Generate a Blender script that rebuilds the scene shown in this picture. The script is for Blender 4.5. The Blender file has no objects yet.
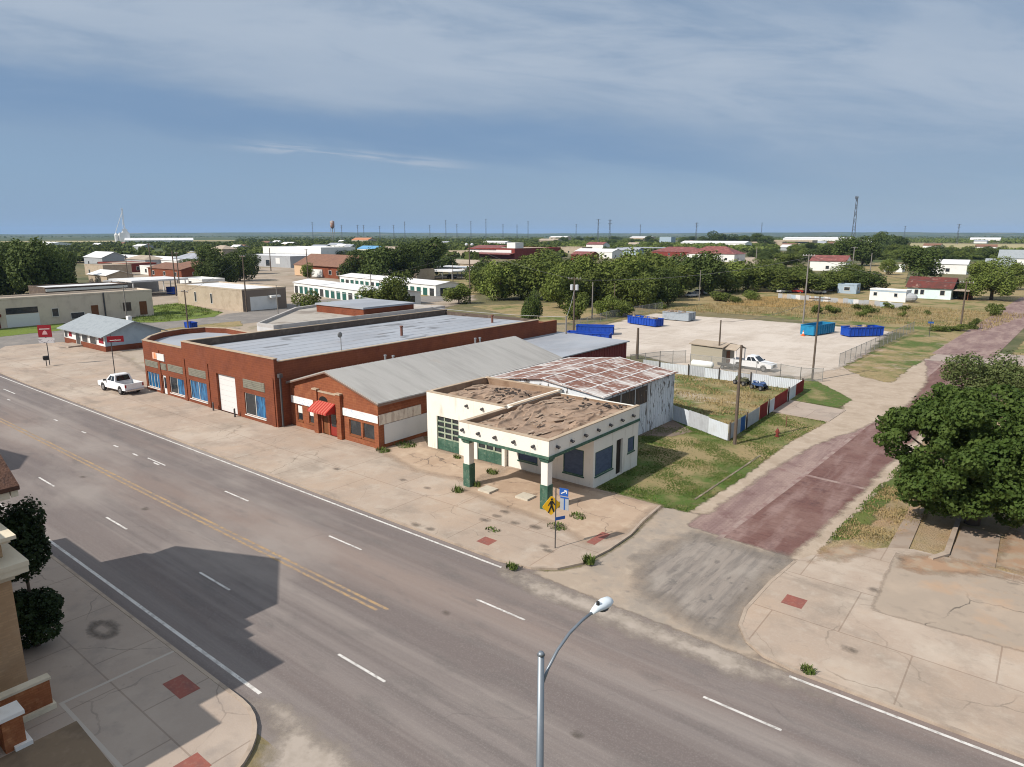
SKYK = .127; SUNE = 4.8; EXPO = 0.15; HAZE = 0.00004
import bpy, bmesh, math, random
import numpy as np
from mathutils import Vector, Matrix
PI = math.pi
R = math.radians
rnd = random.Random(7)
scene = bpy.context.scene
col = scene.collection

# ---------------------------------------------------------------- camera geometry (metres; X runs along the main street, Y along the brick street)
CAMZ, FPX, CX, CY, HOR = 18.3, 688.0, 512.0, 383.5, 234.0
PITCH = math.atan((CY - HOR) / FPX)
YAW = R(38.5)
FW = Vector((-math.sin(YAW) * math.cos(PITCH), math.cos(YAW) * math.cos(PITCH), -math.sin(PITCH)))
RT = Vector((math.cos(YAW), math.sin(YAW), 0))
UP = RT.cross(FW)

def P(px, py, z=0.0):
    """point of the place at height z seen at a spot of the photograph"""
    d = FW * FPX + RT * (px - CX) - UP * (py - CY)
    t = (z - CAMZ) / d.z
    return (d.x * t, d.y * t)

def HT(px, by, ty):
    """height of an upright that stands at (px, by) and ends at ty"""
    x, y = P(px, by)
    lo, hi = 0.0, 150.0
    for _ in range(40):
        m = (lo + hi) / 2
        p = Vector((x, y, m - CAMZ))
        v = CY - FPX * p.dot(UP) / p.dot(FW)
        if v > ty: lo = m
        else: hi = m
    return lo

# ---------------------------------------------------------------- materials
MATS = {}
def M(name, base, var=(), rough=0.85, bump=None, metal=0.0, stretch=None, coord='pos', spec=0.3, ramp=(0.4, 0.6)):
    """principled material; var = list of (colour, noise scale, lo, hi, amount[, stretch]) layers mixed over the base"""
    if name in MATS: return MATS[name]
    m = bpy.data.materials.new(name); m.use_nodes = True
    nt = m.node_tree; N = nt.nodes; L = nt.links
    b = N['Principled BSDF']
    b.inputs['Roughness'].default_value = rough
    b.inputs['Metallic'].default_value = metal
    b.inputs['Specular IOR Level'].default_value = spec
    if coord == 'pos':
        src = N.new('ShaderNodeNewGeometry').outputs['Position']
    else:
        src = N.new('ShaderNodeTexCoord').outputs['Object']
    rgb = N.new('ShaderNodeRGB'); rgb.outputs[0].default_value = (*base, 1)
    cur = rgb.outputs[0]
    for i, v in enumerate(var):
        c, sc, lo, hi, am = v[:5]
        st = v[5] if len(v) > 5 else stretch
        s = src
        if st:
            mp = N.new('ShaderNodeMapping'); mp.inputs['Scale'].default_value = st
            L.new(src, mp.inputs['Vector']); s = mp.outputs[0]
        no = N.new('ShaderNodeTexNoise'); no.inputs['Scale'].default_value = sc
        no.inputs['Detail'].default_value = 5; no.inputs['Roughness'].default_value = 0.62
        ad = N.new('ShaderNodeVectorMath'); ad.operation = 'ADD'; ad.inputs[1].default_value = (17.3 * i, 5.1 * i, 3.7 * i)
        L.new(s, ad.inputs[0]); L.new(ad.outputs[0], no.inputs['Vector'])
        mr = N.new('ShaderNodeMapRange'); mr.inputs['From Min'].default_value = lo; mr.inputs['From Max'].default_value = hi
        mr.inputs['To Max'].default_value = am
        L.new(no.outputs['Fac'], mr.inputs['Value'])
        mx = N.new('ShaderNodeMix'); mx.data_type = 'RGBA'
        L.new(mr.outputs[0], mx.inputs['Factor']); L.new(cur, mx.inputs['A']); mx.inputs['B'].default_value = (*c, 1)
        cur = mx.outputs['Result']
    L.new(cur, b.inputs['Base Color'])
    if bump:
        no = N.new('ShaderNodeTexNoise'); no.inputs['Scale'].default_value = bump[0]; no.inputs['Detail'].default_value = 4
        L.new(src, no.inputs['Vector'])
        bp = N.new('ShaderNodeBump'); bp.inputs['Strength'].default_value = bump[1]; bp.inputs['Distance'].default_value = bump[2] if len(bump) > 2 else 0.05
        L.new(no.outputs['Fac'], bp.inputs['Height']); L.new(bp.outputs[0], b.inputs['Normal'])
    m['cur'] = 1
    MATS[name] = m
    m_nodes[name] = (nt, b, cur, src)
    return m
m_nodes = {}

def overlay_brick(name, mortar, size=(0.45, 0.15), amount=0.5, axis='xz', c2=None):
    """adds brick courses to a material made by M (courses a little enlarged so that they survive the distance)"""
    nt, b, cur, src = m_nodes[name]; N = nt.nodes; L = nt.links
    sp = N.new('ShaderNodeSeparateXYZ'); L.new(src, sp.inputs[0])
    ad = N.new('ShaderNodeMath'); ad.operation = 'ADD'
    cb = N.new('ShaderNodeCombineXYZ')
    if axis == 'xz':
        L.new(sp.outputs[0], ad.inputs[0]); L.new(sp.outputs[1], ad.inputs[1]); L.new(ad.outputs[0], cb.inputs[0]); L.new(sp.outputs[2], cb.inputs[1])
    else:
        L.new(sp.outputs[0], cb.inputs[0]); L.new(sp.outputs[1], cb.inputs[1])
    br = N.new('ShaderNodeTexBrick'); br.inputs['Scale'].default_value = 1
    br.inputs['Brick Width'].default_value = size[0]; br.inputs['Row Height'].default_value = size[1]
    br.inputs['Mortar Size'].default_value = size[1] * 0.14 if size[0] < 2 else .035
    br.inputs['Color1'].default_value = (1, 1, 1, 1); br.inputs['Color2'].default_value = (*c2, 1) if c2 else (0.72, 0.7, 0.7, 1); br.inputs['Mortar'].default_value = (*mortar, 1)
    L.new(cb.outputs[0], br.inputs['Vector'])
    mx = N.new('ShaderNodeMix'); mx.data_type = 'RGBA'; mx.blend_type = 'MULTIPLY'; mx.inputs['Factor'].default_value = amount
    L.new(cur, mx.inputs['A']); L.new(br.outputs['Color'], mx.inputs['B'])
    L.new(mx.outputs['Result'], b.inputs['Base Color'])
    m_nodes[name] = (nt, b, mx.outputs['Result'], src)

def cracks(name, scale, width, colour, amount=.8, warp=1.5):
    """thin wandering cracks and tar seams over a ground material"""
    nt, b, cur, src = m_nodes[name]; N = nt.nodes; L = nt.links
    no = N.new('ShaderNodeTexNoise'); no.inputs['Scale'].default_value = scale * 3; no.inputs['Detail'].default_value = 5; L.new(src, no.inputs['Vector'])
    sb = N.new('ShaderNodeVectorMath'); sb.operation = 'SUBTRACT'; sb.inputs[1].default_value = (.5, .5, .5); L.new(no.outputs['Color'], sb.inputs[0])
    sc_ = N.new('ShaderNodeVectorMath'); sc_.operation = 'SCALE'; sc_.inputs['Scale'].default_value = warp; L.new(sb.outputs[0], sc_.inputs[0])
    ad = N.new('ShaderNodeVectorMath'); ad.operation = 'ADD'; L.new(src, ad.inputs[0]); L.new(sc_.outputs[0], ad.inputs[1])
    vo = N.new('ShaderNodeTexVoronoi'); vo.feature = 'DISTANCE_TO_EDGE'; vo.inputs['Scale'].default_value = scale; L.new(ad.outputs[0], vo.inputs['Vector'])
    mr = N.new('ShaderNodeMapRange'); mr.inputs['From Min'].default_value = width * scale * .4; mr.inputs['From Max'].default_value = width * scale; mr.inputs['To Min'].default_value = amount; mr.inputs['To Max'].default_value = 0
    L.new(vo.outputs['Distance'], mr.inputs['Value'])
    n2 = N.new('ShaderNodeTexNoise'); n2.inputs['Scale'].default_value = .35; n2.inputs['Detail'].default_value = 3; L.new(src, n2.inputs['Vector'])
    m2 = N.new('ShaderNodeMapRange'); m2.inputs['From Min'].default_value = .42; m2.inputs['From Max'].default_value = .6; L.new(n2.outputs['Fac'], m2.inputs['Value'])
    ml = N.new('ShaderNodeMath'); ml.operation = 'MULTIPLY'; L.new(mr.outputs[0], ml.inputs[0]); L.new(m2.outputs[0], ml.inputs[1])
    mx = N.new('ShaderNodeMix'); mx.data_type = 'RGBA'; mx.inputs['B'].default_value = (*colour, 1)
    L.new(ml.outputs[0], mx.inputs['Factor']); L.new(cur, mx.inputs['A']); L.new(mx.outputs['Result'], b.inputs['Base Color'])
    m_nodes[name] = (nt, b, mx.outputs['Result'], src)

def ragged(name, amp=0.8, scale=0.7, soft=0.15, bias=0.0, src_attr='edge'):
    """makes a ground sheet end in an uneven, worn border (cut-out by distance to the border plus noise)"""
    nt, b, cur, src = m_nodes[name]; N = nt.nodes; L = nt.links
    at = N.new('ShaderNodeAttribute'); at.attribute_name = src_attr
    no = N.new('ShaderNodeTexNoise'); no.inputs['Scale'].default_value = scale; no.inputs['Detail'].default_value = 6; no.inputs['Roughness'].default_value = 0.7
    L.new(src, no.inputs['Vector'])
    m1 = N.new('ShaderNodeMath'); m1.operation = 'MULTIPLY_ADD'; m1.inputs[1].default_value = amp * 2; m1.inputs[2].default_value = -amp + bias
    L.new(no.outputs['Fac'], m1.inputs[0])
    m2 = N.new('ShaderNodeMath'); m2.operation = 'ADD'; L.new(at.outputs['Fac'], m2.inputs[0]); L.new(m1.outputs[0], m2.inputs[1])
    mr = N.new('ShaderNodeMapRange'); mr.inputs['From Min'].default_value = -soft; mr.inputs['From Max'].default_value = soft
    L.new(m2.outputs[0], mr.inputs['Value'])
    tr = N.new('ShaderNodeBsdfTransparent'); ms = N.new('ShaderNodeMixShader')
    L.new(mr.outputs[0], ms.inputs[0]); L.new(tr.outputs[0], ms.inputs[1]); L.new(b.outputs[0], ms.inputs[2])
    L.new(ms.outputs[0], N['Material Output'].inputs['Surface'])

# ---------------------------------------------------------------- mesh helpers
class MB:
    def __init__(s): s.v = []; s.f = []; s.mi = []; s.cur = 0
    def face(s, pts):
        n = len(s.v); s.v += [tuple(p) for p in pts]; s.f.append(list(range(n, n + len(pts)))); s.mi.append(s.cur)
    def box(s, x0, x1, y0, y1, z0, z1):
        if x0 > x1: x0, x1 = x1, x0
        if y0 > y1: y0, y1 = y1, y0
        n = len(s.v)
        s.v += [(x0, y0, z0), (x1, y0, z0), (x1, y1, z0), (x0, y1, z0), (x0, y0, z1), (x1, y0, z1), (x1, y1, z1), (x0, y1, z1)]
        for q in ((0, 3, 2, 1), (4, 5, 6, 7), (0, 1, 5, 4), (1, 2, 6, 5), (2, 3, 7, 6), (3, 0, 4, 7)):
            s.f.append([n + i for i in q]); s.mi.append(s.cur)
        return s
    def obox(s, c, d, w, h, t):
        """box centred at c, long axis along unit vector d (horizontal), length w, height h, thickness t"""
        c = Vector(c); d = Vector(d).normalized(); nrm = Vector((-d.y, d.x, 0)); up = Vector((0, 0, 1))
        n = len(s.v)
        for sz in (-.5, .5):
            for sx, sy in ((-.5, -.5), (.5, -.5), (.5, .5), (-.5, .5)):
                s.v.append(tuple(c + d * (w * sx) + nrm * (t * sy) + up * (h * sz)))
        for q in ((0, 3, 2, 1), (4, 5, 6, 7), (0, 1, 5, 4), (1, 2, 6, 5), (2, 3, 7, 6), (3, 0, 4, 7)):
            s.f.append([n + i for i in q]); s.mi.append(s.cur)
        return s
    def prism(s, pts, z0, z1):
        """vertical prism over a counter-clockwise outline"""
        n = len(s.v); k = len(pts)
        z0 = z0 if hasattr(z0, '__len__') else [z0] * k
        z1 = z1 if hasattr(z1, '__len__') else [z1] * k
        s.v += [(p[0], p[1], z0[i]) for i, p in enumerate(pts)] + [(p[0], p[1], z1[i]) for i, p in enumerate(pts)]
        s.f.append([n + i for i in range(k)][::-1]); s.f.append([n + k + i for i in range(k)]); s.mi += [s.cur] * 2
        for i in range(k):
            j = (i + 1) % k
            s.f.append([n + i, n + j, n + k + j, n + k + i]); s.mi.append(s.cur)
        return s
    def extrude(s, outline, a, b, axis):
        """outline in the plane across `axis`, pushed from a to b along it ('x': outline is (y,z); 'y': outline is (x,z))"""
        n = len(s.v); k = len(outline)
        for q in (a, b):
            for u, w in outline: s.v.append((q, u, w) if axis == 'x' else (u, q, w))
        s.f.append([n + i for i in range(k)][::-1]); s.f.append([n + k + i for i in range(k)]); s.mi += [s.cur] * 2
        for i in range(k):
            j = (i + 1) % k
            s.f.append([n + i, n + j, n + k + j, n + k + i]); s.mi.append(s.cur)
        return s
    def tube(s, pts, r, seg=8, cap=True):
        pts = [Vector(p) for p in pts]
        rs = r if hasattr(r, '__len__') else [r] * len(pts)
        n = len(s.v)
        for i, p in enumerate(pts):
            d = (pts[min(i + 1, len(pts) - 1)] - pts[max(i - 1, 0)]).normalized()
            a = Vector((0, 0, 1)) if abs(d.z) < 0.9 else Vector((1, 0, 0))
            u = d.cross(a).normalized(); w = d.cross(u)
            for k in range(seg):
                t = 2 * PI * k / seg
                s.v.append(tuple(p + (u * math.cos(t) + w * math.sin(t)) * rs[i]))
        for i in range(len(pts) - 1):
            for k in range(seg):
                a0 = n + i * seg + k; a1 = n + i * seg + (k + 1) % seg
                s.f.append([a0, a0 + seg, a1 + seg, a1]); s.mi.append(s.cur)
        if cap:
            s.f.append([n + k for k in range(seg)]); s.f.append([n + (len(pts) - 1) * seg + k for k in range(seg)][::-1]); s.mi += [s.cur] * 2
        return s
    def ell(s, c, r, seg=12, rings=8):
        n = len(s.v)
        for i in range(rings + 1):
            ph = PI * i / rings
            for k in range(seg):
                t = 2 * PI * k / seg
                s.v.append((c[0] + r[0] * math.sin(ph) * math.cos(t), c[1] + r[1] * math.sin(ph) * math.sin(t), c[2] + r[2] * math.cos(ph)))
        for i in range(rings):
            for k in range(seg):
                a = n + i * seg + k; b = n + i * seg + (k + 1) % seg
                s.f.append([a, a + seg, b + seg, b]); s.mi.append(s.cur)
        return s
    def wall(s, axis, at, thick, u0, u1, z0, z1, holes=()):
        """wall along 'x' or 'y' standing at `at` (outer face) with thickness, openings = (ua, ub, za, zb)"""
        us = sorted({u0, u1, *[h[0] for h in holes], *[h[1] for h in holes]})
        for i in range(len(us) - 1):
            a, b = us[i], us[i + 1]; m = (a + b) / 2
            hs = sorted([h for h in holes if h[0] <= m <= h[1]], key=lambda h: h[2])
            z = z0
            for h in hs + [(0, 0, z1, z1)]:
                if h[2] - z > 1e-4:
                    if axis == 'x': s.box(a, b, at, at + thick, z, h[2])
                    else: s.box(at, at + thick, a, b, z, h[2])
                z = max(z, h[3])
        return s
    def build(s, name, mats, parent=None, smooth=False, loc=None):
        me = bpy.data.meshes.new(name); me.from_pydata(s.v, [], s.f)
        if not isinstance(mats, (list, tuple)): mats = [mats]
        for m in mats: me.materials.append(m)
        if len(mats) > 1: me.polygons.foreach_set('material_index', s.mi)
        if smooth: me.polygons.foreach_set('use_smooth', [True] * len(me.polygons))
        bm = bmesh.new(); bm.from_mesh(me); bmesh.ops.recalc_face_normals(bm, faces=bm.faces); bm.to_mesh(me); bm.free()
        o = bpy.data.objects.new(name, me); col.objects.link(o)
        if parent is not None:
            o.parent = parent
            if getattr(parent, 'type', '') == 'EMPTY' and parent.get('world_parts', 0):
                pass
        if loc: o.location = loc
        return o

def tag(o, label=None, cat=None, group=None, kind=None):
    if label: o['label'] = label
    if cat: o['category'] = cat
    if group: o['group'] = group
    if kind: o['kind'] = kind
    return o

def thing(name, label, cat, loc=(0, 0, 0), rz=0.0, group=None):
    o = bpy.data.objects.new(name, None); col.objects.link(o)
    o.empty_display_size = 0.5
    o.location = loc; o.rotation_euler = (0, 0, rz)
    return tag(o, label, cat, group)

def wpart(mb, name, mats, parent, smooth=False):
    """part whose mesh was written in world coordinates: keep it there under its (unrotated) thing"""
    x, y, z = parent.location if parent.type == 'EMPTY' else (0, 0, 0)
    if parent.type == 'EMPTY':
        mb.v = [(a - x, b - y, c - z) for a, b, c in mb.v]
    else:                                    # sub-part: the part's own origin is the thing's base
        px, py, pz = parent.parent.location
        mb.v = [(a - px, b - py, c - pz) for a, b, c in mb.v]
    return mb.build(name, mats, parent, smooth)

def dup(root, loc, rz=None, label=None, group=None, scale=None):
    r = root.copy(); col.objects.link(r); r.location = loc
    if rz is not None: r.rotation_euler = (0, 0, rz)
    if label: r['label'] = label
    if group: r['group'] = group
    if scale: r.scale = scale
    for ch in list(root.children):
        c = ch.copy(); col.objects.link(c); c.parent = r
        for g in ch.children:
            d = g.copy(); col.objects.link(d); d.parent = c
    return r

def struct(mb, name, mats, smooth=False):
    o = mb.build(name, mats, None, smooth); o['kind'] = 'structure'; return o

SHEETS = [0]
def sheet(name, pts, z, mat, cell=1.0, pad=0.0, kind='structure', zfun=None):
    """flat ground sheet over an outline, cut into cells, carrying the distance to its border as attribute `edge`"""
    SHEETS[0] += 1; z = z + SHEETS[0] * 0.00006
    pts = np.array(pts, float); x0, y0 = pts.min(0) - pad; x1, y1 = pts.max(0) + pad
    nx = max(2, int(math.ceil((x1 - x0) / cell)) + 1); ny = max(2, int(math.ceil((y1 - y0) / cell)) + 1)
    gx, gy = np.meshgrid(np.linspace(x0, x1, nx), np.linspace(y0, y1, ny), indexing='ij')
    q = np.stack([gx.ravel(), gy.ravel()], 1)
    dist = np.full(len(q), 1e9); inside = np.zeros(len(q), bool)
    for i in range(len(pts)):
        a = pts[i]; b = pts[(i + 1) % len(pts)]
        ab = b - a; t = np.clip(((q - a) @ ab) / max(ab @ ab, 1e-9), 0, 1)
        dist = np.minimum(dist, np.hypot(*(q - a - t[:, None] * ab).T))
        cond = (a[1] > q[:, 1]) != (b[1] > q[:, 1])
        with np.errstate(divide='ignore', invalid='ignore'):
            xc = a[0] + (q[:, 1] - a[1]) * (b[0] - a[0]) / (b[1] - a[1])
        inside ^= cond & (q[:, 0] < xc)
    sd = np.where(inside, dist, -dist)
    idx = np.arange(nx * ny).reshape(nx, ny)
    quads = np.stack([idx[:-1, :-1], idx[1:, :-1], idx[1:, 1:], idx[:-1, 1:]], -1).reshape(-1, 4)
    keep = sd[quads].max(1) > -max(pad, 0.01)
    quads = quads[keep]
    zz = np.full(len(q), z)
    if zfun is not None: zz = zz + zfun(q, sd)
    me = bpy.data.meshes.new(name)
    me.from_pydata([(float(a), float(b), float(c)) for (a, b), c in zip(q, zz)], [], quads.tolist())
    at = me.attributes.new('edge', 'FLOAT', 'POINT'); at.data.foreach_set('value', sd.astype(np.float32))
    me.materials.append(mat)
    bm = bmesh.new(); bm.from_mesh(me)
    bmesh.ops.delete(bm, geom=[v for v in bm.verts if not v.link_faces], context='VERTS'); bm.to_mesh(me); bm.free()
    o = bpy.data.objects.new(name, me); col.objects.link(o); o['kind'] = kind
    return o

def poly_slab(name, pts, z0, z1, mat):
    mb = MB(); mb.prism(pts, z0, z1); return struct(mb, name, mat)
# ================================================================ GROUND, ROADS, PAVEMENTS
GR = M('earth', (0.13, 0.12, 0.055), [((0.22, 0.165, 0.09), 0.02, .46, .6, .9), ((0.05, 0.065, 0.02), 0.011, .45, .6, .85), ((0.24, 0.19, 0.12), 0.13, .52, .7, .7), ((0.045, 0.06, 0.02), 0.5, .5, .7, .5)], bump=(1.5, .6, .2))
mb = MB(); mb.box(-15000, 15000, -15000, 15000, -0.9, 0.0)
struct(mb, 'ground', GR)

ASPH = M('asphalt_main', (0.195, 0.168, 0.157), [((.142, .122, .115), 1.0, .47, .6, .75, (.005, 1.5, 1)), ((.235, .205, .188), 1.0, .52, .66, .6, (.006, 1.1, 1)),
    ((0.145, 0.12, 0.113), .5, .42, .6, .85, (0.03, 0.9, 1)), ((0.27, 0.235, 0.213), .35, .5, .66, .75, (0.035, 1.1, 1)),
    ((0.25, 0.19, 0.16), .2, .5, .66, .65, (0.06, .6, 1)), ((0.125, 0.112, 0.106), .9, .54, .7, .6, (.35, 1, 1)), ((.29, .255, .23), .12, .53, .68, .7, (.4, 1, 1)), ((0.28, 0.25, 0.23), 14, .5, .72, .4), ((0.11, 0.1, 0.095), 30, .52, .75, .45)], rough=.82, bump=(30, .25, .02), spec=.25)
cracks('asphalt_main', .06, .04, (.1, .09, .085), .28, 4)
OLDASPH = M('asphalt_side', (0.19, 0.175, 0.162), [((0.26, 0.235, 0.21), .25, .45, .65, .8), ((0.12, 0.115, 0.11), .9, .54, .72, .6), ((0.32, 0.27, 0.22), 2.5, .56, .7, .4)], rough=.9, bump=(12, .3, .03))
CONC = M('concrete_pavement', (0.375, 0.298, 0.238), [
    ((0.47, 0.40, 0.33), .14, .46, .62, .75), ((0.26, 0.215, 0.175), .33, .5, .66, .6), ((0.42, 0.315, 0.235), .21, .5, .66, .6, (1, 1, 1)), ((.46, .40, .335), .8, .54, .7, .5), ((.2, .165, .135), .5, .58, .72, .5, (.3, 1, 1)),
    ((0.24, 0.2, 0.165), 1.7, .6, .75, .45), ((0.5, 0.43, 0.36), 9, .5, .8, .3), ((0.17, 0.145, 0.12), 5, .68, .78, .5)], rough=.88, bump=(18, .25, .02))
overlay_brick('concrete_pavement', (0.5, .44, .4), (6.1, 4.6), .55, 'xy', (.86, .86, .85))
cracks('concrete_pavement', .16, .035, (.16, .13, .1), .5)
CONCS = M('concrete_grey', (0.35, 0.285, 0.235), [((0.42, 0.35, 0.29), .2, .45, .65, .7), ((0.22, 0.19, 0.17), .5, .52, .72, .6), ((0.15, 0.13, 0.115), 2.2, .64, .78, .5), ((0.42, 0.37, 0.33), 10, .5, .8, .25)], rough=.88, bump=(16, .2, .02))
overlay_brick('concrete_grey', (0.45, .4, .37), (4.7, 4.7), .5, 'xy', (.86, .85, .84))
cracks('concrete_grey', .14, .035, (.12, .1, .085), .45)
CURB = M('curb_concrete', (0.36, 0.29, 0.23), [((0.2, 0.16, 0.13), .8, .5, .7, .7), ((0.45, 0.38, 0.3), 3, .5, .7, .4)], rough=.9)

# main street
mb = MB(); mb.face([(-700, 11.6, .006), (260, 11.6, .006), (260, 28.5, .006), (-700, 28.5, .006)])
struct(mb, 'main_street', ASPH)
# side street south of the crossing
mb = MB(); mb.face([(-19.7, -60, .006), (-8.8, -60, .006), (-8.8, 11.6, .006), (-19.7, 11.6, .006)])
struct(mb, 'side_street', OLDASPH)

# pavements (0.12 m kerb steps)
north = [(-128, 31.5), (-118, 28.3), (-100, 27.95), (-23.2, 27.95), (-21.2, 28.35), (-20.0, 29.2), (-19.25, 30.6), (-18.95, 33), (-18.95, 35.6), (-19.35, 38), (-19.6, 41.0),
         (-25.3, 41.0), (-33.2, 40.8), (-41.8, 40.7), (-44.3, 42.5), (-44.3, 37.4), (-57.2, 37.6), (-57.2, 36.1), (-84.8, 36), (-90.5, 41), (-91, 48), (-86, 60), (-110, 60), (-115.5, 53), (-116.9, 43.9), (-134, 43.7), (-136, 36)]
poly_slab('pavement', north, 0.001, .12, CONC)
def curb(name, line, w, z1, mat=CURB, side=1):
    mb = MB(); n = len(line)
    L_ = []
    for i, p in enumerate(line):
        a = Vector(line[max(i - 1, 0)]); b = Vector(line[min(i + 1, n - 1)]); d = (b - a).normalized()
        L_.append((p[0] - d.y * w * side, p[1] + d.x * w * side))
    for i in range(n - 1):
        q = [line[i], line[i + 1], L_[i + 1], L_[i]]
        if side < 0: q = q[::-1]
        mb.prism(q, 0.0, z1)
    return struct(mb, name, mat)
curb('kerb', [(-118, 28.27), (-100, 27.9), (-23.2, 27.9), (-21.15, 28.3), (-19.95, 29.15), (-19.2, 30.58), (-18.9, 33), (-18.9, 35.6), (-19.3, 38), (-19.55, 41.0)], .16, .135)
south = [(-85, 12.2), (-85, -20), (-19.9, -20)] + [(-23.5 + 3.6 * math.cos(R(t)), 8.6 + 3.6 * math.sin(R(t))) for t in range(0, 91, 10)] + [(-27, 12.2)]
poly_slab('pavement', south, 0.001, .13, CONCS)
curb('kerb', [(-85, 12.25), (-27, 12.25)] + [(-23.5 + 3.65 * math.cos(R(t)), 8.6 + 3.65 * math.sin(R(t))) for t in range(90, -1, -10)] + [(-19.85, -20)], .16, .145, side=-1)
mb = MB(); mb.face([(-27.3, 7.6, .134), (-27.3, -20, .134), (-22.6, -20, .134), (-22.6, 7.45, .134)])
struct(mb, 'pavement', M('brown_concrete', (0.2, 0.145, 0.095), [((0.13, 0.095, 0.065), .6, .48, .66, .7), ((0.27, 0.2, 0.14), 2.2, .5, .7, .5)], rough=.92))
mb = MB()
mb.box(-28.95, -28.8, 7.6, 12.1, .12, .1335); mb.box(-28.95, -22.5, 7.55, 7.7, .12, .1336)
struct(mb, 'pavement_joint', M('joint_pale', (0.42, .37, .32), rough=.9))
east = [(-9.9, 38.3), (-10.2, 35), (-10.25, 31.5), (-9.95, 30.0), (-9.2, 28.85), (-8.2, 28.2), (-6.9, 27.95), (120, 27.95), (120, 44.6), (-4.9, 44.2), (-6.2, 43.4), (-9.4, 39.6)]
poly_slab('pavement', east, 0.001, .12, CONC)
curb('kerb', [(-9.95, 38.3), (-10.25, 35), (-10.3, 31.5), (-10.0, 29.95), (-9.24, 28.8), (-8.22, 28.14), (-6.9, 27.9), (120, 27.9)], .17, .135, side=1)
# a darker, dirtier slab field and orange soil on the eastern pavement
sheet('slab', [(-5.3, 35.2), (14, 36.5), (14, 43.6), (-5.6, 43.0)], .1245, M('slab_grey', (0.33, 0.27, 0.215), [((0.4, .32, .25), .4, .46, .66, .7), ((.2, .17, .14), 1.2, .55, .72, .5), ((.44, .28, .17), .25, .55, .7, .6)], rough=.9), .6)
cracks('slab_grey', .2, .05, (.1, .085, .07), .8); ragged('slab_grey', .25, 1.5, .12)

sheet('slab', [(-44.1, 42.2), (-41.9, 40.5), (-33.2, 40.6), (-32.6, 36.4), (-38, 35.6), (-44.1, 37.2)], .1240, M('slab_tan', (.40, .3, .22), [((.33, .235, .165), .35, .45, .65, .7), ((.5, .4, .3), .8, .5, .7, .6), ((.22, .16, .12), 1.6, .62, .76, .5)], rough=.9), .5, pad=.5); cracks('slab_tan', .25, .05, (.13, .1, .08), .8); ragged('slab_tan', .6, .8, .5)
sheet('slab', [(-32.6, 40.8), (-25.3, 40.8), (-19.8, 40.8), (-19.3, 36), (-20.2, 33.0), (-24, 34.0), (-32, 34.6)], .1240, MATS['slab_tan'], .5, pad=.5)
# apron where the brick street meets the main street
sheet('street_apron', [(-23, 28.0), (-21, 28.2), (-19.8, 29.1), (-19.0, 30.6), (-18.75, 33), (-18.75, 35.6), (-19.1, 38), (-19.5, 41.3), (-16.9, 41.5), (-16.9, 39.2), (-9.7, 38.8), (-10.1, 35), (-10.15, 31.5), (-9.85, 29.9), (-9.1, 28.7), (-8, 28.05), (-6.5, 27.7)],
      .012, M('apron', (0.34, 0.275, 0.215), [((0.27, .235, .2), .3, .45, .6, .8), ((0.42, .345, .27), .8, .5, .68, .6), ((.2, .175, .155), 1.6, .58, .72, .5)], rough=.92, bump=(14, .3, .03)), .5, pad=.35)
ragged('apron', .25, 1.6, .12)
sheet('street_apron', [(-16.0, 38.6), (-10.3, 38.4), (-10.45, 31.5), (-10.2, 29.9), (-9.6, 28.8), (-11.5, 28.75), (-15.4, 30.2), (-16.9, 33)],
      .020, M('apron_grey', (0.26, 0.225, 0.195), [((0.17, .15, .135), 1.0, .44, .62, .85, (2.2, .2, 1)), ((.12, .107, .098), 2.2, .58, .7, .7, (1.6, .35, 1)), ((.3, .265, .23), .7, .5, .66, .8, (1.4, .5, 1)), ((.1, .095, .09), 1.3, .6, .72, .7)], rough=.92, bump=(14, .4, .03)), .5, pad=.8)
ragged('apron_grey', 1.2, .7, .9, bias=-.1)
# dusty shoulders of the main street
DUST = M('road_dust', (0.36, 0.31, 0.265), [((.28, .24, .2), 1.2, .45, .65, .8)], rough=.95)
ragged('road_dust', 1.1, .9, .5, bias=-.35)
sheet('road_dust', [(-24, 27.2), (-22, 27.95), (-7, 27.9), (-5, 27.1), (-9, 25.9), (-20, 26.1)], .011, DUST, .5, pad=.9, kind='stuff')
sheet('road_dust', [(-19.6, 8.5), (-19.9, 10.6), (-21.5, 12.1), (-23.5, 12.3), (-22, 13.3), (-16, 13.1), (-12, 12.4), (-12, 11.2), (-17, 11.2), (-18, 8)], .011, DUST, .5, pad=.9, kind='stuff')

# brick street
def lerp_line(pts, y):
    for (xa, ya), (xb, yb) in zip(pts, pts[1:]):
        if y <= yb: return xa + (xb - xa) * (y - ya) / (yb - ya)
    return pts[-1][0]
BL = [(-17.1, 38.5), (-16.4, 53), (-15.7, 75), (-14.7, 117), (-12.8, 165), (-10.3, 224), (-2, 420)]
BRK = M('street_brick', (0.155, 0.08, 0.068), [((.22, .135, .115), .3, .45, .62, .8), ((.28, .19, .17), .5, .5, .68, .8, (1.5, .25, 1)), ((.08, .038, .038), .9, .55, .72, .6), ((.25, .18, .16), 4, .6, .75, .5)], rough=.8, bump=(16, .4, .02))
overlay_brick('street_brick', (.95, .95, .95), (.5, .25), .7, 'xy', (.7, .66, .66))
BRK2 = M('street_brick_dusty', (0.225, 0.15, 0.14), [((.34, .25, .22), .4, .42, .6, .8, (1.5, .3, 1)), ((.12, .055, .055), .6, .54, .7, .6), ((.33, .26, .22), 3, .58, .75, .5)], rough=.9, bump=(16, .4, .02))
overlay_brick('street_brick_dusty', (.6, .55, .5), (.42, .21), .45, 'xy')
ys = [38.5, 46, 53, 62, 75, 90, 105, 117, 124, 140, 165, 195, 224, 320, 420]
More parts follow.
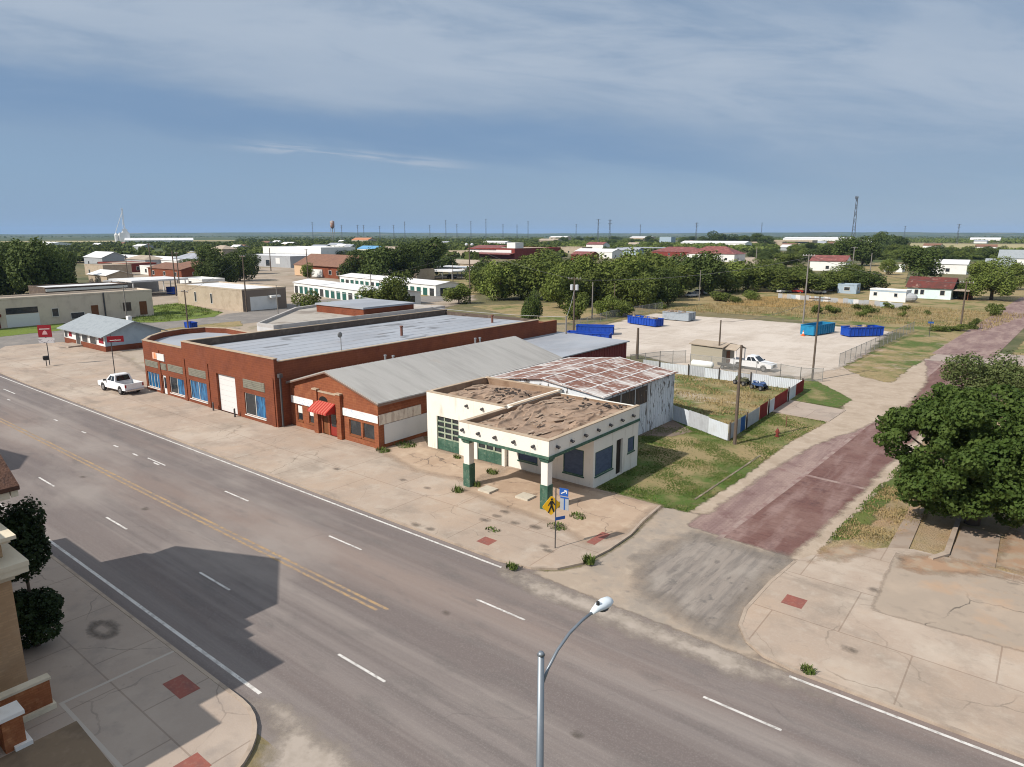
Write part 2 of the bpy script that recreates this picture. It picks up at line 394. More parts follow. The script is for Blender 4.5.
def strip(name, o0, o1, z, mat, y0=0, y1=1e9):
    mb = MB(); yy = [y for y in ys if y0 <= y <= y1]
    for a, b in zip(yy, yy[1:]):
        xa, xb = lerp_line(BL, a), lerp_line(BL, b)
        mb.face([(xa + o0, a, z), (xa + o1, a, z), (xb + o1, b, z), (xb + o0, b, z)])
    return struct(mb, name, mat)
strip('brick_street', 2.55, 7.1, .010, BRK, 0, 118)
strip('brick_street', 0, 2.55, .010, BRK2, 0, 118)
strip('brick_street', -.3, 7.6, .036, BRK2, 124)
STRIPM = M('strip_concrete', (.3, .225, .2), [((.2, .115, .105), .8, .44, .6, .85)], rough=.9)
strip('concrete_strip', 2.42, 2.74, .015, STRIPM, 0, 118)
mb = MB(); mb.face([(-16.3, 53.9, .0152), (-9.4, 53.3, .0152), (-9.4, 53.7, .0152), (-16.3, 54.3, .0152)]); struct(mb, 'concrete_strip', STRIPM)
# pale dirt shoulders of the brick street and the drive into the yard
DIRT = M('pale_dirt', (0.39, 0.315, 0.245), [((.3, .235, .175), .35, .45, .65, .8), ((.46, .385, .31), 1.1, .5, .7, .6), ((.22, .17, .12), 3, .6, .75, .5)], rough=.95, bump=(6, .4, .06))
DIRTR = DIRT
ragged('pale_dirt', .7, .6, .22)
sheet('dirt_shoulder', [(-19.3, 41.3), (-16.6, 41.5), (-16.2, 53), (-15.5, 62), (-13.2, 72), (-11.6, 84), (-11.8, 98), (-13.4, 110), (-15, 118), (-24, 112), (-29, 97), (-25, 90), (-19.5, 84), (-16.6, 78), (-17.0, 68), (-17.7, 60), (-17.9, 48)], .018, DIRTR, .7, pad=.8)
sheet('dirt_shoulder', [(-10.3, 38.4), (-9.8, 46), (-9.4, 54), (-8.9, 66), (-8.0, 90), (-7.4, 90), (-7.9, 66), (-7.9, 54), (-8.3, 46), (-8.6, 39)], .016, DIRTR, .5, pad=.8)
# crossing back street
sheet('back_street', [(-24, 112), (-14, 117), (40, 124), (40, 134), (-4, 131), (-13, 131), (-22, 121), (-40, 128), (-70, 136), (-70, 131), (-40, 121)], .014, M('back_dirt', (.33, .27, .235), [((.25, .2, .18), .3, .45, .65, .8), ((.42, .35, .3), 1, .5, .7, .6)], rough=.95), 1.2, pad=.8)
ragged('back_dirt', .7, .5, .25)
# gravel lot
GRAV = M('gravel', (0.47, 0.41, 0.35), [((.35, .29, .235), .5, .52, .62, .6, (.12, 1.6, 1)), ((.54, .48, .42), .5, .54, .62, .6, (1.6, .1, 1)),((.54, .48, .42), .09, .45, .62, .8), ((.36, .3, .245), .2, .5, .7, .7, (1, .5, 1)), ((.3, .245, .195), .8, .58, .72, .45), ((.57, .51, .45), 4, .5, .75, .4)], rough=.97, bump=(8, .4, .05))
ragged('gravel', 1.6, .35, .4)
sheet('gravel_lot', [P(560, 352), P(600, 326), P(655, 313.5), P(767, 321), P(893, 331), P(846, 366), P(805, 377), P(740, 375), P(690, 368), P(636, 354), P(600, 362)], .022, GRAV, 1.2, pad=1.4)

# grass and dry ground
GREEN = (0.072, 0.125, 0.02); DRY = (0.31, 0.235, 0.12)
def grassmat(name, dry_amt, amp, scale, extra=()):
    M(name, GREEN, [((.1, .115, .032), .8, .42, .62, .8), (DRY, .16, .62 - dry_amt * .3, .78 - dry_amt * .3, .95), ((.2, .15, .08), 1.6, .52, .7, .6), ((.035, .05, .014), 2.6, .56, .72, .6), *extra], rough=.95, bump=(9, 1.0, .12))
    ragged(name, amp, scale, .12)
    return MATS[name]
LAWN = grassmat('lawn_grass', .42, .55, 1.1)
# the middle of the lawn is burnt dry, its rim green
nt, b, cur, src = m_nodes['lawn_grass']; N = nt.nodes; L = nt.links
at = N.new('ShaderNodeAttribute'); at.attribute_name = 'edge'
no = N.new('ShaderNodeTexNoise'); no.inputs['Scale'].default_value = .45; no.inputs['Detail'].default_value = 6; L.new(src, no.inputs['Vector'])
ma = N.new('ShaderNodeMath'); ma.operation = 'MULTIPLY_ADD'; ma.inputs[1].default_value = 5.0; ma.inputs[2].default_value = -2.5; L.new(no.outputs['Fac'], ma.inputs[0])
mb2 = N.new('ShaderNodeMath'); mb2.operation = 'ADD'; L.new(ma.outputs[0], mb2.inputs[0]); L.new(at.outputs['Fac'], mb2.inputs[1])
mr = N.new('ShaderNodeMapRange'); mr.inputs['From Min'].default_value = 1.7; mr.inputs['From Max'].default_value = 3.3; mr.inputs['To Max'].default_value = .85; L.new(mb2.outputs[0], mr.inputs['Value'])
mx = N.new('ShaderNodeMix'); mx.data_type = 'RGBA'; mx.inputs['B'].default_value = (.3, .23, .12, 1); L.new(mr.outputs[0], mx.inputs['Factor']); L.new(cur, mx.inputs['A']); L.new(mx.outputs['Result'], b.inputs['Base Color'])
DRYG = grassmat('dry_grass', .9, .9, .6, [((.33, .245, .13), .5, .5, .7, .7)])
YARD = grassmat('yard_grass', .6, .7, .7, [((.42, .35, .27), .22, .55, .64, .8)])
GRN2 = grassmat('street_grass', .25, .9, .6, [((.11, .14, .03), .3, .45, .6, .8)])
lawn = [(-25.2, 41.15), (-19.8, 41.0), (-17.7, 41.4), (-17.3, 50), (-17.4, 62), (-16.6, 71.2), (-22.3, 71.6), (-21.9, 58.7), (-28.9, 62.5), (-29.2, 47.6), (-25.2, 47.6)]
sheet('lawn', lawn, .026, LAWN, .5, pad=.5)
sheet('lawn', [(-22.6, 78.6), (-17.2, 78.2), (-16.9, 83), (-21, 88.5), (-24, 92.5), (-25, 90.4)], .026, LAWN, .5, pad=.5)
sheet('yard_ground', [(-29, 62.6), (-22.0, 59), (-22.6, 79), (-24.8, 90.5), (-44, 90.5), (-44, 84), (-41, 62.6)], .03, YARD, .7, pad=.3)
sheet('verge', [(-9.3, 39.5), (-8.3, 50), (-7.9, 70), (-6, 95), (0, 118), (40, 122), (60, 46), (-4.6, 44.0), (-6.3, 43.2)], .02, grassmat('verge_grass', 1.1, .9, .6, [((.36, .23, .14), .25, .46, .62, .8), ((.33, .25, .16), .7, .42, .62, .8)]), .9, pad=.7)
sheet('verge', [(-9.2, 42), (-8.5, 54), (-8.1, 62), (-7.2, 62), (-7.4, 54), (-8.0, 44)], .03, GRN2, .5, pad=.9)
sheet('verge', [P(842, 367), P(912, 331), P(935, 334), P(955, 342), P(905, 372), P(892, 384), P(860, 376)], .03, grassmat('lot_grass', .7, 1.2, .5, [((.4, .3, .24), .3, .55, .66, .7)]), .9, pad=1)
DRYF = grassmat('dry_fringe', .8, 1.2, .5)
sheet('verge', [P(893, 332), P(770, 317), P(700, 311), P(690, 307), P(770, 311), P(900, 318), P(988, 325), P(972, 339), P(955, 342), P(930, 336)], .0295, DRYF, 1, pad=1.2)
sheet('verge', [(-4.9, 131), (-3.5, 165), (-1.5, 200), (30, 200), (40, 131)], .0295, DRYF, 1.5, pad=1)
sheet('verge', [(-7, 104), (-4, 120), (40, 122), (40, 100)], .0295, DRYF, 1.5, pad=1)
xa_, ya_ = P(695, 500); xb_, yb_ = P(760, 456)
poly_slab('kerb', [(xa_ - .07, ya_), (xa_ + .07, ya_), (xb_ + .07, yb_), (xb_ - .07, yb_)], .0, .07, M('old_kerb', (.2, .16, .12), [((.34, .28, .22), 1.2, .5, .6, .9), ((.08, .09, .04), 2, .5, .65, .8)], rough=.95))
ORNG = M('orange_soil', (.33, .215, .14), [((.34, .28, .21), .9, .45, .6, .85)], rough=.95); ragged('orange_soil', .9, 1.1, .45, bias=-.35)
sheet('soil_patch', [(-1.6, 44.6), (9, 45), (14, 54), (4, 56), (-.6, 52)], .036, ORNG, .6, pad=.8)
sheet('soil_patch', [(-5.2, 40.8), (-3.2, 41.2), (-1, 43), (3, 43.8), (-2, 44.6), (-5.3, 43.6)], .131, ORNG, .4, pad=.8)
sheet('soil_patch', [(-9.2, 38.7), (-7.6, 39.8), (-6.3, 42.6), (-8.2, 43), (-9.2, 41)], .128, ORNG, .4, pad=.8)
WALKD = M('walk_dusty', (.31, .25, .2), [((.24, .18, .135), .7, .46, .62, .8), ((.36, .24, .155), .5, .5, .62, .8)], rough=.92)
# walk and pad beside the big tree
poly_slab('walk', [(-6.1, 43.4), (-5.1, 43.9), (-5.3, 52), (-6.2, 51.5)], .0, .09, WALKD)
poly_slab('pad', [(-3.1, 44.4), (-.9, 44.6), (-1.0, 50), (-3.0, 50)], .0, .08, WALKD)
poly_slab('kerb', [(-4.0, 43.4), (-3.75, 43.3), (-3.1, 44.6), (-3.2, 51), (-3.45, 51), (-3.4, 44.8)], .0, .22, CURB)
poly_slab('slab', [(-22.4, 71.9), (-16.5, 71.4), (-16.3, 77.4), (-22.4, 78.4)], .0, .06, CONCS)
poly_slab('slab', [(-29.0, 55.2), (-26.4, 57.0), (-25.6, 59.6), (-28.9, 62.3)], .0, .05, M('slab_brown', (.2, .15, .12), [((.13, .1, .08), 1, .45, .65, .7)], rough=.9))
sheet('verge', [(-26.6, 57.2), (-25.8, 59.4), (-28.6, 62), (-26, 62), (-24, 60), (-25, 57)], .0, LAWN, .5, pad=.2)
# dry field beyond the lot, with the weedy strip along it
sheet('dry_field', [P(560, 337), P(540, 322), P(470, 306), P(640, 300), P(760, 286), P(1100, 280), P(1100, 322), P(985, 331), P(900, 325), P(770, 316), P(700, 311), P(655, 312), P(610, 322)], .010, DRYG, 2.5, pad=2)
OCHRE = M('ochre_grass', (.33, .2, .06), [((.24, .17, .07), .3, .45, .65, .8), ((.4, .27, .1), 1.2, .5, .7, .6)], rough=.95, bump=(5, 1, .2)); ragged('ochre_grass', 2.5, .25, .5)
sheet('dry_field', [P(720, 305), P(770, 296), P(845, 301), P(850, 307), P(770, 307)], .03, OCHRE, 1.5, pad=2)
# west side: side street, lots, lawns, town ground
sheet('side_street', [P(-60, 342), P(0, 336), P(62, 331), P(133, 322.5), P(190, 321), P(245, 313), P(300, 303), P(335, 299), P(345, 302), P(300, 311), P(250, 322), P(165, 331), P(103, 346), P(60, 351), P(0, 362), P(-60, 372)], .012, OLDASPH, 2, pad=1)
sheet('town_ground', [P(130, 330), P(150, 300), P(100, 297), P(110, 268), P(200, 262), P(340, 268), P(470, 278), P(475, 300), P(400, 320), P(300, 330), P(180, 340)], .008, M('town_dirt', (.33, .27, .21), [((.24, .19, .14), .06, .45, .65, .8), ((.42, .36, .3), .12, .5, .7, .6), ((.15, .14, .07), .1, .58, .66, .6)], rough=.95), 3, pad=3)
ragged('town_dirt', 3, .1, .8)
sheet('lawn', [P(129, 323), P(150, 306), P(180, 303), P(223, 312.5), P(214, 317), P(160, 322.5)], .03, grassmat('bright_grass', .05, 1.2, .4, [((.14, .19, .03), .15, .4, .55, .9)]), 1, pad=1)
sheet('lawn', [P(-40, 331), P(0, 327), P(64, 322), P(64, 330), P(0, 337), P(-40, 342)], .03, MATS['bright_grass'], 1, pad=1)
sheet('verge', [P(146, 346), P(152, 331), P(190, 326), P(240, 321), P(243, 326), P(165, 333), P(150, 348)], .03, DRYG, 1, pad=1)
# large pale fields toward the horizon
FIELD = M('far_field', (.34, .29, .15), [((.26, .24, .11), .006, .45, .6, .8), ((.4, .34, .2), .02, .5, .7, .5)], rough=.95); ragged('far_field', 12, .02, 3)
def ffield(name, q, mat=FIELD):
    sheet(name, q, .05, mat, 25, pad=14)
ffield('far_field', [P(-30, 243.5), P(60, 242.5), P(235, 241), P(235, 239.2), P(0, 238.4), P(-30, 238.6)])
ffield('far_field', [P(890, 250), P(940, 250), P(1060, 250), P(1060, 244.5), P(940, 243.5), P(885, 243)])
ffield('far_field', [P(395, 240.8), P(560, 240.4), P(560, 239.4), P(395, 239.6)])
sheet('far_field', [P(70, 257), P(210, 255), P(200, 251.5), P(70, 253)], .05, FIELD, 8, pad=6)
sheet('far_field', [P(690, 246), P(690, 243.2), P(640, 243), P(640, 246)], .05, FIELD, 25, pad=6)
sheet('far_field', [P(860, 281), P(905, 284), P(910, 266), P(880, 262), P(860, 268)], .05, DRYG, 4, pad=4)
sheet('far_field', [P(1060, 297), P(975, 298), P(960, 285), P(990, 276), P(1060, 274)], .05, DRYG, 4, pad=4)
sheet('far_field', [P(400, 303), P(445, 300), P(492, 292), P(480, 277), P(430, 279), P(400, 284)], .05, DRYG, 4, pad=3)
sheet('back_street', [P(400, 304), P(445, 301), P(440, 296), P(400, 298)], .06, OLDASPH, 2)
sheet('back_street', [P(745, 266), P(810, 262), P(810, 256.5), P(745, 257.5)], .05, DIRTR, 4, pad=3)

# painted markings
WHITE = M('paint_white', (.6, .58, .55), [((.36, .34, .32), 1.6, .46, .64, .8), ((.22, .2, .185), 6, .54, .66, .8)], rough=.7)
YELL = M('paint_yellow', (.37, .25, .13), [((.28, .2, .13), .8, .42, .58, .85), ((.2, .17, .15), 4, .47, .6, .85)], rough=.7)
mb = MB()
def mark(x0, x1, y, w, z=.0115): mb.face([(x0, y - w / 2, z), (x1, y - w / 2, z), (x1, y + w / 2, z), (x0, y + w / 2, z)])
mark(-330, -23.4, 12.95, .16); mark(-330, -22.6, 27.45, .15); mark(-6.9, 200, 27.52, .15)
for k in range(-14, 12):
    a = -23.1 + 12.2 * k
    if a < -22: mark(a, a + 3.1, 16.62, .13)
    a = -21.4 + 12.2 * k
    if a < -60: continue
    mark(a, a + 3.1, 24.0, .13)
for a in (-64, -60.2, -56.4, -71, -78, -92): mark(a, a + .9, 23.75, .16)
mark(-98.5, -94.5, 25.2, .16)
struct(mb, 'road_markings', WHITE)
mb = MB(); mark(-330, -24.6, 20.13, .17); mark(-330, -24.2, 20.5, .17)
struct(mb, 'road_markings', YELL)
sheet('side_lot', [(-115, 44.5), (-104, 42.5), (-92.5, 40), (-92, 47), (-88, 58), (-108, 58), (-114.5, 52)], .1235, M('lot_tan', (.36, .3, .24), [((.27, .22, .17), .3, .45, .65, .8), ((.24, .2, .1), .5, .56, .68, .8), ((.42, .36, .3), 1.2, .5, .7, .6)], rough=.95), .8, pad=.6)
ragged('lot_tan', .9, .7, .6)
WOODFLOOR = M('scrub_floor', (.06, .085, .02), [((.1, .12, .035), .02, .45, .65, .8), ((.13, .12, .05), .012, .58, .68, .8), ((.03, .04, .012), .08, .5, .7, .6)], rough=.95); ragged('scrub_floor', 18, .012, 4)
sheet('scrubland', [P(-60, 259), P(60, 256), P(235, 254), P(330, 259), P(470, 260), P(560, 256), P(560, 241), P(420, 241.2), P(236, 241.5), P(60, 243), P(-60, 244)], .04, WOODFLOOR, 20, pad=20)
sheet('scrubland', [P(560, 254), P(700, 251), P(870, 251), P(870, 241.5), P(700, 241.5), P(560, 241)], .045, WOODFLOOR, 20, pad=20)
sheet('scrubland', [P(865, 262), P(1070, 262), P(1070, 250.5), P(865, 250.5)], .045, WOODFLOOR, 8, pad=10)
PLAIN = M('far_plain', (.055, .08, .03), [((.1, .11, .05), .0012, .45, .62, .9, (1, 1, 1)), ((.2, .18, .1), .0022, .56, .64, .8), ((.035, .05, .02), .006, .5, .65, .7)], rough=.95)
mb = MB(); NS = 96
for k in range(NS):
    a0, a1 = 2 * PI * k / NS, 2 * PI * (k + 1) / NS
    mb.face([(2300 * math.cos(a0), 2300 * math.sin(a0), .5), (14500 * math.cos(a0), 14500 * math.sin(a0), .5), (14500 * math.cos(a1), 14500 * math.sin(a1), .5), (2300 * math.cos(a1), 2300 * math.sin(a1), .5)])
struct(mb, 'plain', PLAIN)

rh = random.Random(3); mb = MB(); NS = 240
hh = [26 + 9 * math.sin(k * .21) + 7 * math.sin(k * .083 + 1) + rh.uniform(-3, 3) for k in range(NS)]; hh.append(hh[0])
for k in range(NS):
    a0, a1 = 2 * PI * k / NS, 2 * PI * (k + 1) / NS
    for (r0, f0), (r1, f1) in (((7600, 0), (8800, 1)), ((8800, 1), (10500, .9)), ((10500, .9), (12500, 0))):
        mb.face([(r0 * math.cos(a0), r0 * math.sin(a0), .6 + hh[k] * f0), (r1 * math.cos(a0), r1 * math.sin(a0), .6 + hh[k] * f1), (r1 * math.cos(a1), r1 * math.sin(a1), .6 + hh[k + 1] * f1), (r0 * math.cos(a1), r0 * math.sin(a1), .6 + hh[k + 1] * f0)])
struct(mb, 'hills', PLAIN)
# brick-red tactile plates let into the pavements
TACT = M('tactile_red', (.25, .085, .065), [((.18, .08, .07), 2, .45, .65, .7), ((.3, .17, .13), 6, .5, .7, .5)], rough=.9)
for i, (x, y, w, d, z) in enumerate([(-26.2, 11.1, 1.5, .85, .1345), (-25.3, 29.35, .95, .85, .1245), (-8.55, 33.7, 1.0, 1.05, .1245), (-21.6, 9.0, 1.0, 1.3, .1345), (-18.0 - 2.2, 33.9, .6, 1.9, .1245)]):
    mb = MB(); mb.face([(x - w / 2, y - d / 2, z), (x + w / 2, y - d / 2, z), (x + w / 2, y + d / 2, z), (x - w / 2, y + d / 2, z)])
    struct(mb, 'paving_plate', TACT)
# stains: oil ring and tar patches
STAIN = M('dark_stain', (.1, .085, .07), [((.2, .16, .13), 1.5, .5, .7, .7)], rough=.8); ragged('dark_stain', .3, 3.0, .3, bias=-.12)
mb = MB()
sheet('stain', [(-33.2 + 1.0 * math.cos(t) * (1 if k else .55), 10.85 + .55 * math.sin(t) * (1 if k else .55)) for k, seq in ((1, range(13)), (0, range(12, -1, -1))) for t in [2 * PI * i / 12 for i in seq]], .1345, STAIN, .15, pad=.25)
for i, (px, py, s) in enumerate([(485, 520, .25), (497, 516, .2), (535, 527, .3), (515, 523, .18), (416, 525, .25), (430, 529, .2), (337, 469, .25), (403, 480, .2), (427, 488, .2), (505, 512, .25), (548, 551, .2), (544, 546, .2), (875, 590, .2), (905, 560, .25), (850, 650, .2)]):
    x, y = P(px, py, .12)
    sheet('stain', [(x + s * math.cos(2 * PI * k / 8) * 1.3, y + s * .7 * math.sin(2 * PI * k / 8)) for k in range(8)], .1255 + .0002 * i, STAIN, .12, pad=.15)
for i, (px, py, s) in enumerate([(577, 735, .13), (446, 613, .12), (145, 509, .18), (83, 477, .18)]):
    x, y = P(px, py)
    sheet('stain', [(x + s * math.cos(2 * PI * k / 8) * 1.3, y + s * .7 * math.sin(2 * PI * k / 8)) for k in range(8)], .0125 + .0002 * i, STAIN, .1, pad=.12)
# ================================================================ NEAR BUILDINGS
STUCCO = M('stucco_cream', (.74, .71, .64), [((.62, .58, .5), .4, .52, .7, .55), ((.44, .39, .31), 1.2, .57, .72, .6, (1.4, 1.4, .22)), ((.38, .32, .26), 5, .62, .74, .4), ((.75, .72, .63), 3, .5, .7, .4)], rough=.9, bump=(25, .15, .02))
BRICK = M('brick_orange', (.185, .054, .024), [((.13, .038, .02), .5, .45, .65, .7), ((.2, .062, .034), 1.3, .5, .7, .6), ((.085, .027, .018), 3, .58, .75, .5), ((.25, .1, .06), .35, .62, .75, .4, (1, 1, .3))], rough=.9)
overlay_brick('brick_orange', (1.3, 1.4, 1.5), (.62, .24), .35)
BRICKD = BRICK
BRICKO = M('brick_russet', (.24, .078, .035), [((.17, .052, .026), .5, .45, .65, .7), ((.32, .125, .055), 1.3, .5, .7, .6), ((.12, .04, .022), 3, .58, .75, .5)], rough=.9)
overlay_brick('brick_russet', (1.3, 1.4, 1.5), (.62, .24), .35)
BRICKW = M('brick_bright_orange', (.34, .125, .05), [((.24, .08, .035), .8, .45, .65, .7), ((.5, .24, .11), 2.5, .5, .7, .6)], rough=.9)
overlay_brick('brick_bright_orange', (.7, .65, .6), (.3, .1), .7)
BRICKT = M('brick_tan', (.50, .33, .19), [((.40, .25, .14), .7, .45, .65, .6), ((.56, .39, .25), 2, .5, .7, .5)], rough=.9)
overlay_brick('brick_tan', (.75, .78, .8), (.4, .1), .6)
STONE = M('stone_cream', (.62, .55, .42), [((.48, .41, .3), 1.2, .5, .7, .6), ((.3, .26, .2), 4, .62, .78, .4)], rough=.85)
COPING = M('coping', (.42, .33, .24), [((.28, .21, .15), 1.5, .48, .66, .7)], rough=.9)
ROOFTAR = M('roof_torn_felt', (.33, .235, .17), [((.20, .135, .095), .7, .46, .64, .8, (.5, 1.6, 1)), ((.34, .25, .19), 1.3, .52, .7, .7, (.4, 1.8, 1)), ((.13, .09, .065), 2, .6, .74, .7, (.6, 1.6, 1))], rough=.95, bump=(6, .5, .06))
ROOFGREY = M('roof_grey_felt', (.32, .345, .385), [((.25, .265, .295), .16, .44, .62, .8, (1, .5, 1)), ((.34, .35, .375), .4, .5, .68, .6, (1, .4, 1)), ((.14, .14, .15), 1.1, .62, .78, .5), ((.3, .22, .16), .3, .62, .75, .4)], rough=.85)
METROOF = M('roof_metal', (.40, .385, .36), [((.31, .295, .275), .35, .46, .64, .7, (.25, 1.6, 1)), ((.46, .45, .425), 1, .5, .7, .5, (.2, 2.5, 1)), ((.34, .24, .16), .5, .66, .78, .35)], rough=.5, spec=.4, metal=0.1)
GREENP = M('paint_green', (.04, .10, .07), [((.09, .16, .115), 1.6, .46, .64, .8), ((.3, .3, .22), 5, .58, .72, .65), ((.02, .05, .035), 3, .55, .7, .5)], rough=.7)
PALEG = M('paint_green_pale', (.34, .38, .29), [((.14, .2, .13), 2, .48, .64, .8), ((.45, .44, .38), 5, .56, .7, .6)], rough=.8)
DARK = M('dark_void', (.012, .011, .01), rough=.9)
GLASS = M('glass_dark', (.02, .026, .032), [((.055, .06, .065), 1.4, .5, .68, .7)], rough=.08, spec=.6)
BLUEFILM = M('glass_blue', (.012, .10, .24), [((.03, .2, .4), 1.2, .45, .6, .85, (2.2, 2.2, .4)), ((.006, .03, .08), 1.3, .48, .6, .95, (1.6, 1.6, .5))], rough=.15, spec=.6)  # darker patches painted into the blue stand in for reflections
BLUEBOARD = M('board_slate_blue', (.075, .105, .17), [((.045, .065, .11), 2, .45, .65, .7, (1, 1, 3)), ((.16, .19, .24), 4, .62, .76, .6)], rough=.7)
WHITEP = M('paint_door_white', (.64, .64, .63), [((.68, .67, .65), 1.5, .5, .7, .5)], rough=.6)
OFFWHITE = M('board_white', (.74, .72, .68), [((.6, .57, .52), 2, .5, .7, .6), ((.45, .42, .38), 5, .65, .78, .4)], rough=.8)
SIGNW = M('sign_white', (.78, .76, .72), [((.5, .55, .62), 1.6, .54, .62, .8, (1.2, 1, 2.2)), ((.25, .38, .6), 3.2, .58, .66, .65, (1, 1, 1.2))], rough=.7)
SIGNW2 = M('sign_weathered', (.62, .55, .47), [((.42, .34, .28), 1.2, .48, .6, .8, (1.6, 1.6, .5)), ((.28, .2, .16), 3, .58, .7, .6)], rough=.9)
SHEETW = M('panel_white', (.58, .58, .58), [((.5, .5, .51), .6, .5, .7, .6)], rough=.6)
LOUVRE = M('louvre_green_grey', (.21, .2, .16), [((.11, .11, .09), 2, .5, .7, .6)], rough=.8)
WOODBR = M('wood_door', (.17, .065, .025), [((.1, .04, .018), 3, .48, .66, .7, (3, 3, .6))], rough=.7)
GREYM = M('metal_grey', (.3, .31, .32), [((.2, .2, .2), 3, .5, .7, .5)], rough=.45, metal=.5)
STEEL = M('steel_dark', (.08, .08, .085), [((.14, .1, .07), 3, .5, .7, .5)], rough=.6, metal=.3)
FRAMEW = M('frame_white', (.62, .6, .56), rough=.6)
FRAMEBR = M('frame_brown', (.2, .075, .03), rough=.7)

def window(parent, axis, face, u0, u1, z0, z1, pane, frame=None, name='window', depth=.12, bars=1, sill=True, outward=-1, fw=.07):
    """window in a hole of a wall: frame (part) with its pane and sill (sub-parts); outward = sign of the outside along the other axis"""
    if frame is None: frame = FRAMEW
    f = MB(); inn = face - outward * depth
    def bx(m, a, b, za, zb, d0, d1):
        if axis == 'x': m.box(a, b, d0, d1, za, zb)
        else: m.box(d0, d1, a, b, za, zb)
    d0, d1 = inn, inn + outward * .05
    bx(f, u0, u0 + fw, z0, z1, d0, d1); bx(f, u1 - fw, u1, z0, z1, d0, d1)
    bx(f, u0 + fw, u1 - fw, z0, z0 + fw, d0, d1); bx(f, u0 + fw, u1 - fw, z1 - fw, z1, d0, d1)
    for k in range(bars):
        c = u0 + (u1 - u0) * (k + 1) / (bars + 1)
        bx(f, c - fw / 2, c + fw / 2, z0 + fw, z1 - fw, d0, d1)
    w = wpart(f, name, frame, parent)
    p = MB(); bx(p, u0 + .01, u1 - .01, z0 + .01, z1 - .01, inn - outward * .03, inn + outward * .012); wpart(p, 'pane', pane, w)
    if sill:
        s = MB(); bx(s, u0 - .06, u1 + .06, z0 - .09, z0 - .003, face - outward * .1, face + outward * .07); wpart(s, 'sill', frame, w)
    return w

# ---------------------------------------------------------------- old filling station
gs = thing('filling_station', 'old cream stucco filling station with green trimmed corner canopy', 'filling station', (-33.3, 41, 0))
HB = 5.05
def parapet_cap(m, pts, z, w=.34, h=.06):
    for a, b in zip(pts, pts[1:]):
        x0, x1 = sorted((a[0], b[0])); y0, y1 = sorted((a[1], b[1]))
        if x1 - x0 > y1 - y0: m.box(x0 - w / 2, x1 + w / 2, y0 - w / 2, y0 + w / 2, z, z + h)
        else: m.box(x0 - w / 2, x0 + w / 2, y0 + w / 2 + .003, y1 - w / 2 - .003, z, z + h)
m = MB()
D1 = (-40.55, -38.0, .12, 3.1); D2 = (-35.95, -33.35, .12, 3.0)
m.wall('x', 40.6, .28, -41.7, -33.05, 0, HB, [D1, D2])
m.wall('y', -41.7, .28, 40.88, 48.3, 0, HB)
m.wall('x', 48.3, .28, -41.7, -33.05, 0, HB)
m.wall('y', -33.33, .28, 40.88, 48.3, 3.3, HB)
wpart(m, 'wall', STUCCO, gs)
# interior darkness: the office floor below is coloured near black to stand for it
m = MB()
OW1 = (-31.95, -30.05, .85, 2.2); OW2 = (-27.65, -25.85, .8, 2.8)
m.wall('x', 40.95, .25, -33.05, -25.02, 0, 3.95, [OW1, OW2])
EH = [(41.2, 43.72, .9, 2.75), (44.25, 45.2, .12, 2.95), (46.0, 47.05, 1.5, 2.7)]
m.wall('y', -25.27, .25, 41.2, 47.65, 0, 3.95, EH)
m.wall('x', 47.4, .25, -33.05, -25.27, 0, 3.95)
wpart(m, 'wall', STUCCO, gs)
m = MB()        # canopy fascia and parapet round the office roof
m.wall('x', 35.3, .3, -32.95, -25.0, 3.95, 5.02)
m.wall('y', -25.3, .3, 35.6, 47.7, 3.95, 5.0)
m.wall('y', -32.95, .3, 35.6, 40.58, 3.95, 5.0)
m.wall('y', -33.04, .34, 40.9, 47.7, 3.955, 5.03)
m.wall('x', 47.68, .3, -32.65, -25.3, 3.95, 4.9)
m.box(-32.65, -25.3, 35.6, 40.94, 3.95, 4.08)
wpart(m, 'parapet', STUCCO, gs)
m = MB()
for (a, b) in (((-41.56, 40.74), (-33.2, 40.74)), ((-41.56, 40.95), (-41.56, 48.2)), ((-41.5, 48.44), (-33.2, 48.44))):
    parapet_cap(m, [a, b], HB)
parapet_cap(m, [(-32.8, 35.45), (-25.15, 35.45)], 5.02); parapet_cap(m, [(-25.15, 35.45), (-25.15, 47.9)], 5.0); parapet_cap(m, [(-32.8, 35.45), (-32.8, 40.6)], 5.0)
parapet_cap(m, [(-32.87, 41.0), (-32.87, 47.9)], 5.03, .38)
wpart(m, 'coping', COPING, gs)
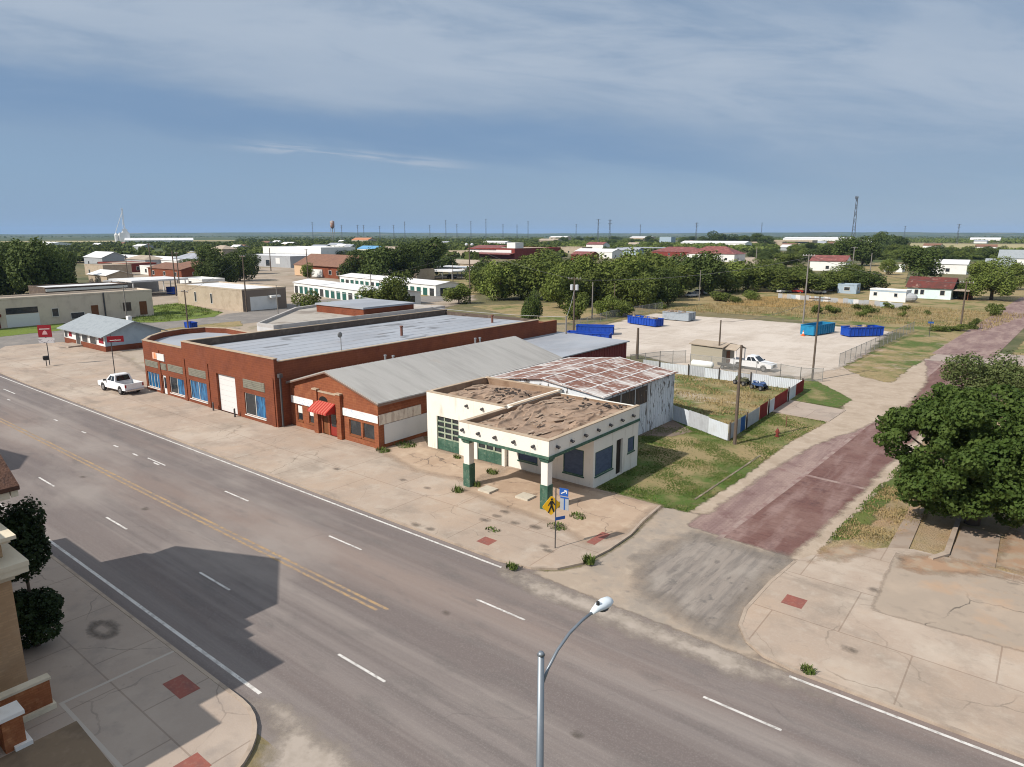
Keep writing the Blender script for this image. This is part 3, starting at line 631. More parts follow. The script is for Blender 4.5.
# inner faces of the parapets are bare brown plaster
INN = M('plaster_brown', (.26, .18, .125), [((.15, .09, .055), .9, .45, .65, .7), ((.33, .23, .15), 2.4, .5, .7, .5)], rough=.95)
m = MB()
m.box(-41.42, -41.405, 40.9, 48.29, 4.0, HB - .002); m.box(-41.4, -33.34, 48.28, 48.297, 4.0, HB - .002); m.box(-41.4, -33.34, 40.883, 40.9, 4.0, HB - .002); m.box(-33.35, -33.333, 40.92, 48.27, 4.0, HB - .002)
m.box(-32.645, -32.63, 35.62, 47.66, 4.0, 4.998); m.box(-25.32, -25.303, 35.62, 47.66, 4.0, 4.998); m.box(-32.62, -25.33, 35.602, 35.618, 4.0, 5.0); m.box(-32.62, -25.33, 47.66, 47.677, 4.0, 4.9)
wpart(m, 'parapet_lining', INN, gs)
def torn_roof(name, x0, x1, y0, y1, z, amp, seed, parent, n=170, ridges=9):
    r = random.Random(seed)
    xs = np.linspace(x0, x1, n); ys2 = np.linspace(y0, y1, n); X, Y = np.meshgrid(xs, ys2, indexing='ij')
    Z = np.zeros_like(X)
    for k in range(ridges):      # flaps and wrinkles of loose felt running along the length, steep on one side
        c = r.uniform(x0, x1); sl = r.uniform(-.3, .35); w = r.uniform(.15, .6); h = r.uniform(.25, 1) * amp
        ya = r.uniform(y0 - 1, y0 + .6 * (y1 - y0)); yb = ya + r.uniform(.25, .8) * (y1 - y0)
        d = (X - (c + sl * (Y - y0) + .22 * np.sin(Y * r.uniform(.5, 1.3) + k) + .05 * np.sin(Y * r.uniform(3, 6)))) * (1 if k % 3 else -1)
        env = np.clip((Y - ya) / .7, 0, 1) * np.clip((yb - Y) / .7, 0, 1)
        Z += h * env * np.where(d > 0, np.exp(-d / w), np.exp(-(d / .05) ** 2))
    for k in range(14):
        Z += amp * .06 * np.sin(X * r.uniform(.6, 3) + r.uniform(0, 6)) * np.sin(Y * r.uniform(.4, 2.6) + r.uniform(0, 6))
    V = [(float(a), float(b), float(z + c)) for a, b, c in zip(X.ravel(), Y.ravel(), Z.ravel())]
    idx = np.arange(n * n).reshape(n, n)
    F = np.stack([idx[:-1, :-1], idx[1:, :-1], idx[1:, 1:], idx[:-1, 1:]], -1).reshape(-1, 4).tolist()
    q = MB(); q.v = V; q.f = F; q.mi = [0] * len(F)
    return wpart(q, name, ROOFTAR, parent, True)
torn_roof('roof', -32.62, -25.34, 35.65, 47.64, 4.68, .22, 3, gs, ridges=30)
torn_roof('roof', -41.4, -33.36, 40.92, 48.27, 4.5, .2, 5, gs, ridges=22)
# rubbish lying on the roof
DEB = M('debris_dark', (.06, .05, .045), [((.16, .12, .09), 4, .5, .7, .7)], rough=.95)
m = MB(); rr = random.Random(11)
for k in range(70):
    if k < 40: x = rr.gauss(-36.6, 1.2); y = rr.gauss(46.0, .7); zz = 4.6
    else: x = rr.uniform(-32.2, -26); y = rr.gauss(46.3, .8); zz = 4.78
    x = min(max(x, -41), -25.8) ; y = min(y, 47.3)
    t = rr.uniform(0, PI); L_ = rr.uniform(.1, .5)
    m.obox((x, y, zz + rr.uniform(0, .18)), (math.cos(t), math.sin(t), 0), L_, rr.uniform(.03, .14), rr.uniform(.06, .22))
tag(m.build('roof_debris', [DEB]), 'dark scraps of felt and timber littering the flat brown roof', 'debris', kind='stuff')
m = MB(); rr = random.Random(5)
for k in range(150):
    if k < 100: x = rr.uniform(-32.3, -25.7); y = rr.uniform(36, 47.3); zz = 4.74
    else: x = rr.uniform(-41.1, -33.7); y = rr.uniform(41.2, 48); zz = 4.56
    t = PI / 2 + rr.gauss(0, .3); m.obox((x, y, zz + rr.uniform(-.03, .16)), (math.cos(t), math.sin(t), 0), rr.uniform(.15, 1.3), rr.uniform(.02, .07), rr.uniform(.05, .3))
tag(m.build('roof_debris', [M('debris_tan', (.36, .27, .2), [((.2, .15, .11), 2, .45, .65, .8), ((.45, .38, .3), 3, .55, .7, .6)], rough=.95)]), 'torn brown strips of roofing felt lying over the flat station roof', 'debris', kind='stuff')
m = MB()
m.box(-33.06, -24.93, 35.22, 35.3 - .003, 3.78, 3.97); m.box(-24.997, -24.92, 35.3, 47.72, 3.78, 3.97); m.box(-33.03, -32.953, 35.3, 40.55, 3.78, 3.97)
wpart(m, 'trim_beam', GREENP, gs)
vig = []
for px, py in [(461, 428), (477.5, 431), (494, 436), (512, 439), (530, 443)]:
    x = -32.6 + (px - 461) / (530 - 461) * 6.4; vig.append(('y', x, 4.5))
for k in range(7): vig.append(('x', 36.2 + 1.72 * k, 4.47))
for x in (-37.0, -35.3, -33.6): vig.append(('b', x, 4.55))
for kd, u, z in vig:
    m = MB()
    if kd == 'y': m.tube([(u, 35.3, z), (u, 35.14, z - .02)], .1, 10); m.tube([(u, 35.145, z - .01), (u, 35.07, z - .06)], .12, 10)
    elif kd == 'x': m.tube([(-25.0, u, z), (-24.83, u, z - .02)], .1, 10); m.tube([(-24.84, u, z - .01), (-24.76, u, z - .06)], .12, 10)
    else: m.tube([(u, 40.6, z), (u, 40.44, z - .02)], .1, 10); m.tube([(u, 40.45, z - .01), (u, 40.37, z - .06)], .12, 10)
    wpart(m, 'roof_drain', STEEL, gs)
for cx_, cy_ in ((-32.45, 35.72), (-25.45, 35.72)):
    c = MB(); c.box(cx_ - .27, cx_ + .27, cy_ - .27, cy_ + .27, 1.85, 3.6); w = wpart(c, 'column', STUCCO, gs)
    c = MB(); c.box(cx_ - .31, cx_ + .31, cy_ - .31, cy_ + .31, 0, 1.85); wpart(c, 'column_base', GREENP, w)
    c = MB(); c.box(cx_ - .38, cx_ + .38, cy_ - .38, cy_ + .38, 3.602, 3.78); c.box(cx_ - .32, cx_ + .32, cy_ - .32, cy_ + .32, 3.48, 3.6); wpart(c, 'column_cap', GREENP, w)
def bay_door(h, yface, missing=()):
    u0, u1, z0, z1 = h
    d = MB(); y = yface + .1
    rows = 6; hh = (z1 - z0) / rows; w = u1 - u0
    for r_ in range(rows):
        za, zb = z0 + r_ * hh, z0 + (r_ + 1) * hh
        if r_ < 2: d.box(u0, u1, y, y + .05, za + .01, zb - .005)
        else:
            d.box(u0, u1, y, y + .05, za, za + .11); d.box(u0, u1, y, y + .05, zb - .05, zb)
            for k in range(4):
                c = u0 + w * k / 3
                d.box(max(u0, c - .06), min(u1, c + .06), y + .002, y + .048, za + .11, zb - .05)
    for k in range(4):
        c = u0 + w * k / 3; d.box(max(u0, c - .05), min(u1, c + .05), y - .012, y - .001, z0, z0 + 2 * hh)
    p = wpart(d, 'bay_door', GREENP, gs)
    d = MB()
    for r_ in range(2, rows): d.box(u0, u1, y - .012, y - .001, z0 + r_ * hh, z0 + r_ * hh + .12)
    for k in range(4): c = u0 + w * k / 3; d.box(max(u0, c - .07), min(u1, c + .07), y - .016, y - .013, z0 + 2 * hh, z1)
    wpart(d, 'door_muntin', PALEG, p)
    g = MB(); g.box(u0 + .01, u1 - .01, y + .052, y + .07, z0 + 2 * hh, z1 - .01); wpart(g, 'pane', GLASS, p)
bay_door(D1, 40.6); bay_door(D2, 40.6)
m = MB(); m.box(-33.0, -25.3, 41.25, 47.35, .01, .05); wpart(m, 'floor', DARK, gs)  # near-black colour stands in for the unlit room
window(gs, 'x', 40.95, *OW1, BLUEBOARD, GREENP, bars=0, depth=.08)
window(gs, 'x', 40.95, *OW2, BLUEBOARD, GREENP, bars=0, depth=.06)
window(gs, 'y', -25.02, *EH[0], BLUEBOARD, GREENP, bars=0, depth=.06, outward=1)
window(gs, 'y', -25.02, *EH[2], BLUEBOARD, GREENP, bars=0, depth=.06, outward=1)
m = MB(); m.box(-25.24, -25.2, 44.27, 45.18, .12, 2.93); wpart(m, 'door', M('doorway_shade', (.03, .022, .018), rough=.7), gs)  # dark sheet in the open doorway, coloured for the shade inside

# ---------------------------------------------------------------- sheet metal shop behind it
ms = thing('metal_shop', 'rusty low gabled sheet metal shop with flaking white paint behind the filling station', 'workshop', (-35.3, 55.6, 0))
PEEL = M('metal_flaking_white', (.62, .65, .68), [((.5, .53, .56), .8, .45, .65, .6), ((.10, .085, .075), 1.1, .55, .6, .9, (2.2, 2.2, .8))], rough=.7)
RUSTR = M('roof_rust_white', (.20, .095, .068), [((.26, .15, .115), .6, .45, .65, .7), ((.11, .055, .045), 1.5, .52, .7, .6), ((.54, .51, .48), .5, .5, .61, .9, (.5, 1.0, 1)), ((.58, .56, .54), 1.6, .54, .64, .75, (.8, 1.3, 1))], rough=.75)
RUSTD = M('metal_rust_dark', (.07, .055, .045), [((.16, .1, .065), 1.5, .5, .66, .8, (4, 4, .6)), ((.4, .4, .38), 1.2, .62, .68, .7)], rough=.85)
x0, x1, y0, y1, ze, zr = -41.6, -29.0, 48.75, 62.4, 4.9, 5.65
xm = (x0 + x1) / 2
m = MB(); m.box(x1 - .12, x1, y0, y1, 0, ze - .05); m.box(x0, x0 + .12, y0, y1, 0, ze - .05)
for yy in (y0, y1 - .12): m.extrude([(x0 + .12, 0), (x1 - .12, 0), (x1 - .12, ze - .05), (xm, zr - .08), (x0 + .12, ze - .05)], yy, yy + .12, 'y')
for k in range(34): m.box(x1, x1 + .025, y0 + .2 + .4 * k, y0 + .26 + .4 * k, 0, ze - .06)
wpart(m, 'wall', PEEL, ms)
m = MB()
for ya, yb in ((49.2, 51.6), (51.8, 54.2), (54.4, 56.6)): m.box(x1 + .026, x1 + .05, ya, yb, 3.0, 4.6)
wpart(m, 'rusted_panel', RUSTD, ms)
m = MB(); m.box(x1 + .026, x1 + .07, 56.65, 56.8, 0, ze - .06); wpart(m, 'wall_post', SHEETW, ms)
for ya in (51.65, 54.25):
    m = MB(); m.box(x1 + .026, x1 + .06, ya, ya + .1, 2.2, ze - .06); wpart(m, 'wall_post', SHEETW, ms)
m = MB()
for sx in (-1, 1):
    xe = xm + sx * ((x1 - x0) / 2 + .25)
    q = [(xm, zr), (xe, ze - .02), (xe, ze + .04), (xm, zr + .06)]
    m.extrude(q if sx < 0 else q[::-1], y0 - .25, y1 + .25, 'y')
wpart(m, 'roof', RUSTR, ms)
WSTRIP = M('sheet_seam_white', (.62, .6, .58), [((.35, .28, .25), 1.5, .55, .7, .7)], rough=.7)
m = MB()
for sx in (-1, 1):
    def rz_(t): return zr + .065 + (ze + .04 - zr - .06) * t
    for t in ((.0, .33, .66, .97) if sx > 0 else (.33, .66, .97)):
        xx = xm + sx * t * ((x1 - x0) / 2 + .2)
        m.box(xx - .09, xx + .09, y0 - .2, y1 + .2, rz_(t) - .03, rz_(t) + .025)
    for k in range(6):
        yy = y0 + k * (y1 - y0) / 5
        xe = xm + sx * ((x1 - x0) / 2 + .2)
        m.face([(xm, yy - .1, rz_(0) + .01), (xe, yy - .1, rz_(1) + .01), (xe, yy + .1, rz_(1) + .01), (xm, yy + .1, rz_(0) + .01)])
wpart(m, 'roof_seam', WSTRIP, ms)

# ---------------------------------------------------------------- brick cafe with the striped awning
cf = thing('brick_cafe', 'gabled russet brick eatery with grey metal roof and parapet doorway', 'restaurant', (-50.8, 37.4, 0))
x0, x1, y0, y1 = -57.2, -44.4, 37.4, 64.5
xm, zr, ze = -51.1, 6.15, 4.35
WL = [(-56.2, -55.35, .75, 2.3), (-54.35, -53.5, .75, 2.3)]; WR = [(-48.35, -46.75, .75, 2.15), (-46.5, -44.95, .75, 2.15)]; DR = [(-52.25, -51.45, .12, 2.3), (-51.2, -50.2, .12, 2.3)]
m = MB(); m.wall('x', y0, .3, x0, x1, 0, 3.9, WL + WR + DR); m.extrude([(x0, 3.9), (x1, 3.9), (x1, ze - .05), (xm, zr - .1), (x0, ze - .05)], y0 + .002, y0 + .3, 'y')
m.box(x0, x0 + .3, y0 + .3, y1, 0, ze - .05)
m.extrude([(x0, 0), (x1, 0), (x1, ze - .05), (xm, zr - .1), (x0, ze - .05)], y1, y1 + .3, 'y')
wpart(m, 'wall', BRICKO, cf)
m = MB(); m.box(x1 - .3, x1, y0 + .305, y1 - .005, 0, ze - .05); m.box(x1 - .5, x1 + .06, y0 - .06, y0 + .3, 0, 3.15); wpart(m, 'side_wall', BRICKO, cf)
m = MB()
for sx in (-1, 1):
    xe = x0 - 1.6 if sx < 0 else x1 + .45
    zz = zr + (ze - zr) * (abs(xe - xm) / abs((x0 if sx < 0 else x1) - xm))
    q = [(xm, zr), (xe, zz), (xe, zz + .1), (xm, zr + .1)]
    m.extrude(q if sx < 0 else q[::-1], y0 - .35, y1 + .35, 'y')
    for k in range(46):     # standing seams
        yy = y0 - .3 + .61 * k
        m.face([(xm, yy, zr + .125), (xe, yy, zz + .125), (xe, yy + .09, zz + .125), (xm, yy + .09, zr + .125)])
wpart(m, 'roof', METROOF, cf)
m = MB()
for sx in (-1, 1):
    xe = x0 - 1.6 if sx < 0 else x1 + .45
    zz = zr + (ze - zr) * (abs(xe - xm) / abs((x0 if sx < 0 else x1) - xm))
    q = [(xm, zr - .13), (xe, zz - .13), (xe, zz - .003), (xm, zr - .003)]
    m.extrude(q if sx < 0 else q[::-1], y0 - .38, y0 - .3, 'y')
m.box(x1 + .42, x1 + .47, y0 - .3, y1 + .3, ze - .32, ze - .14)
wpart(m, 'bargeboard', M('bargeboard', (.2, .13, .1), rough=.8), cf)
m = MB()                    # doorway parapet
for xa in (-53.15, -49.75): m.box(xa, xa + .62, y0 - .32, y0 - .002, 0, 4.25)
m.box(-52.53, -49.75, y0 - .18, y0 - .004, 2.55, 4.1)
pw = wpart(m, 'door_surround', BRICKO, cf)
m = MB(); m.box(-53.2, -52.48, y0 - .37, y0 + .05, 4.25, 4.38); m.box(-49.8, -49.08, y0 - .37, y0 + .05, 4.25, 4.38); m.box(-52.48, -49.8, y0 - .23, y0 + .04, 4.1, 4.22); wpart(m, 'coping', COPING, pw)
m = MB(); m.extrude([(-51.7 + .62 * math.cos(t), 3.35 + .42 * math.sin(t)) for t in [PI * k / 12 for k in range(13)]], y0 - .21, y0 - .182, 'y'); wpart(m, 'fan_light', DARK, pw)
m = MB()
for k in range(15):
    a = -52.75 + 2.75 * k / 15; b = -52.75 + 2.75 * (k + 1) / 15; m.cur = k % 2
    m.face([(a, y0 - .19, 3.3), (b, y0 - .19, 3.3), (b, y0 - 1.25, 2.6), (a, y0 - 1.25, 2.6)])
    m.face([(a, y0 - 1.25, 2.6), (b, y0 - 1.25, 2.6), (b, y0 - 1.25, 2.42), (a, y0 - 1.25, 2.42)])
m.cur = 0
for a in (-52.75, -50.0): m.face([(a, y0 - .19, 3.3), (a, y0 - 1.25, 2.6), (a, y0 - 1.25, 2.42), (a, y0 - .19, 2.42)])
wpart(m, 'awning', [M('awning_red', (.36, .03, .022), rough=.8), M('awning_pale', (.46, .12, .085), rough=.8)], cf)
for h in WL: window(cf, 'x', y0, *h, GLASS, FRAMEBR, bars=0)
for h in WL:
    m = MB(); m.box(h[0] + .1, h[1] - .1, y0 + .06, y0 + .075, 1.5, 2.2); wpart(m, 'window_notice', OFFWHITE, cf)
for h in WR: window(cf, 'x', y0, *h, GLASS, FRAMEBR, bars=0)
m = MB(); m.box(-52.25, -51.45, y0 + .1, y0 + .15, .12, 2.3); wpart(m, 'door', WOODBR, cf)
m = MB(); m.box(-51.2, -50.2, y0 + .1, y0 + .15, .12, 2.3); dd = wpart(m, 'door', M('door_red', (.25, .03, .02), rough=.6), cf)
m = MB(); m.box(-51.05, -50.35, y0 + .085, y0 + .099, 1.0, 2.15); wpart(m, 'pane', GLASS, dd)
for xa, xb in ((-56.95, -53.2), (-49.1, -44.35)):
    m = MB(); m.box(xa, xb, y0 - .1, y0 - .004, 2.42, 3.1); wpart(m, 'sign_board', SIGNW, cf)
m = MB(); m.box(x1 + .004, x1 + .09, y0 + .02, 42.4, 2.25, 3.15); wpart(m, 'sign_board', SIGNW2, cf)
m = MB(); m.box(x1 + .003, x1 + .06, 38.0, 46.5, .45, 2.2)
wpart(m, 'panel', SHEETW, cf)
for (xx, yy) in ((-54.6, 47.3), (-53.7, 47.6), (-52.0, 58.6), (-51.9, 59.3)):
    m = MB(); zz = 5.2 if xx < -53 else 5.9; m.tube([(xx, yy, zz), (xx, yy, zz + .6)], .1, 8); m.tube([(xx, yy, zz + .6), (xx, yy, zz + .75)], .15, 8); wpart(m, 'roof_vent', GREYM, cf)

# ---------------------------------------------------------------- long brick garage
bg = thing('brick_garage', 'long dark red brick garage with stepped front and blue shop windows', 'garage', (-70, 36, 0))
x0, x1, y0 = -84.6, -57.25, 35.9
W = [(-84.2, -81.1, .5, 2.35), (-78.7, -75.3, .5, 2.4), (-74.0, -70.3, .55, 2.65), (-62.9, -59.2, .55, 2.8)]
G_ = (-68.1, -64.45, .12, 4.1); DD = (-80.35, -79.5, .12, 2.35)
m = MB(); m.wall('x', y0, .35, x0, x1, 0, 6.0, W + [G_, DD]); m.box(-75.05, x1, y0, y0 + .35, 6.0, 6.75)
for xa in (-81.0, -75.2 + .1, -70.1, -58.0):
    m.box(xa, xa + .5, y0 - .08, y0 - .003, 0, 5.2 if xa < -76 else 4.9)
wpart(m, 'wall', BRICK, bg)
m = MB(); m.box(x1 - .35, x1, y0 + .352, 78, 0, 6.45); m.box(x1 - .35, x1, 78, 82.5, 0, 6.0); wpart(m, 'side_wall', BRICKD, bg)
m = MB(); m.box(-75.4, -75.05, y0 + .352, 78, 4, 6.72); m.box(-75.05, x1 - .35, 77.7, 78.0, 4, 6.5); wpart(m, 'party_wall', M('brick_sooty', (.1, .075, .06), [((.18, .14, .11), 1, .5, .68, .8)], rough=.95), bg)
m = MB()
m.box(-75.05, x1 + .04, y0 - .05, y0 + .4, 6.753, 6.84); m.box(x1 - .4, x1 + .05, y0 + .41, 78.1, 6.453, 6.53); m.box(-75.45, -75.0, y0 + .41, 78, 6.723, 6.8); m.box(x0 - .04, -75.06, y0 - .05, y0 + .4, 6.003, 6.08)
wpart(m, 'coping', COPING, bg)
m = MB(); m.prism([(-75.04, y0 + .36), (x1 - .36, y0 + .36), (x1 - .36, 77.69), (-75.04, 77.69)], 5.4, [5.95, 6.2, 6.2, 5.95]); wpart(m, 'roof', ROOFGREY, bg)
SEAM = M('roof_seam_tar', (.2, .21, .23), [((.14, .145, .155), .8, .45, .65, .8)], rough=.8)
m = MB()
def rzf(x): return 5.95 + .25 * (x + 75.04) / (75.04 + x1 - .36)
for k in range(1, 8):
    xx = -75.0 + 2.15 * k; m.face([(xx, 36.4, rzf(xx) + .006), (xx + .12, 36.4, rzf(xx + .12) + .006), (xx + .12, 77.5, rzf(xx + .12) + .006), (xx, 77.5, rzf(xx) + .006)])
rp = random.Random(8)
for k in range(16):
    xx, yy = rp.uniform(-74, -59.5), rp.uniform(37.5, 74); a, b = rp.uniform(.5, 1.6), rp.uniform(.6, 3); m.face([(xx, yy, rzf(xx) + .011 + .0005 * k), (xx + a, yy, rzf(xx + a) + .011 + .0005 * k), (xx + a, yy + b, rzf(xx + a) + .011 + .0005 * k), (xx, yy + b, rzf(xx) + .011 + .0005 * k)])
wpart(m, 'roof_patching', SEAM, bg)
# lower west wing with the rounded street corner
left = [(-84.6, y0 + .36), (-75.42, y0 + .36), (-75.42, 47.0), (-86.6, 47.6), (-89.6, 46.4), (-90.4, 43.6), (-89.4, 40.6), (-87.2, 38.1)]
m = MB(); m.prism(left, 4.6, 5.35); wpart(m, 'roof', ROOFGREY, bg)
m = MB(); arc = [(-84.6, y0), (-87.35, 37.9), (-89.7, 40.45), (-90.75, 43.6), (-89.9, 46.6), (-86.7, 47.95), (-75.4, 47.35)]
inn = [(-84.45, y0 + .36), (-87.15, 38.15), (-89.4, 40.65), (-90.38, 43.6), (-89.6, 46.3), (-86.6, 47.6), (-75.4, 47.0)]
for i in range(6): m.prism([arc[i], inn[i], inn[i + 1], arc[i + 1]], 0, 5.98)
wpart(m, 'side_wall', BRICKD, bg)
m = MB()
for i in range(6): m.prism([(arc[i][0], arc[i][1]), inn[i], inn[i + 1], arc[i + 1]], 5.983, 6.06)
wpart(m, 'coping', COPING, bg)
m = MB(); m.box(-75.4, -57.603, 78.02, 82.5, 0, 5.6)
wpart(m, 'rear_wing', BRICKD, bg)
for h, b in zip(W, (3, 1, 1, 1)): window(bg, 'x', y0, *h, BLUEFILM, FRAMEW, bars=b, depth=.15)
m = MB(); m.box(-78.65, -77.05, y0 + .12, y0 + .13, .58, 2.33); wpart(m, 'dark_pane', GLASS, bg)
m = MB(); m.box(-62.85, -61.1, y0 + .12, y0 + .13, .62, 2.72); wpart(m, 'dark_pane', GLASS, bg)
for xa, xb, za, zb in ((-84.3, -81.1, 3.0, 3.75), (-80.4, -79.1, 3.0, 3.75), (-78.7, -75.2, 3.05, 3.85), (-73.9, -70.2, 3.15, 4.0), (-62.9, -59.1, 3.3, 4.2)):
    m = MB(); m.box(xa, xb, y0 - .03, y0 - .003, za, zb)
    n = 5
    for k in range(n): m.box(xa + .05, xb - .05, y0 - .07, y0 - .031, za + (zb - za) * (k + .2) / n, za + (zb - za) * (k + .6) / n)
    wpart(m, 'louvre', LOUVRE, bg)
m = MB()
for k in range(7): m.box(G_[0], G_[1], y0 + .25, y0 + .3, .12 + .568 * k, .12 + .568 * (k + 1) - .015)
wpart(m, 'garage_door', WHITEP, bg)
m = MB(); m.box(DD[0], DD[1], y0 + .1, y0 + .15, .12, 2.35); dd = wpart(m, 'door', WHITEP, bg)
m = MB(); m.box(DD[0] + .18, DD[1] - .18, y0 + .085, y0 + .099, .8, 2.1); wpart(m, 'pane', GLASS, dd)
m = MB(); m.box(-81.0, -79.3, y0 - .1, y0 - .005, 4.05, 4.85); sb = wpart(m, 'sign_board', WHITEP, bg)
m = MB(); m.box(-82.1, -81.05, y0 - .1, y0 - .005, 4.1, 4.85); wpart(m, 'sign_board', M('sign_orange', (.62, .38, .28), [((.65, .2, .06), 1.6, .5, .6, .9)], rough=.7), bg)
for (xx, yy, h) in ((-62.6, 57.0, 1.1), (-62.0, 73.5, 1.0)):
    m = MB(); m.tube([(xx, yy, 6.0), (xx, yy, 6.1 + h)], .16, 10); m.tube([(xx, yy, 6.1 + h), (xx, yy, 6.25 + h)], .22, 10); wpart(m, 'roof_vent', M('rust_pipe', (.16, .07, .05), rough=.8), bg)
m = MB(); m.tube([(-57.55, 44.0, 6.3), (-57.55, 44.0, 8.1)], .05, 6); m.tube([(-57.55, 44.0, 6.4), (-58.3, 44.2, 6.3)], .04, 6); dsh = wpart(m, 'dish_mast', GREYM, bg)
m = MB(); m.ell((-57.4, 43.8, 8.2), (.12, .3, .3), 12, 8); wpart(m, 'dish', M('dish_grey', (.2, .2, .2), rough=.5), bg)
m = MB(); m.tube([(-57.0, 36.3, .2), (-57.0, 36.3, 5.0)], .1, 8); m.box(-57.18, -56.8, 36.12, 36.48, 5.0, 5.35); wpart(m, 'downpipe', STEEL, bg)
for xx in (-68.35, -64.15):
    m = MB(); m.tube([(xx, y0 - .5, .1), (xx, y0 - .5, .95)], .09, 8); m.tube([(xx, y0 - .5, .95), (xx, y0 - .5, 1.03)], [.09, .03], 8)
    tag(m.build('bollard', STEEL), 'short dark steel bollard guarding the %s side of the white garage door' % ('west' if xx < -66 else 'east'), 'bollard', 'bollards by the white garage door')
# white plastered block and the brick penthouse at the back
wb = thing('plastered_block', 'flat roofed pale plastered block rising behind the brick garage wing', 'building', (-84, 58, 0))
q = [(-79.2, 47.7), (-75.5, 47.7), (-75.5, 78), (-95, 74), (-92, 62)]
m = MB(); m.prism(q, 0, 6.9); wpart(m, 'wall', M('plaster_pale', (.5, .5, .5), [((.38, .38, .38), .5, .45, .65, .7), ((.55, .5, .42), 1.5, .55, .7, .5)], rough=.9), wb)
c_ = Vector((-83.5, 63)); q2 = [tuple(Vector(p) + (c_ - Vector(p)).normalized() * .5) for p in q]
m = MB()
for i in range(5): j = (i + 1) % 5; m.prism([q[i], q[j], q2[j], q2[i]], 6.903, 7.3)
wpart(m, 'parapet', M('plaster_cap', (.42, .40, .38), [((.28, .26, .24), 1, .5, .68, .7)], rough=.9), wb)
m = MB(); m.prism(q2, 6.903, 6.93); wpart(m, 'roof', M('roof_pale_gravel', (.36, .33, .29), [((.2, .17, .145), .2, .5, .6, .85), ((.45, .43, .4), .8, .5, .7, .6)], rough=.95), wb)
m = MB(); m.box(-87, -76.2, 62.4, 72, 0, 8.0); pb = thing('brick_penthouse', 'small flat roofed dark orange brick block behind the long garage roof', 'building', (-81, 67, 0)); wpart(m, 'wall', BRICKD, pb)
m = MB(); m.box(-87.15, -76.05, 62.25, 72.15, 8.003, 8.25); wpart(m, 'roof', ROOFGREY, pb)
# maroon shed between the garage and the gravel lot
rs = thing('maroon_shed', 'maroon sheet metal shed with grey low pitched roof beside the gravel lot', 'shed', (-52, 75, 0))
MAROON = M('metal_maroon', (.15, .022, .022), [((.1, .018, .018), 1, .45, .65, .6), ((.2, .05, .045), 3, .55, .7, .5)], rough=.7)
m = MB(); m.prism([(-57.6, 66), (-46, 66), (-46, 83.2), (-57.6, 83.2)], 0, 3.8)
for k in range(26): m.box(-46, -45.97, 66.3 + .65 * k, 66.4 + .65 * k, 0, 3.78)
wpart(m, 'wall', MAROON, rs)
m = MB(); m.prism([(-57.8, 65.8), (-45.7, 65.8), (-45.7, 83.5), (-57.8, 83.5)], 3.803, [4.2, 3.93, 3.93, 4.2]); wpart(m, 'roof', ROOFGREY, rs)

# ---------------------------------------------------------------- civic building at the lower left edge
cv = thing('civic_hall', 'tan brick hall with cream stone cornices and brown tiled roof at the street corner', 'hall', (-34, 5, 0))
TILE = M('roof_tile_brown', (.09, .045, .03), [((.055, .03, .022), 2, .45, .65, .7), ((.14, .08, .055), 5, .55, .7, .6)], rough=.85, bump=(9, .8, .08))
m = MB(); m.box(-43.2, -33.3, -3, 7.1, 0, 7.75); wpart(m, 'wall', BRICKT, cv)
m = MB(); m.box(-48.4, -43.203, -8, 7.0, 0, 6.1); m.box(-33.297, -28.2, -6, 4.5, 0, 8.9); wpart(m, 'wing', BRICKT, cv)
m = MB(); m.box(-33.2, -31.1, 4.8, 7.2, 0, 5.0); m.box(-33.2, -30.8, 4.8, 7.0, 6.06, 6.75); m.box(-33.2, -31.3, 4.8, 6.9, 7.06, 7.9); pier = wpart(m, 'corner_pier', BRICKT, cv)
m = MB()
m.box(-33.25, -30.85, 4.7, 7.28, 5.0, 5.25); m.box(-33.25, -30.5, 4.65, 7.38, 5.253, 5.6); m.box(-33.3, -29.75, 4.6, 7.5, 5.603, 5.85); m.prism([(-33.3, 4.6), (-29.72, 4.6), (-29.72, 7.53), (-33.3, 7.53)], 5.853, 6.05)
m.box(-33.3, -30.3, 4.7, 7.2, 6.753, 6.9); m.box(-33.3, -30.1, 4.65, 7.35, 6.903, 7.05)
wpart(m, 'stone_cap', STONE, pier)
def pyramid(x0, x1, y0, y1, z, apex, name):
    m = MB(); q = [(x0, y0, z), (x1, y0, z), (x1, y1, z), (x0, y1, z)]
    for i in range(4): m.face([q[i], q[(i + 1) % 4], apex])
    m.face(q[::-1]); wpart(m, name, TILE, cv)
m = MB()
for sx in (-1, 1):
    q = [(-37.5, 10.75), (-37.5 + sx * 5.3, 8.12), (-37.5 + sx * 5.3, 8.3), (-37.5, 10.93)]
    m.extrude(q if sx < 0 else q[::-1], -6, 8.25, 'y')
wpart(m, 'roof', TILE, cv)
m = MB(); m.extrude([(-43.2, 7.753), (-33.3, 7.753), (-33.3, 8.55), (-37.5, 10.7), (-43.2, 7.9)], -3, 7.1, 'y'); wpart(m, 'gable', BRICKT, cv)
m = MB()
for sx in (-1, 1):
    q = [(-37.5, 10.42), (-37.5 + sx * 5.2, 7.83), (-37.5 + sx * 5.2, 8.11), (-37.5, 10.74)]
    m.extrude(q if sx < 0 else q[::-1], 7.95, 8.2, 'y')
wpart(m, 'bargeboard', STONE, cv)
pyramid(-77.5, -66.2, -4, 8.0, 7.6, (-71.7, 2.6, 13.9), 'roof')  # roof of the unseen block below, shaped for its shadow on the street
m = MB(); m.box(-76.8, -67, -3.4, 7.2, 0, 7.55); wpart(m, 'wing', BRICKT, cv)  # separate unseen block, added to cast the far left shadow, not the hall's
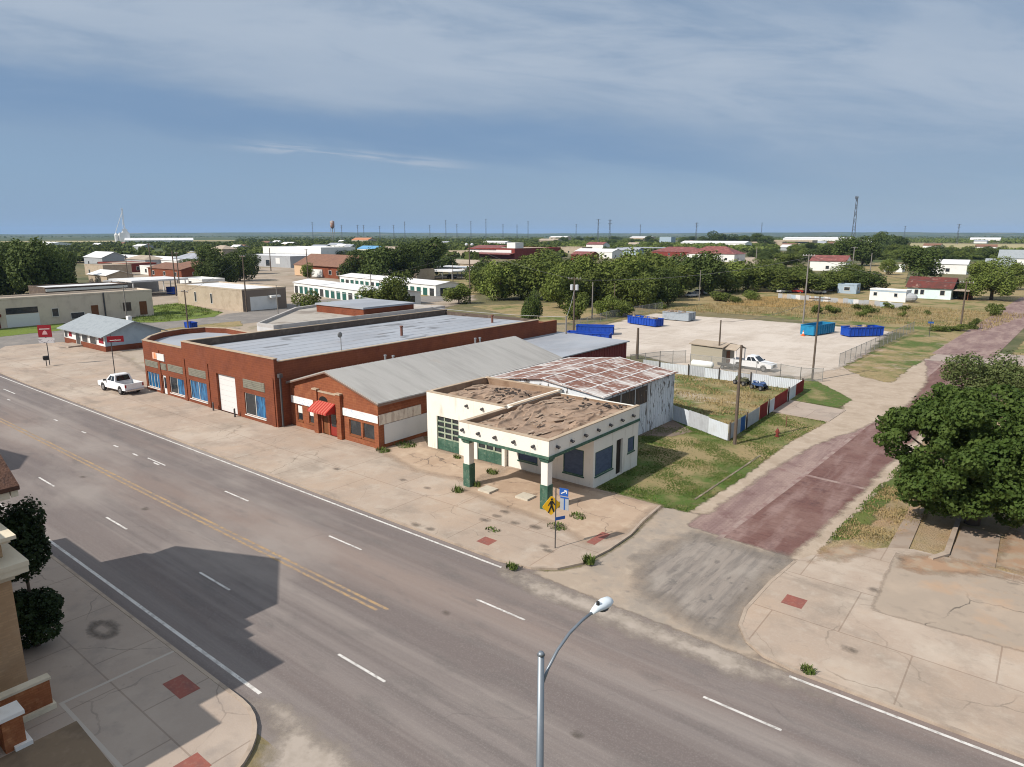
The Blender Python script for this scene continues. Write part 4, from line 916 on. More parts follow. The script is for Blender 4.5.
m = MB(); m.box(-32.55, -32.3, -3.5, 7.9, 7.8, 8.08); m.box(-33.4, -28.0, -6.2, 4.7, 8.903, 9.15); wpart(m, 'cornice', STONE, cv)
m = MB(); m.box(-28.1, -25.9, -6, 3.0, 0, 6.6); wpart(m, 'porch', BRICKT, cv)
m = MB(); m.box(-28.1, -25.5, -6.3, 3.4, 6.603, 7.0); wpart(m, 'porch_roof', STONE, cv)
# low wall round the basement stair
lw = thing('area_wall', 'low orange brick area wall with pale coping beside the hall', 'wall', (-29, 6.6, 0))
m = MB(); m.box(-29.15, -28.85, 5.3, 7.35, .35, 1.38); wpart(m, 'wall', BRICKW, lw)
m = MB(); m.box(-29.2, -28.8, 5.27, 7.4, 1.383, 1.48); m.box(-29.25, -28.72, 5.6, 7.43, .13, .35); wpart(m, 'coping', STONE, lw)
m = MB(); m.box(-28.05, -27.35, 5.35, 6.0, .13, 1.4); w_ = wpart(m, 'pillar', BRICKW, lw)
m = MB(); m.box(-28.12, -27.28, 5.28, 6.07, 1.403, 1.55); m.box(-28.1, -27.2, 5.6, 6.15, .13, .3); wpart(m, 'coping', OFFWHITE, lw)
m = MB(); m.box(-28.6, -28.0, 2.5, 5.2, .14, .2); m.box(-30.2, -28.05, 5.2, 5.34, .14, .9); wpart(m, 'stair_landing', STEEL, lw)
fl = thing('flood_lamp', 'small white flood lamp beside the brick pillar of the area wall', 'lamp', (-28.35, 5.6, 1.0))
m = MB(); m.tube([(-28.5, 5.5, 1.0), (-28.3, 5.75, 1.02)], .1, 10); wpart(m, 'lamp_body', WHITEP, fl)
m = MB(); m.tube([(-28.5, 5.5, .95), (-28.55, 5.45, .2)], .03, 6); wpart(m, 'bracket', STEEL, fl)
# ================================================================ TOWN BUILDINGS
TANW = M('wall_tan', (.40, .33, .25), [((.3, .24, .175), .4, .48, .66, .7), ((.48, .41, .32), 1.5, .5, .7, .5), ((.2, .16, .12), .8, .62, .76, .5, (1, 1, .3))], rough=.9)
WHITEW = M('wall_white', (.70, .70, .68), [((.58, .58, .56), .5, .5, .68, .6)], rough=.8)
GREYW = M('wall_grey', (.33, .345, .36), [((.26, .27, .285), .6, .5, .68, .6)], rough=.8)
BLUEW = M('wall_blue_grey', (.32, .40, .47), [((.25, .31, .37), 1, .5, .68, .6)], rough=.8)
AQUAW = M('wall_pale_aqua', (.60, .72, .72), [((.5, .6, .6), 1, .5, .68, .5)], rough=.8)
WROOF = M('roof_white', (.68, .68, .68), [((.52, .53, .55), .4, .48, .66, .7, (.4, 1.5, 1))], rough=.6)
SHINGLE = M('roof_shingle_grey', (.27, .30, .32), [((.2, .225, .245), 1.2, .45, .65, .6), ((.33, .36, .38), 4, .5, .7, .5)], rough=.85)
BROWNR = M('roof_brown', (.2, .105, .07), [((.13, .07, .05), .6, .45, .65, .7), ((.28, .17, .12), 1.6, .52, .7, .6)], rough=.85)
REDR = M('roof_red', (.2, .066, .058), [((.14, .05, .045), .3, .45, .65, .8), ((.42, .22, .19), .5, .55, .7, .7)], rough=.6)
RUSTRED = M('roof_rusty_red', (.125, .034, .027), [((.07, .032, .027), .7, .45, .62, .8), ((.3, .2, .16), .5, .58, .68, .8), ((.16, .036, .028), 2, .5, .7, .5)], rough=.8)
TANR = M('roof_tan', (.36, .30, .235), [((.26, .21, .165), .3, .45, .65, .7), ((.45, .39, .32), 1, .5, .7, .5)], rough=.9)
GREEND = M('door_green', (.02, .09, .075), rough=.6)
BRICKRED = M('brick_maroon', (.2, .04, .03), [((.14, .03, .025), .8, .45, .65, .6)], rough=.9)
TMATS = dict(tan=TANW, white=WHITEW, grey=GREYW, blue=BLUEW, aqua=AQUAW, brick=BRICKD, orange=BRICK, wroof=WROOF, shingle=SHINGLE, brown=BROWNR, red=REDR, rust=RUSTRED, tanr=TANR, greyr=ROOFGREY, maroon=BRICKRED)

def block(name, label, cat, x, y, w, d, h, wall, roof, kind='flat', rise=1.6, rz=0.0, over=.4, feats=(), group=None):
    """building with its south-east corner at (x, y), w to the west and d to the north, turned by rz round that corner"""
    t = thing(name, label, cat, (x, y, 0), rz, group)
    wm, rm = TMATS.get(wall, wall), TMATS.get(roof, roof)
    m = MB()
    if kind == 'flat': m.box(-w, 0, 0, d, 0, h)
    elif kind == 'gx':
        m.extrude([(0, 0), (d, 0), (d, h), (d / 2, h + rise), (0, h)], -w, 0, 'x')
    elif kind == 'gy':
        m.extrude([(-w, 0), (0, 0), (0, h), (-w / 2, h + rise), (-w, h)], 0, d, 'y')
    elif kind == 'hip': m.box(-w, 0, 0, d, 0, h)
    elif kind == 'open':
        n = max(2, int(w / 5) + 1)
        for k in range(n):
            for yy in (.2, d - .2): m.box(-w + .2 + (w - .4) * k / (n - 1) - .12, -w + .2 + (w - .4) * k / (n - 1) + .12, yy - .12, yy + .12, 0, h)
    m.build('post' if kind == 'open' else 'wall', wm, t)
    m = MB(); o = over
    if kind in ('flat', 'open'):
        if kind == 'flat':
            m.box(-w + .3, -.3, .3, d - .3, h + .003, h + .06)
            c = MB()
            c.box(-w - .06, .06, -.06, .3, h + .002, h + .35); c.box(-w - .06, .06, d - .3, d + .06, h + .002, h + .35); c.box(-w - .06, -w + .3, .302, d - .302, h + .002, h + .35); c.box(-.3, .06, .302, d - .302, h + .002, h + .35)
            c.build('parapet', wm if wall != 'brick' else COPING, t)
        else: m.box(-w - o, o, -o, d + o, h + .003, h + .5)
    elif kind == 'gx':
        s = rise / (d / 2)
        m.extrude([(-o, h - o * s + .01), (d / 2, h + rise + .01), (d + o, h - o * s + .01), (d + o, h - o * s + .14), (d / 2, h + rise + .14), (-o, h - o * s + .14)], -w - o, o, 'x')
    elif kind == 'gy':
        s = rise / (w / 2)
        m.extrude([(-w - o, h - o * s + .01), (-w / 2, h + rise + .01), (o, h - o * s + .01), (o, h - o * s + .14), (-w / 2, h + rise + .14), (-w - o, h - o * s + .14)], -o, d + o, 'y')
    elif kind == 'hip':
        i = min(w, d) / 2
        A, B, C_, D_ = (-w - o, -o, h), (o, -o, h), (o, d + o, h), (-w - o, d + o, h)
        if w >= d: E_, F_ = (-w + i, d / 2, h + rise), (-i, d / 2, h + rise); fs = [(A, B, F_, E_), (B, C_, F_), (C_, D_, E_, F_), (D_, A, E_)]
        else: E_, F_ = (-w / 2, i, h + rise), (-w / 2, d - i, h + rise); fs = [(A, B, E_), (B, C_, F_, E_), (C_, D_, F_), (D_, A, E_, F_)]
        for f in fs: m.face(f)
        m.face([D_, C_, B, A])
    m.build('roof', rm, t)
    for f in feats:
        face, u0, u1, z0, z1, mat, nm = f[:7]; dp = f[7] if len(f) > 7 else .06
        m = MB()
        if face == 'S': m.box(-u1, -u0, -dp, -.004, z0, z1)
        else: m.box(.004, dp, u0, u1, z0, z1)
        p = m.build(nm, mat, t)
        if nm == 'window' and (u1 - u0) < 6:
            m = MB(); c = .1
            if face == 'S': m.box(-u1 - c, -u1 - .003, -dp - .03, -.004, z0 - c, z1 + c); m.box(-u0 + .003, -u0 + c, -dp - .03, -.004, z0 - c, z1 + c); m.box(-u1, -u0, -dp - .03, -.004, z0 - c, z0 - .003); m.box(-u1, -u0, -dp - .03, -.004, z1 + .003, z1 + c)
            else: m.box(.004, dp + .03, u0 - c, u0 - .003, z0 - c, z1 + c); m.box(.004, dp + .03, u1 + .003, u1 + c, z0 - c, z1 + c); m.box(.004, dp + .03, u0, u1, z0 - c, z0 - .003); m.box(.004, dp + .03, u0, u1, z1 + .003, z1 + c)
            m.build('frame', FRAMEW, p)
    return t
def win(face, u0, u1, z0, z1): return (face, u0, u1, z0, z1, GLASS, 'window')
REDS = M('sign_red', (.27, .012, .02), [((.2, .01, .016), 2, .5, .7, .5)], rough=.6)

# small insurance office
t = block('small_office', 'small pale office with grey shingle gable roof and brick base on the corner lot', 'office', -116.8, 44.0, 16.6, 8.8, 2.75, BLUEW, 'shingle', 'gx', 1.75, 0, .8)  # blue grey walls carry the shade of the east side in their colour
m = MB(); m.box(-16.66, .05, -.05, -.004, 0, .95); m.box(.004, .05, 0, 8.85, 0, .95); m.box(-16.66, -16.604, 0, 8.8, 0, .95); m.build('brick_base', BRICK, t)
m = MB(); m.box(-16.6, 0, -.03, -.004, .952, 2.6); m.build('lit_front_face', WHITEW, t)  # white face paints the sunlit front over the shade-coloured walls
for u0, u1, z0 in ((3.2, 5.6, 1.0), (6.6, 8.8, 1.0), (9.6, 11.4, .1), (15.0, 16.2, 1.1)):
    p = MB(); p.box(-u1, -u0, -.07, -.032, z0, 2.35); f_ = p.build('door' if z0 < .5 else 'window', GLASS, t)
    p = MB()
    for a in (u0, u1): p.box(-a - .06, -a + .06, -.1, -.071, z0, 2.4)
    p.box(-u1, -u0, -.1, -.071, 2.36, 2.46); p.build('frame', FRAMEW, f_)
for u0, u1 in ((.5, 2.2), (13.2, 14.4)):
    p = MB(); p.box(-u1, -u0, -.08, -.033, 1.35, 2.3); p.build('sign_board', REDS, t)
m = MB(); m.box(-13.2, -9.0, -2.2, -.06, .0, .35); m.box(-12.2, -10.0, -3.2, -2.203, 0, .18); m.build('step', CONCS, t)
m = MB(); m.box(-3.4, -2.6, 4.9, 5.5, 4.4, 5.1); m.build('roof_vent', OFFWHITE, t)
# long tan row building on the far side of the side street
f = [win('E', 5, 6.4, 2.6, 3.8), win('E', 9.5, 10.8, 1.6, 2.6), win('E', 12.8, 14.2, 1.0, 2.0), win('E', 12.8, 14.2, 2.7, 3.8), ('E', 16.2, 18.4, .1, 2.0, MAROON, 'door'), ('E', 16.0, 18.6, 2.3, 2.9, MAROON, 'awning', .5), ('E', 19.5, 25.2, .1, 2.6, WHITEP, 'garage_door'), ('E', 19.6, 25.1, 2.7, 3.9, GLASS, 'transom'),
     win('E', 27.6, 28.7, 1.6, 3.2), win('E', 31, 33.5, .8, 2.0), ('E', 35.0, 36.4, .4, 3.3, WOODBR, 'boarded_window'), ('E', 41.5, 43.2, 1.5, 3.4, RUSTD, 'boarded_window'), ('E', 45.0, 46.6, .4, 3.4, WOODBR, 'boarded_window')]
t = block('row_building', 'long weathered tan row building with boarded openings across the side street', 'building', -163.0, 24.5, 7, 48, 5.6, M('wall_cream_old', (.62, .53, .43), [((.48, .4, .32), .4, .48, .66, .7), ((.33, .28, .22), .9, .6, .74, .6, (1, 1, .3))], rough=.9), 'tanr', feats=f)
m = MB(); m.tube([(.12, 37.7, 0), (.12, 37.7, 5.9)], .16, 8); m.build('downpipe', STEEL, t)
block('brick_strip', 'low dark brick strip with white roof edge behind the tan row', 'building', -203, 64, 12, 20, 4.6, MATS['brick_sooty'], 'wroof', 'flat', feats=[('E', .1, 19.9, 3.9, 4.5, WHITEP, 'fascia', .3)])
t = block('canopy_station', 'drive-in with broad pale canopy on white columns behind the tan row', 'canopy', -214, 90, 15, 16, 4.4, 'white', 'wroof', 'open')
m = MB(); m.box(-26, -16.5, 2, 15, 0, 3.8); m.build('kiosk', GREYW, t)
t = block('tan_warehouse', 'flat roofed tan warehouse with white end door and small awning', 'warehouse', -153.5, 89.2, 32, 12, 5.0, 'tan', 'wroof', feats=[win('S', 14, 14.8, 1.2, 3.6), win('S', 22, 22.8, 1.2, 3.6), ('E', 2.0, 9.2, .1, 3.4, WHITEW, 'loading_door'), ('E', 6.8, 9.4, 3.0, 3.5, WHITEW, 'awning', 1.6)])
m = MB(); m.box(.003, .03, 0, 12, 3.5, 5.0); m.box(.003, .03, 0, 1.9, 0, 3.5); m.box(.003, .03, 9.6, 12, 0, 3.5); m.build('end_wall', M('wall_brown_grey', (.2, .16, .13), rough=.9), t)
# storage rows
RZ = R(-11)
def storage(px, py, length, label, width=10):
    x, y = P(px, py)
    t = block('storage_row', label, 'storage units', x, y, length, width, 3.3, 'white', 'wroof', 'gx', .8, RZ, .3, group='rows of white storage units')
    n = int(length / 3.6)
    for k in range(n):
        m = MB(); m.box(-1.0 - 3.6 * k - 2.3, -1.0 - 3.6 * k, -.06, -.004, .1, 2.3); m.build('roller_door', GREEND if k % 5 else GLASS, t)
    for k in range(2):
        m = MB(); m.box(.004, .06, 1.6 + 4.2 * k, 4.0 + 4.2 * k, .1, 2.4); m.build('roller_door', GLASS, t)
    return t
storage(388, 307, 58, 'front white storage row with dark green roller doors beside the bushes')
storage(436, 296.5, 62, 'rear white storage row half hidden by the front storage row')
block('gable_hall', 'brown roofed brick hall with a gable end above the white storage rows', 'hall', -232, 181, 40, 17, 5.2, BRICKD, 'brown', 'gx', 4.2, R(-6), .8, feats=[('S', 33, 40.5, .2, 5, M('wall_peach', (.55, .38, .24), rough=.9), 'porch_wall', .5), win('S', 4, 6, 1.5, 3.2), win('S', 10, 12, 1.5, 3.2), ('S', 17, 26, .2, 3.4, WHITEW, 'porch_wall', .5)])
block('factory_block', 'two storey white and grey works building beyond the brown roofed hall', 'factory', -335, 225, 60, 30, 6.0, 'grey', 'wroof', feats=[win('S', 20, 24, .5, 4), win('S', 34, 37, .5, 4), ('S', 10, 14, 2, 5.2, WHITEP, 'loading_door')])
block('factory_block', 'taller white works hall with pale roof standing left of the brown roofed hall', 'factory', -352, 258, 62, 26, 10.0, 'white', 'wroof')
block('metal_shed', 'small tan metal shed with white door beside the white carports', 'shed', -201, 192, 17, 10, 4.2, 'tan', 'tanr', feats=[('S', 7, 10, .1, 3.2, WHITEP, 'door'), ('S', 12, 17, .0, 4.1, WHITEW, 'panel', .05)])
block('carport', 'front white carport roof sheltering a dark car', 'carport', -194, 205, 17, 12, 3.2, 'grey', 'wroof', 'open')
block('carport', 'rear white carport roof behind the front one', 'carport', -205, 226, 22, 12, 3.4, 'grey', 'wroof', 'open')
block('low_house', 'long low pale house beyond the white carports', 'house', -232, 262, 30, 14, 3.6, 'tan', 'tanr', 'gx', 1.6)
# large red roofed store
t = block('red_store', 'large store with red sloping roof and white window band beyond the trees', 'store', -322, 408, 46, 60, 7.5, 'maroon', 'tanr', feats=[('S', 3, 45, 4.6, 6.6, WHITEP, 'window_band', .3)])
m = MB(); m.extrude([(-7, 3.4), (-.05, 4.4), (-.05, 4.6), (-7, 3.6)], -46.5, .5, 'x'); m.build('canopy_roof', REDR, t)
m = MB(); m.extrude([(-1, 6.8), (14, 9.6), (14, 9.8), (-1, 7.0)], -47, -18, 'x'); m.build('roof', REDR, t)
m = MB(); m.box(-9, -1, 2, 12, 7.9, 12); m.build('roof_box', WHITEW, t)
# scattered roofs between the grove and the horizon
town = [
 # px, base_y, w, d, h, wall, roof, kind, rise, label, cat
 (612, 258.5, 34, 16, 5, 'white', 'wroof', 'gx', 2, 'pale roofed house standing left of the open shed beyond the grove', 'house'),
 (590, 260.5, 16, 12, 4, 'maroon', 'red', 'gx', 2, 'little house with faded red roof at the rear edge of the grove', 'house'),
 (582, 254, 30, 18, 6, 'tan', 'tanr', 'flat', 0, 'tan flat roofed shop right of the large red store', 'shop'),
 (603, 251, 22, 14, 7, 'white', 'red', 'gx', 2.5, 'white house with short red roof above the pale roofed house', 'house'),
 (637, 255, 24, 14, 4, 'blue', 'greyr', 'gx', 2, 'small blue grey house in front of the open shed', 'house'),
 (668, 254.5, 46, 20, 5.5, 'grey', 'greyr', 'open', 0, 'open sided shed with dark grey flat roof on posts', 'shed'),
 (700, 257, 44, 22, 3.8, 'maroon', 'red', 'hip', 4, 'low hall with pink red hipped roof beyond the grove', 'hall'),
 (734, 262, 34, 20, 5, 'white', 'red', 'hip', 5, 'white walled house under a wide red hipped roof', 'house'),
 (745, 247.5, 96, 26, 6, 'white', 'wroof', 'gx', 2.5, 'very long white roofed shed behind the red hipped roofs', 'shed'),
 (671, 242.5, 28, 22, 12, 'blue', 'greyr', 'flat', 0, 'blue block far out in the pale field', 'building'),
 (650, 241.2, 60, 30, 9, 'tan', 'wroof', 'gx', 3, 'small white roofed barn far out in the pale field', 'barn'),
 (782, 247, 60, 22, 7, 'tan', 'tanr', 'flat', 0, 'tan school block with dark window strip near the horizon', 'building'),
 (812, 245.5, 110, 30, 8, 'tan', 'wroof', 'flat', 0, 'long pale block right of the tan school block', 'building'),
 (850, 243.5, 130, 40, 9, 'white', 'wroof', 'gx', 3, 'long white barn left of the lattice mast', 'barn'),
 (900, 246.5, 40, 20, 6, 'tan', 'tanr', 'gx', 3, 'tan barn right of the lattice mast', 'barn'),
 (845, 271.5, 17, 12, 5, 'white', 'red', 'gx', 2.6, 'white two window house with red roof among the trees', 'house'),
 (878, 249.5, 11, 11, 11, 'white', 'wroof', 'gy', 3, 'tall narrow white house above the dark trees', 'house'),
 (966, 274.5, 15, 12, 4.6, 'white', 'wroof', 'gx', 1.8, 'white outbuilding with pale roof behind the rusty roofed house', 'outbuilding'),
 (902, 272.5, 8, 7, 3.2, 'white', 'wroof', 'flat', 0, 'tiny white hut left of the dark round tree', 'hut'),
 (856, 294, 5.5, 5, 2.6, 'blue', 'greyr', 'flat', 0, 'little blue grey shed in the yard left of the trailer', 'shed'),
 (830, 291, 7, 5, 2.2, 'white', 'wroof', 'flat', 0, 'low white shed amid the parked cars of the yard', 'shed'),
 (1012, 279, 10, 8, 5, 'grey', 'shingle', 'gx', 3, 'dark slate roofed shed right of the big spreading tree', 'shed'),
 (1034, 270, 16, 10, 6, 'white', 'shingle', 'gx', 4, 'house with blue grey roof at the right edge', 'house'),
 (1000, 242.0, 60, 24, 7, 'white', 'wroof', 'gx', 3, 'white sheds in the far pale field', 'sheds'),
 (50, 248.5, 90, 26, 6, 'white', 'wroof', 'gx', 2, 'long white shed above the dark trees at the left edge', 'shed'),
 (103, 266.5, 26, 14, 5, 'grey', 'wroof', 'gx', 3, 'house with pale blue gable roof beyond the dark tree clump', 'house'),
 (104, 276.5, 20, 12, 4.6, 'tan', 'tanr', 'flat', 0, 'small tan flat roofed house behind the brick strip', 'house'),
 (128, 272.5, 34, 14, 4, 'maroon', 'tanr', 'flat', 0, 'long low brown block behind the pale canopy', 'building'),
 (178, 268, 110, 12, 4, 'white', 'wroof', 'gx', 1.6, 'long white roofed row at the rear of the tan lots', 'building'),
 (212, 276.5, 38, 16, 3.8, 'tan', 'brown', 'hip', 2.4, 'brown hip roofed house left of the factory', 'house'),
 (182, 279, 30, 16, 3.8, 'brick', 'brown', 'gx', 2, 'dark brick house with brown roof behind the blue bins', 'house'),
 (200, 269, 30, 14, 5, 'grey', 'greyr', 'hip', 3, 'grey hip roofed house under the left trees', 'house'),
 (223, 256.5, 22, 14, 6, 'tan', 'tanr', 'hip', 3, 'tan house peeping out of the left wood', 'house'),
 (165, 276, 24, 10, 3.8, 'white', 'tanr', 'flat', 0, 'low white flat roofed block behind the twin poles', 'building'),
 (108, 287, 16, 9, 4.0, 'tan', 'wroof', 'gx', 1.4, 'little tan house tucked behind the tan row building', 'house'),
 (203, 290, 16, 8, 3.2, 'white', 'wroof', 'flat', 0, 'small white shop behind the tan warehouse', 'shop'),
 (146, 267.5, 26, 12, 4.2, 'grey', 'tanr', 'hip', 2.2, 'grey hip roofed house before the long white roofed row', 'house'),
 (376, 254.5, 26, 14, 5, 'white', M('roof_blue', (.12, .3, .5), rough=.6), 'gx', 2.5, 'house with bright blue roof among the trees', 'house'),
 (368, 243.5, 50, 22, 7, 'tan', M('roof_orange', (.45, .2, .1), rough=.8), 'gx', 4, 'barn with orange roof out in the wood', 'barn'),
 (396, 254, 40, 14, 4, 'tan', 'tanr', 'gx', 2.5, 'grey tan house right of the blue roof', 'house'),
 (410, 256, 20, 12, 4, 'white', 'wroof', 'gx', 2, 'small white house under the dark tree clump', 'house'),
 (470, 255.8, 36, 16, 4, 'tan', 'tanr', 'flat', 0, 'pale flat roofed house left of the large red store', 'house'),
 (505, 246.5, 44, 18, 6, 'white', 'wroof', 'gx', 2, 'white shed just above the large red store', 'shed'),
 (566, 240.5, 60, 26, 9, 'tan', 'wroof', 'gx', 3, 'pale barn near the horizon above the large red store', 'barn'),
 (556, 244.5, 40, 20, 7, 'tan', 'tanr', 'gx', 3, 'tan shed near the horizon right of the roof box', 'shed'),
]
for px, by, w, d, h, wl, rf, kd, rise, lab, cat in town:
    x, y = P(px, by)
    fs = []
    if kd != 'open' and w < 70:
        n = max(1, int(w / 9))
        for k in range(n): u = w * (k + .5) / n; fs.append(win('S', u - .8, u + .8, 1.0, min(2.6, h - .6)))
        fs.append(win('E', d * .3, d * .3 + 1.4, 1.0, min(2.6, h - .6)))
    if w >= 90 and kd == 'flat': fs.append(('S', 5, w - 5, h * .45, h * .75, GLASS, 'window_strip'))
    nm = {'building': 'block_building'}.get(cat, cat.replace(' ', '_'))
    block(nm, lab, cat, x, y, w, d, h, wl, rf, kd, rise, feats=fs)
rt = random.Random(77)
for k in range(34):
    px = rt.uniform(90, 1010); by = rt.uniform(242.5, 251)
    if 470 < px < 560 and by > 244: continue
    x, y = P(px, by); sc = rt.uniform(.8, 1.3)
    block('far_house', 'tiny pale roofed house among the far trees', 'house', x, y, 18 * sc, 11 * sc, 4, rt.choice(['white', 'tan', 'grey']), rt.choice(['wroof', 'tanr', 'greyr', 'brown', 'wroof']), 'gx', 2.4, rt.uniform(-.2, .2), group='tiny houses among the far trees')
# rusty roofed white house with lean-to, trailer home, yard fence
t = block('rusty_house', 'pale aqua house with rusty red tin roof by the dry field', 'house', -24.6, 231, 11.2, 9, 3.3, 'aqua', 'rust', 'gx', 2.6, R(-3), .5, feats=[win('S', 1.6, 2.7, 1.2, 2.5), win('S', 6.8, 7.7, 1.2, 2.5), win('S', 8.3, 9.2, 1.2, 2.5)])
m = MB(); m.extrude([(-.5, 2.6), (8.5, 3.4), (8.5, 3.55), (-.5, 2.75)], .55, 4.4, 'x'); m.build('porch_roof', TANR, t)
m = MB()
for yy in (.2, 4, 8):
    m = MB(); m.box(4.0, 4.15, yy, yy + .15, 0, 2.8); m.build('porch_post', WOODBR, t)
m = MB(); m.box(.6, 4.2, 6, 8, 0, 2.2); m.build('porch_screen', WOODBR, t)
t = block('trailer_home', 'white and blue grey trailer home parked in front of the rusty roofed house', 'trailer home', -33.2, 214.2, 9.6, 3.4, 3.0, 'white', WROOF, 'flat', feats=[win('S', 7.6, 8.5, 1.4, 2.3), win('S', 2.2, 3.0, 1.4, 2.3), ('S', 0, 9.6, 2.55, 2.95, BLUEW, 'blue_band', .03)], rz=R(-12))
m = MB(); m.ell((.2, 1.7, 1.3), (2.2, 1.6, 1.3), 14, 8); m.build('rounded_end', GREYW, t)
fz = thing('yard_fence', 'low grey and white panel fence along the back yards by the dry field', 'fence', (*P(780, 299), 0))
a = Vector(P(778, 298)); b_ = Vector(P(908, 309)); n = 26; dv = (b_ - a) / n
for k in range(n):
    m = MB(); c = a + dv * (k + .5); hgt = [1.35, 1.25, 1.45, 1.3][k % 4]
    m.obox((c.x, c.y, hgt / 2), (dv.x, dv.y, 0), dv.length * .995, hgt, .08); wpart(m, 'panel', [GREYW, TANW, GREYW, BLUEW, SHEETW, GREYW][(k * 7) % 6], fz)
# scale house on the gravel lot
t = block('lot_shed', 'small tan clad shed with flat pale roof on the edge of the gravel lot', 'shed', -36.2, 92.9, 5.0, 3.4, 2.75, M('siding_tan', (.33, .3, .235), [((.27, .245, .19), 1.2, .5, .7, .5, (.3, .3, 8))], rough=.85), TANR, 'gx', .35, R(-8), .25, feats=[('E', 1.2, 2.1, .1, 2.1, WOODBR, 'door')])
m = MB(); m.extrude([(.2, 2.5), (1.6, 3.05), (3.0, 2.5), (3.0, 2.6), (1.6, 3.15), (.2, 2.6)], .25, 2.0, 'x'); m.build('porch_roof', TANR, t)
m = MB()
for yy in (.3, 2.8): m.box(1.85, 1.95, yy, yy + .1, 0, 2.55)
m.build('porch_post', WHITEW, t)
# ================================================================ FENCES, VEHICLES, BINS, POLES, SIGNS
# corrugated tin enclosure
tf = thing('tin_fence', 'corrugated tin fence of white, red and blue sheets round the grassy yard', 'fence', (-22, 60, 0))
TW = M('tin_white', (.54, .58, .62), [((.46, .47, .48), .6, .48, .66, .7), ((.3, .24, .2), 1.3, .62, .76, .6, (1, 1, .4))], rough=.65)
TW2 = M('tin_grey', (.4, .42, .44), [((.3, .31, .33), 1, .48, .66, .6), ((.3, .2, .14), 1.4, .62, .74, .6)], rough=.6)
TR = M('tin_red', (.21, .026, .024), [((.14, .022, .02), 1.2, .48, .66, .7)], rough=.65)
TBL = M('tin_blue', (.03, .11, .3), [((.02, .07, .2), 1.2, .48, .66, .7)], rough=.65)
POSTM = M('post_dark', (.06, .05, .042), [((.1, .08, .06), 3, .5, .7, .6)], rough=.9)
def tin_run(a, b, seq, h, post=True, inner=False):
    a = Vector(a); b = Vector(b); tot = sum(s[1] for s in seq); dv = (b - a); u = dv.normalized(); L_ = dv.length; acc = 0
    nrm = Vector((-u.y, u.x))
    for i, (mt, wd) in enumerate(seq):
        p0 = a + dv * (acc / tot); acc += wd; p1 = a + dv * (acc / tot)
        n = max(4, int((p1 - p0).length / .11)); hh = h + rnd.uniform(-.07, .09)
        m = MB(); vs = []
        for k in range(n + 1):
            q = p0 + (p1 - p0) * (.004 + .992 * k / n) + nrm * (.028 if k % 2 else -.028)
            vs.append(q)
        for k in range(n):
            q0, q1 = vs[k], vs[k + 1]
            m.face([(q0.x, q0.y, .04), (q1.x, q1.y, .04), (q1.x, q1.y, hh), (q0.x, q0.y, hh)])
        wpart(m, 'tin_sheet', mt, tf)
        if post and i % 2 == 0:
            m = MB(); q = p0 - nrm * (.12 if not inner else -.12); m.box(q.x - .06, q.x + .06, q.y - .06, q.y + .06, 0, h + .25); wpart(m, 'post', POSTM, tf)
tin_run((-28.9, 62.3), (-21.95, 58.9), [(TW, 2.2), (TW, .25), (TW2, 2.9), (TW, 2.6)], 1.6, False)
tin_run((-21.9, 58.95), (-22.6, 84.2), [(TW2, 3.2), (TBL, 1.5), (TW2, 4.3), (TR, 2.7), (TW, 2.3), (TR, 5.0), (TW, 3.4), (TR, 3.6)], 1.5, True)
tin_run((-22.75, 84.25), (-44, 84.4), [(TW, 4.4), (TW, 2.4), (TW2, 1.9), (TW, 2.6), (TW, 2.2), (TW2, 2.4), (TW, 2.6), (TW, 2.0), (TW2, 2.8)], 1.3, True, True)

# chain link fences
CHAIN = M('chain_link', (.27, .27, .26), rough=.6, metal=.3)
LINK = bpy.data.materials.new('chain_mesh'); LINK.use_nodes = True
nt = LINK.node_tree; N = nt.nodes; L = nt.links
N['Principled BSDF'].inputs['Base Color'].default_value = (.3, .3, .29, 1); N['Principled BSDF'].inputs['Roughness'].default_value = .6
tr = N.new('ShaderNodeBsdfTransparent'); ms_ = N.new('ShaderNodeMixShader'); ms_.inputs[0].default_value = .34
L.new(tr.outputs[0], ms_.inputs[1]); L.new(N['Principled BSDF'].outputs[0], ms_.inputs[2]); L.new(ms_.outputs[0], N['Material Output'].inputs['Surface'])
def chain_fence(label, line, h, step):
    t = thing('chain_link_fence', label, 'fence', (line[0][0], line[0][1], 0))
    for a, b in zip(line, line[1:]):
        a = Vector(a); b = Vector(b); n = max(1, round((b - a).length / step))
        m = MB(); m.face([(a.x, a.y, .05), (b.x, b.y, .05), (b.x, b.y, h), (a.x, a.y, h)]); wpart(m, 'mesh', LINK, t)
        m = MB(); m.tube([(a.x, a.y, h), (b.x, b.y, h)], .03, 6); wpart(m, 'rail', CHAIN, t)
        for k in range(n + 1):
            q = a + (b - a) * k / n; m = MB(); m.tube([(q.x, q.y, 0), (q.x, q.y, h + .1)], .04, 6); wpart(m, 'post', CHAIN, t)
chain_fence('grey chain link fence closing the east side of the gravel lot', [(-23.2, 103), (-22.4, 125), (-21.3, 150)], 1.9, 2.8)
chain_fence('chain link fence with gate posts in front of the parked white pickup', [P(690, 366), P(780, 377), P(800, 381), P(822, 382)], 1.7, 3.0)
chain_fence('faint chain link fence between the maroon shed and the lot shed', [(-46, 84.5), (-44, 89.5), (-41.5, 92.6)], 1.8, 2.6)
chain_fence('wire fence along the weedy strip behind the blue bins', [P(520, 332), P(566, 333), P(612, 319), P(662, 310)], 1.9, 3.5)

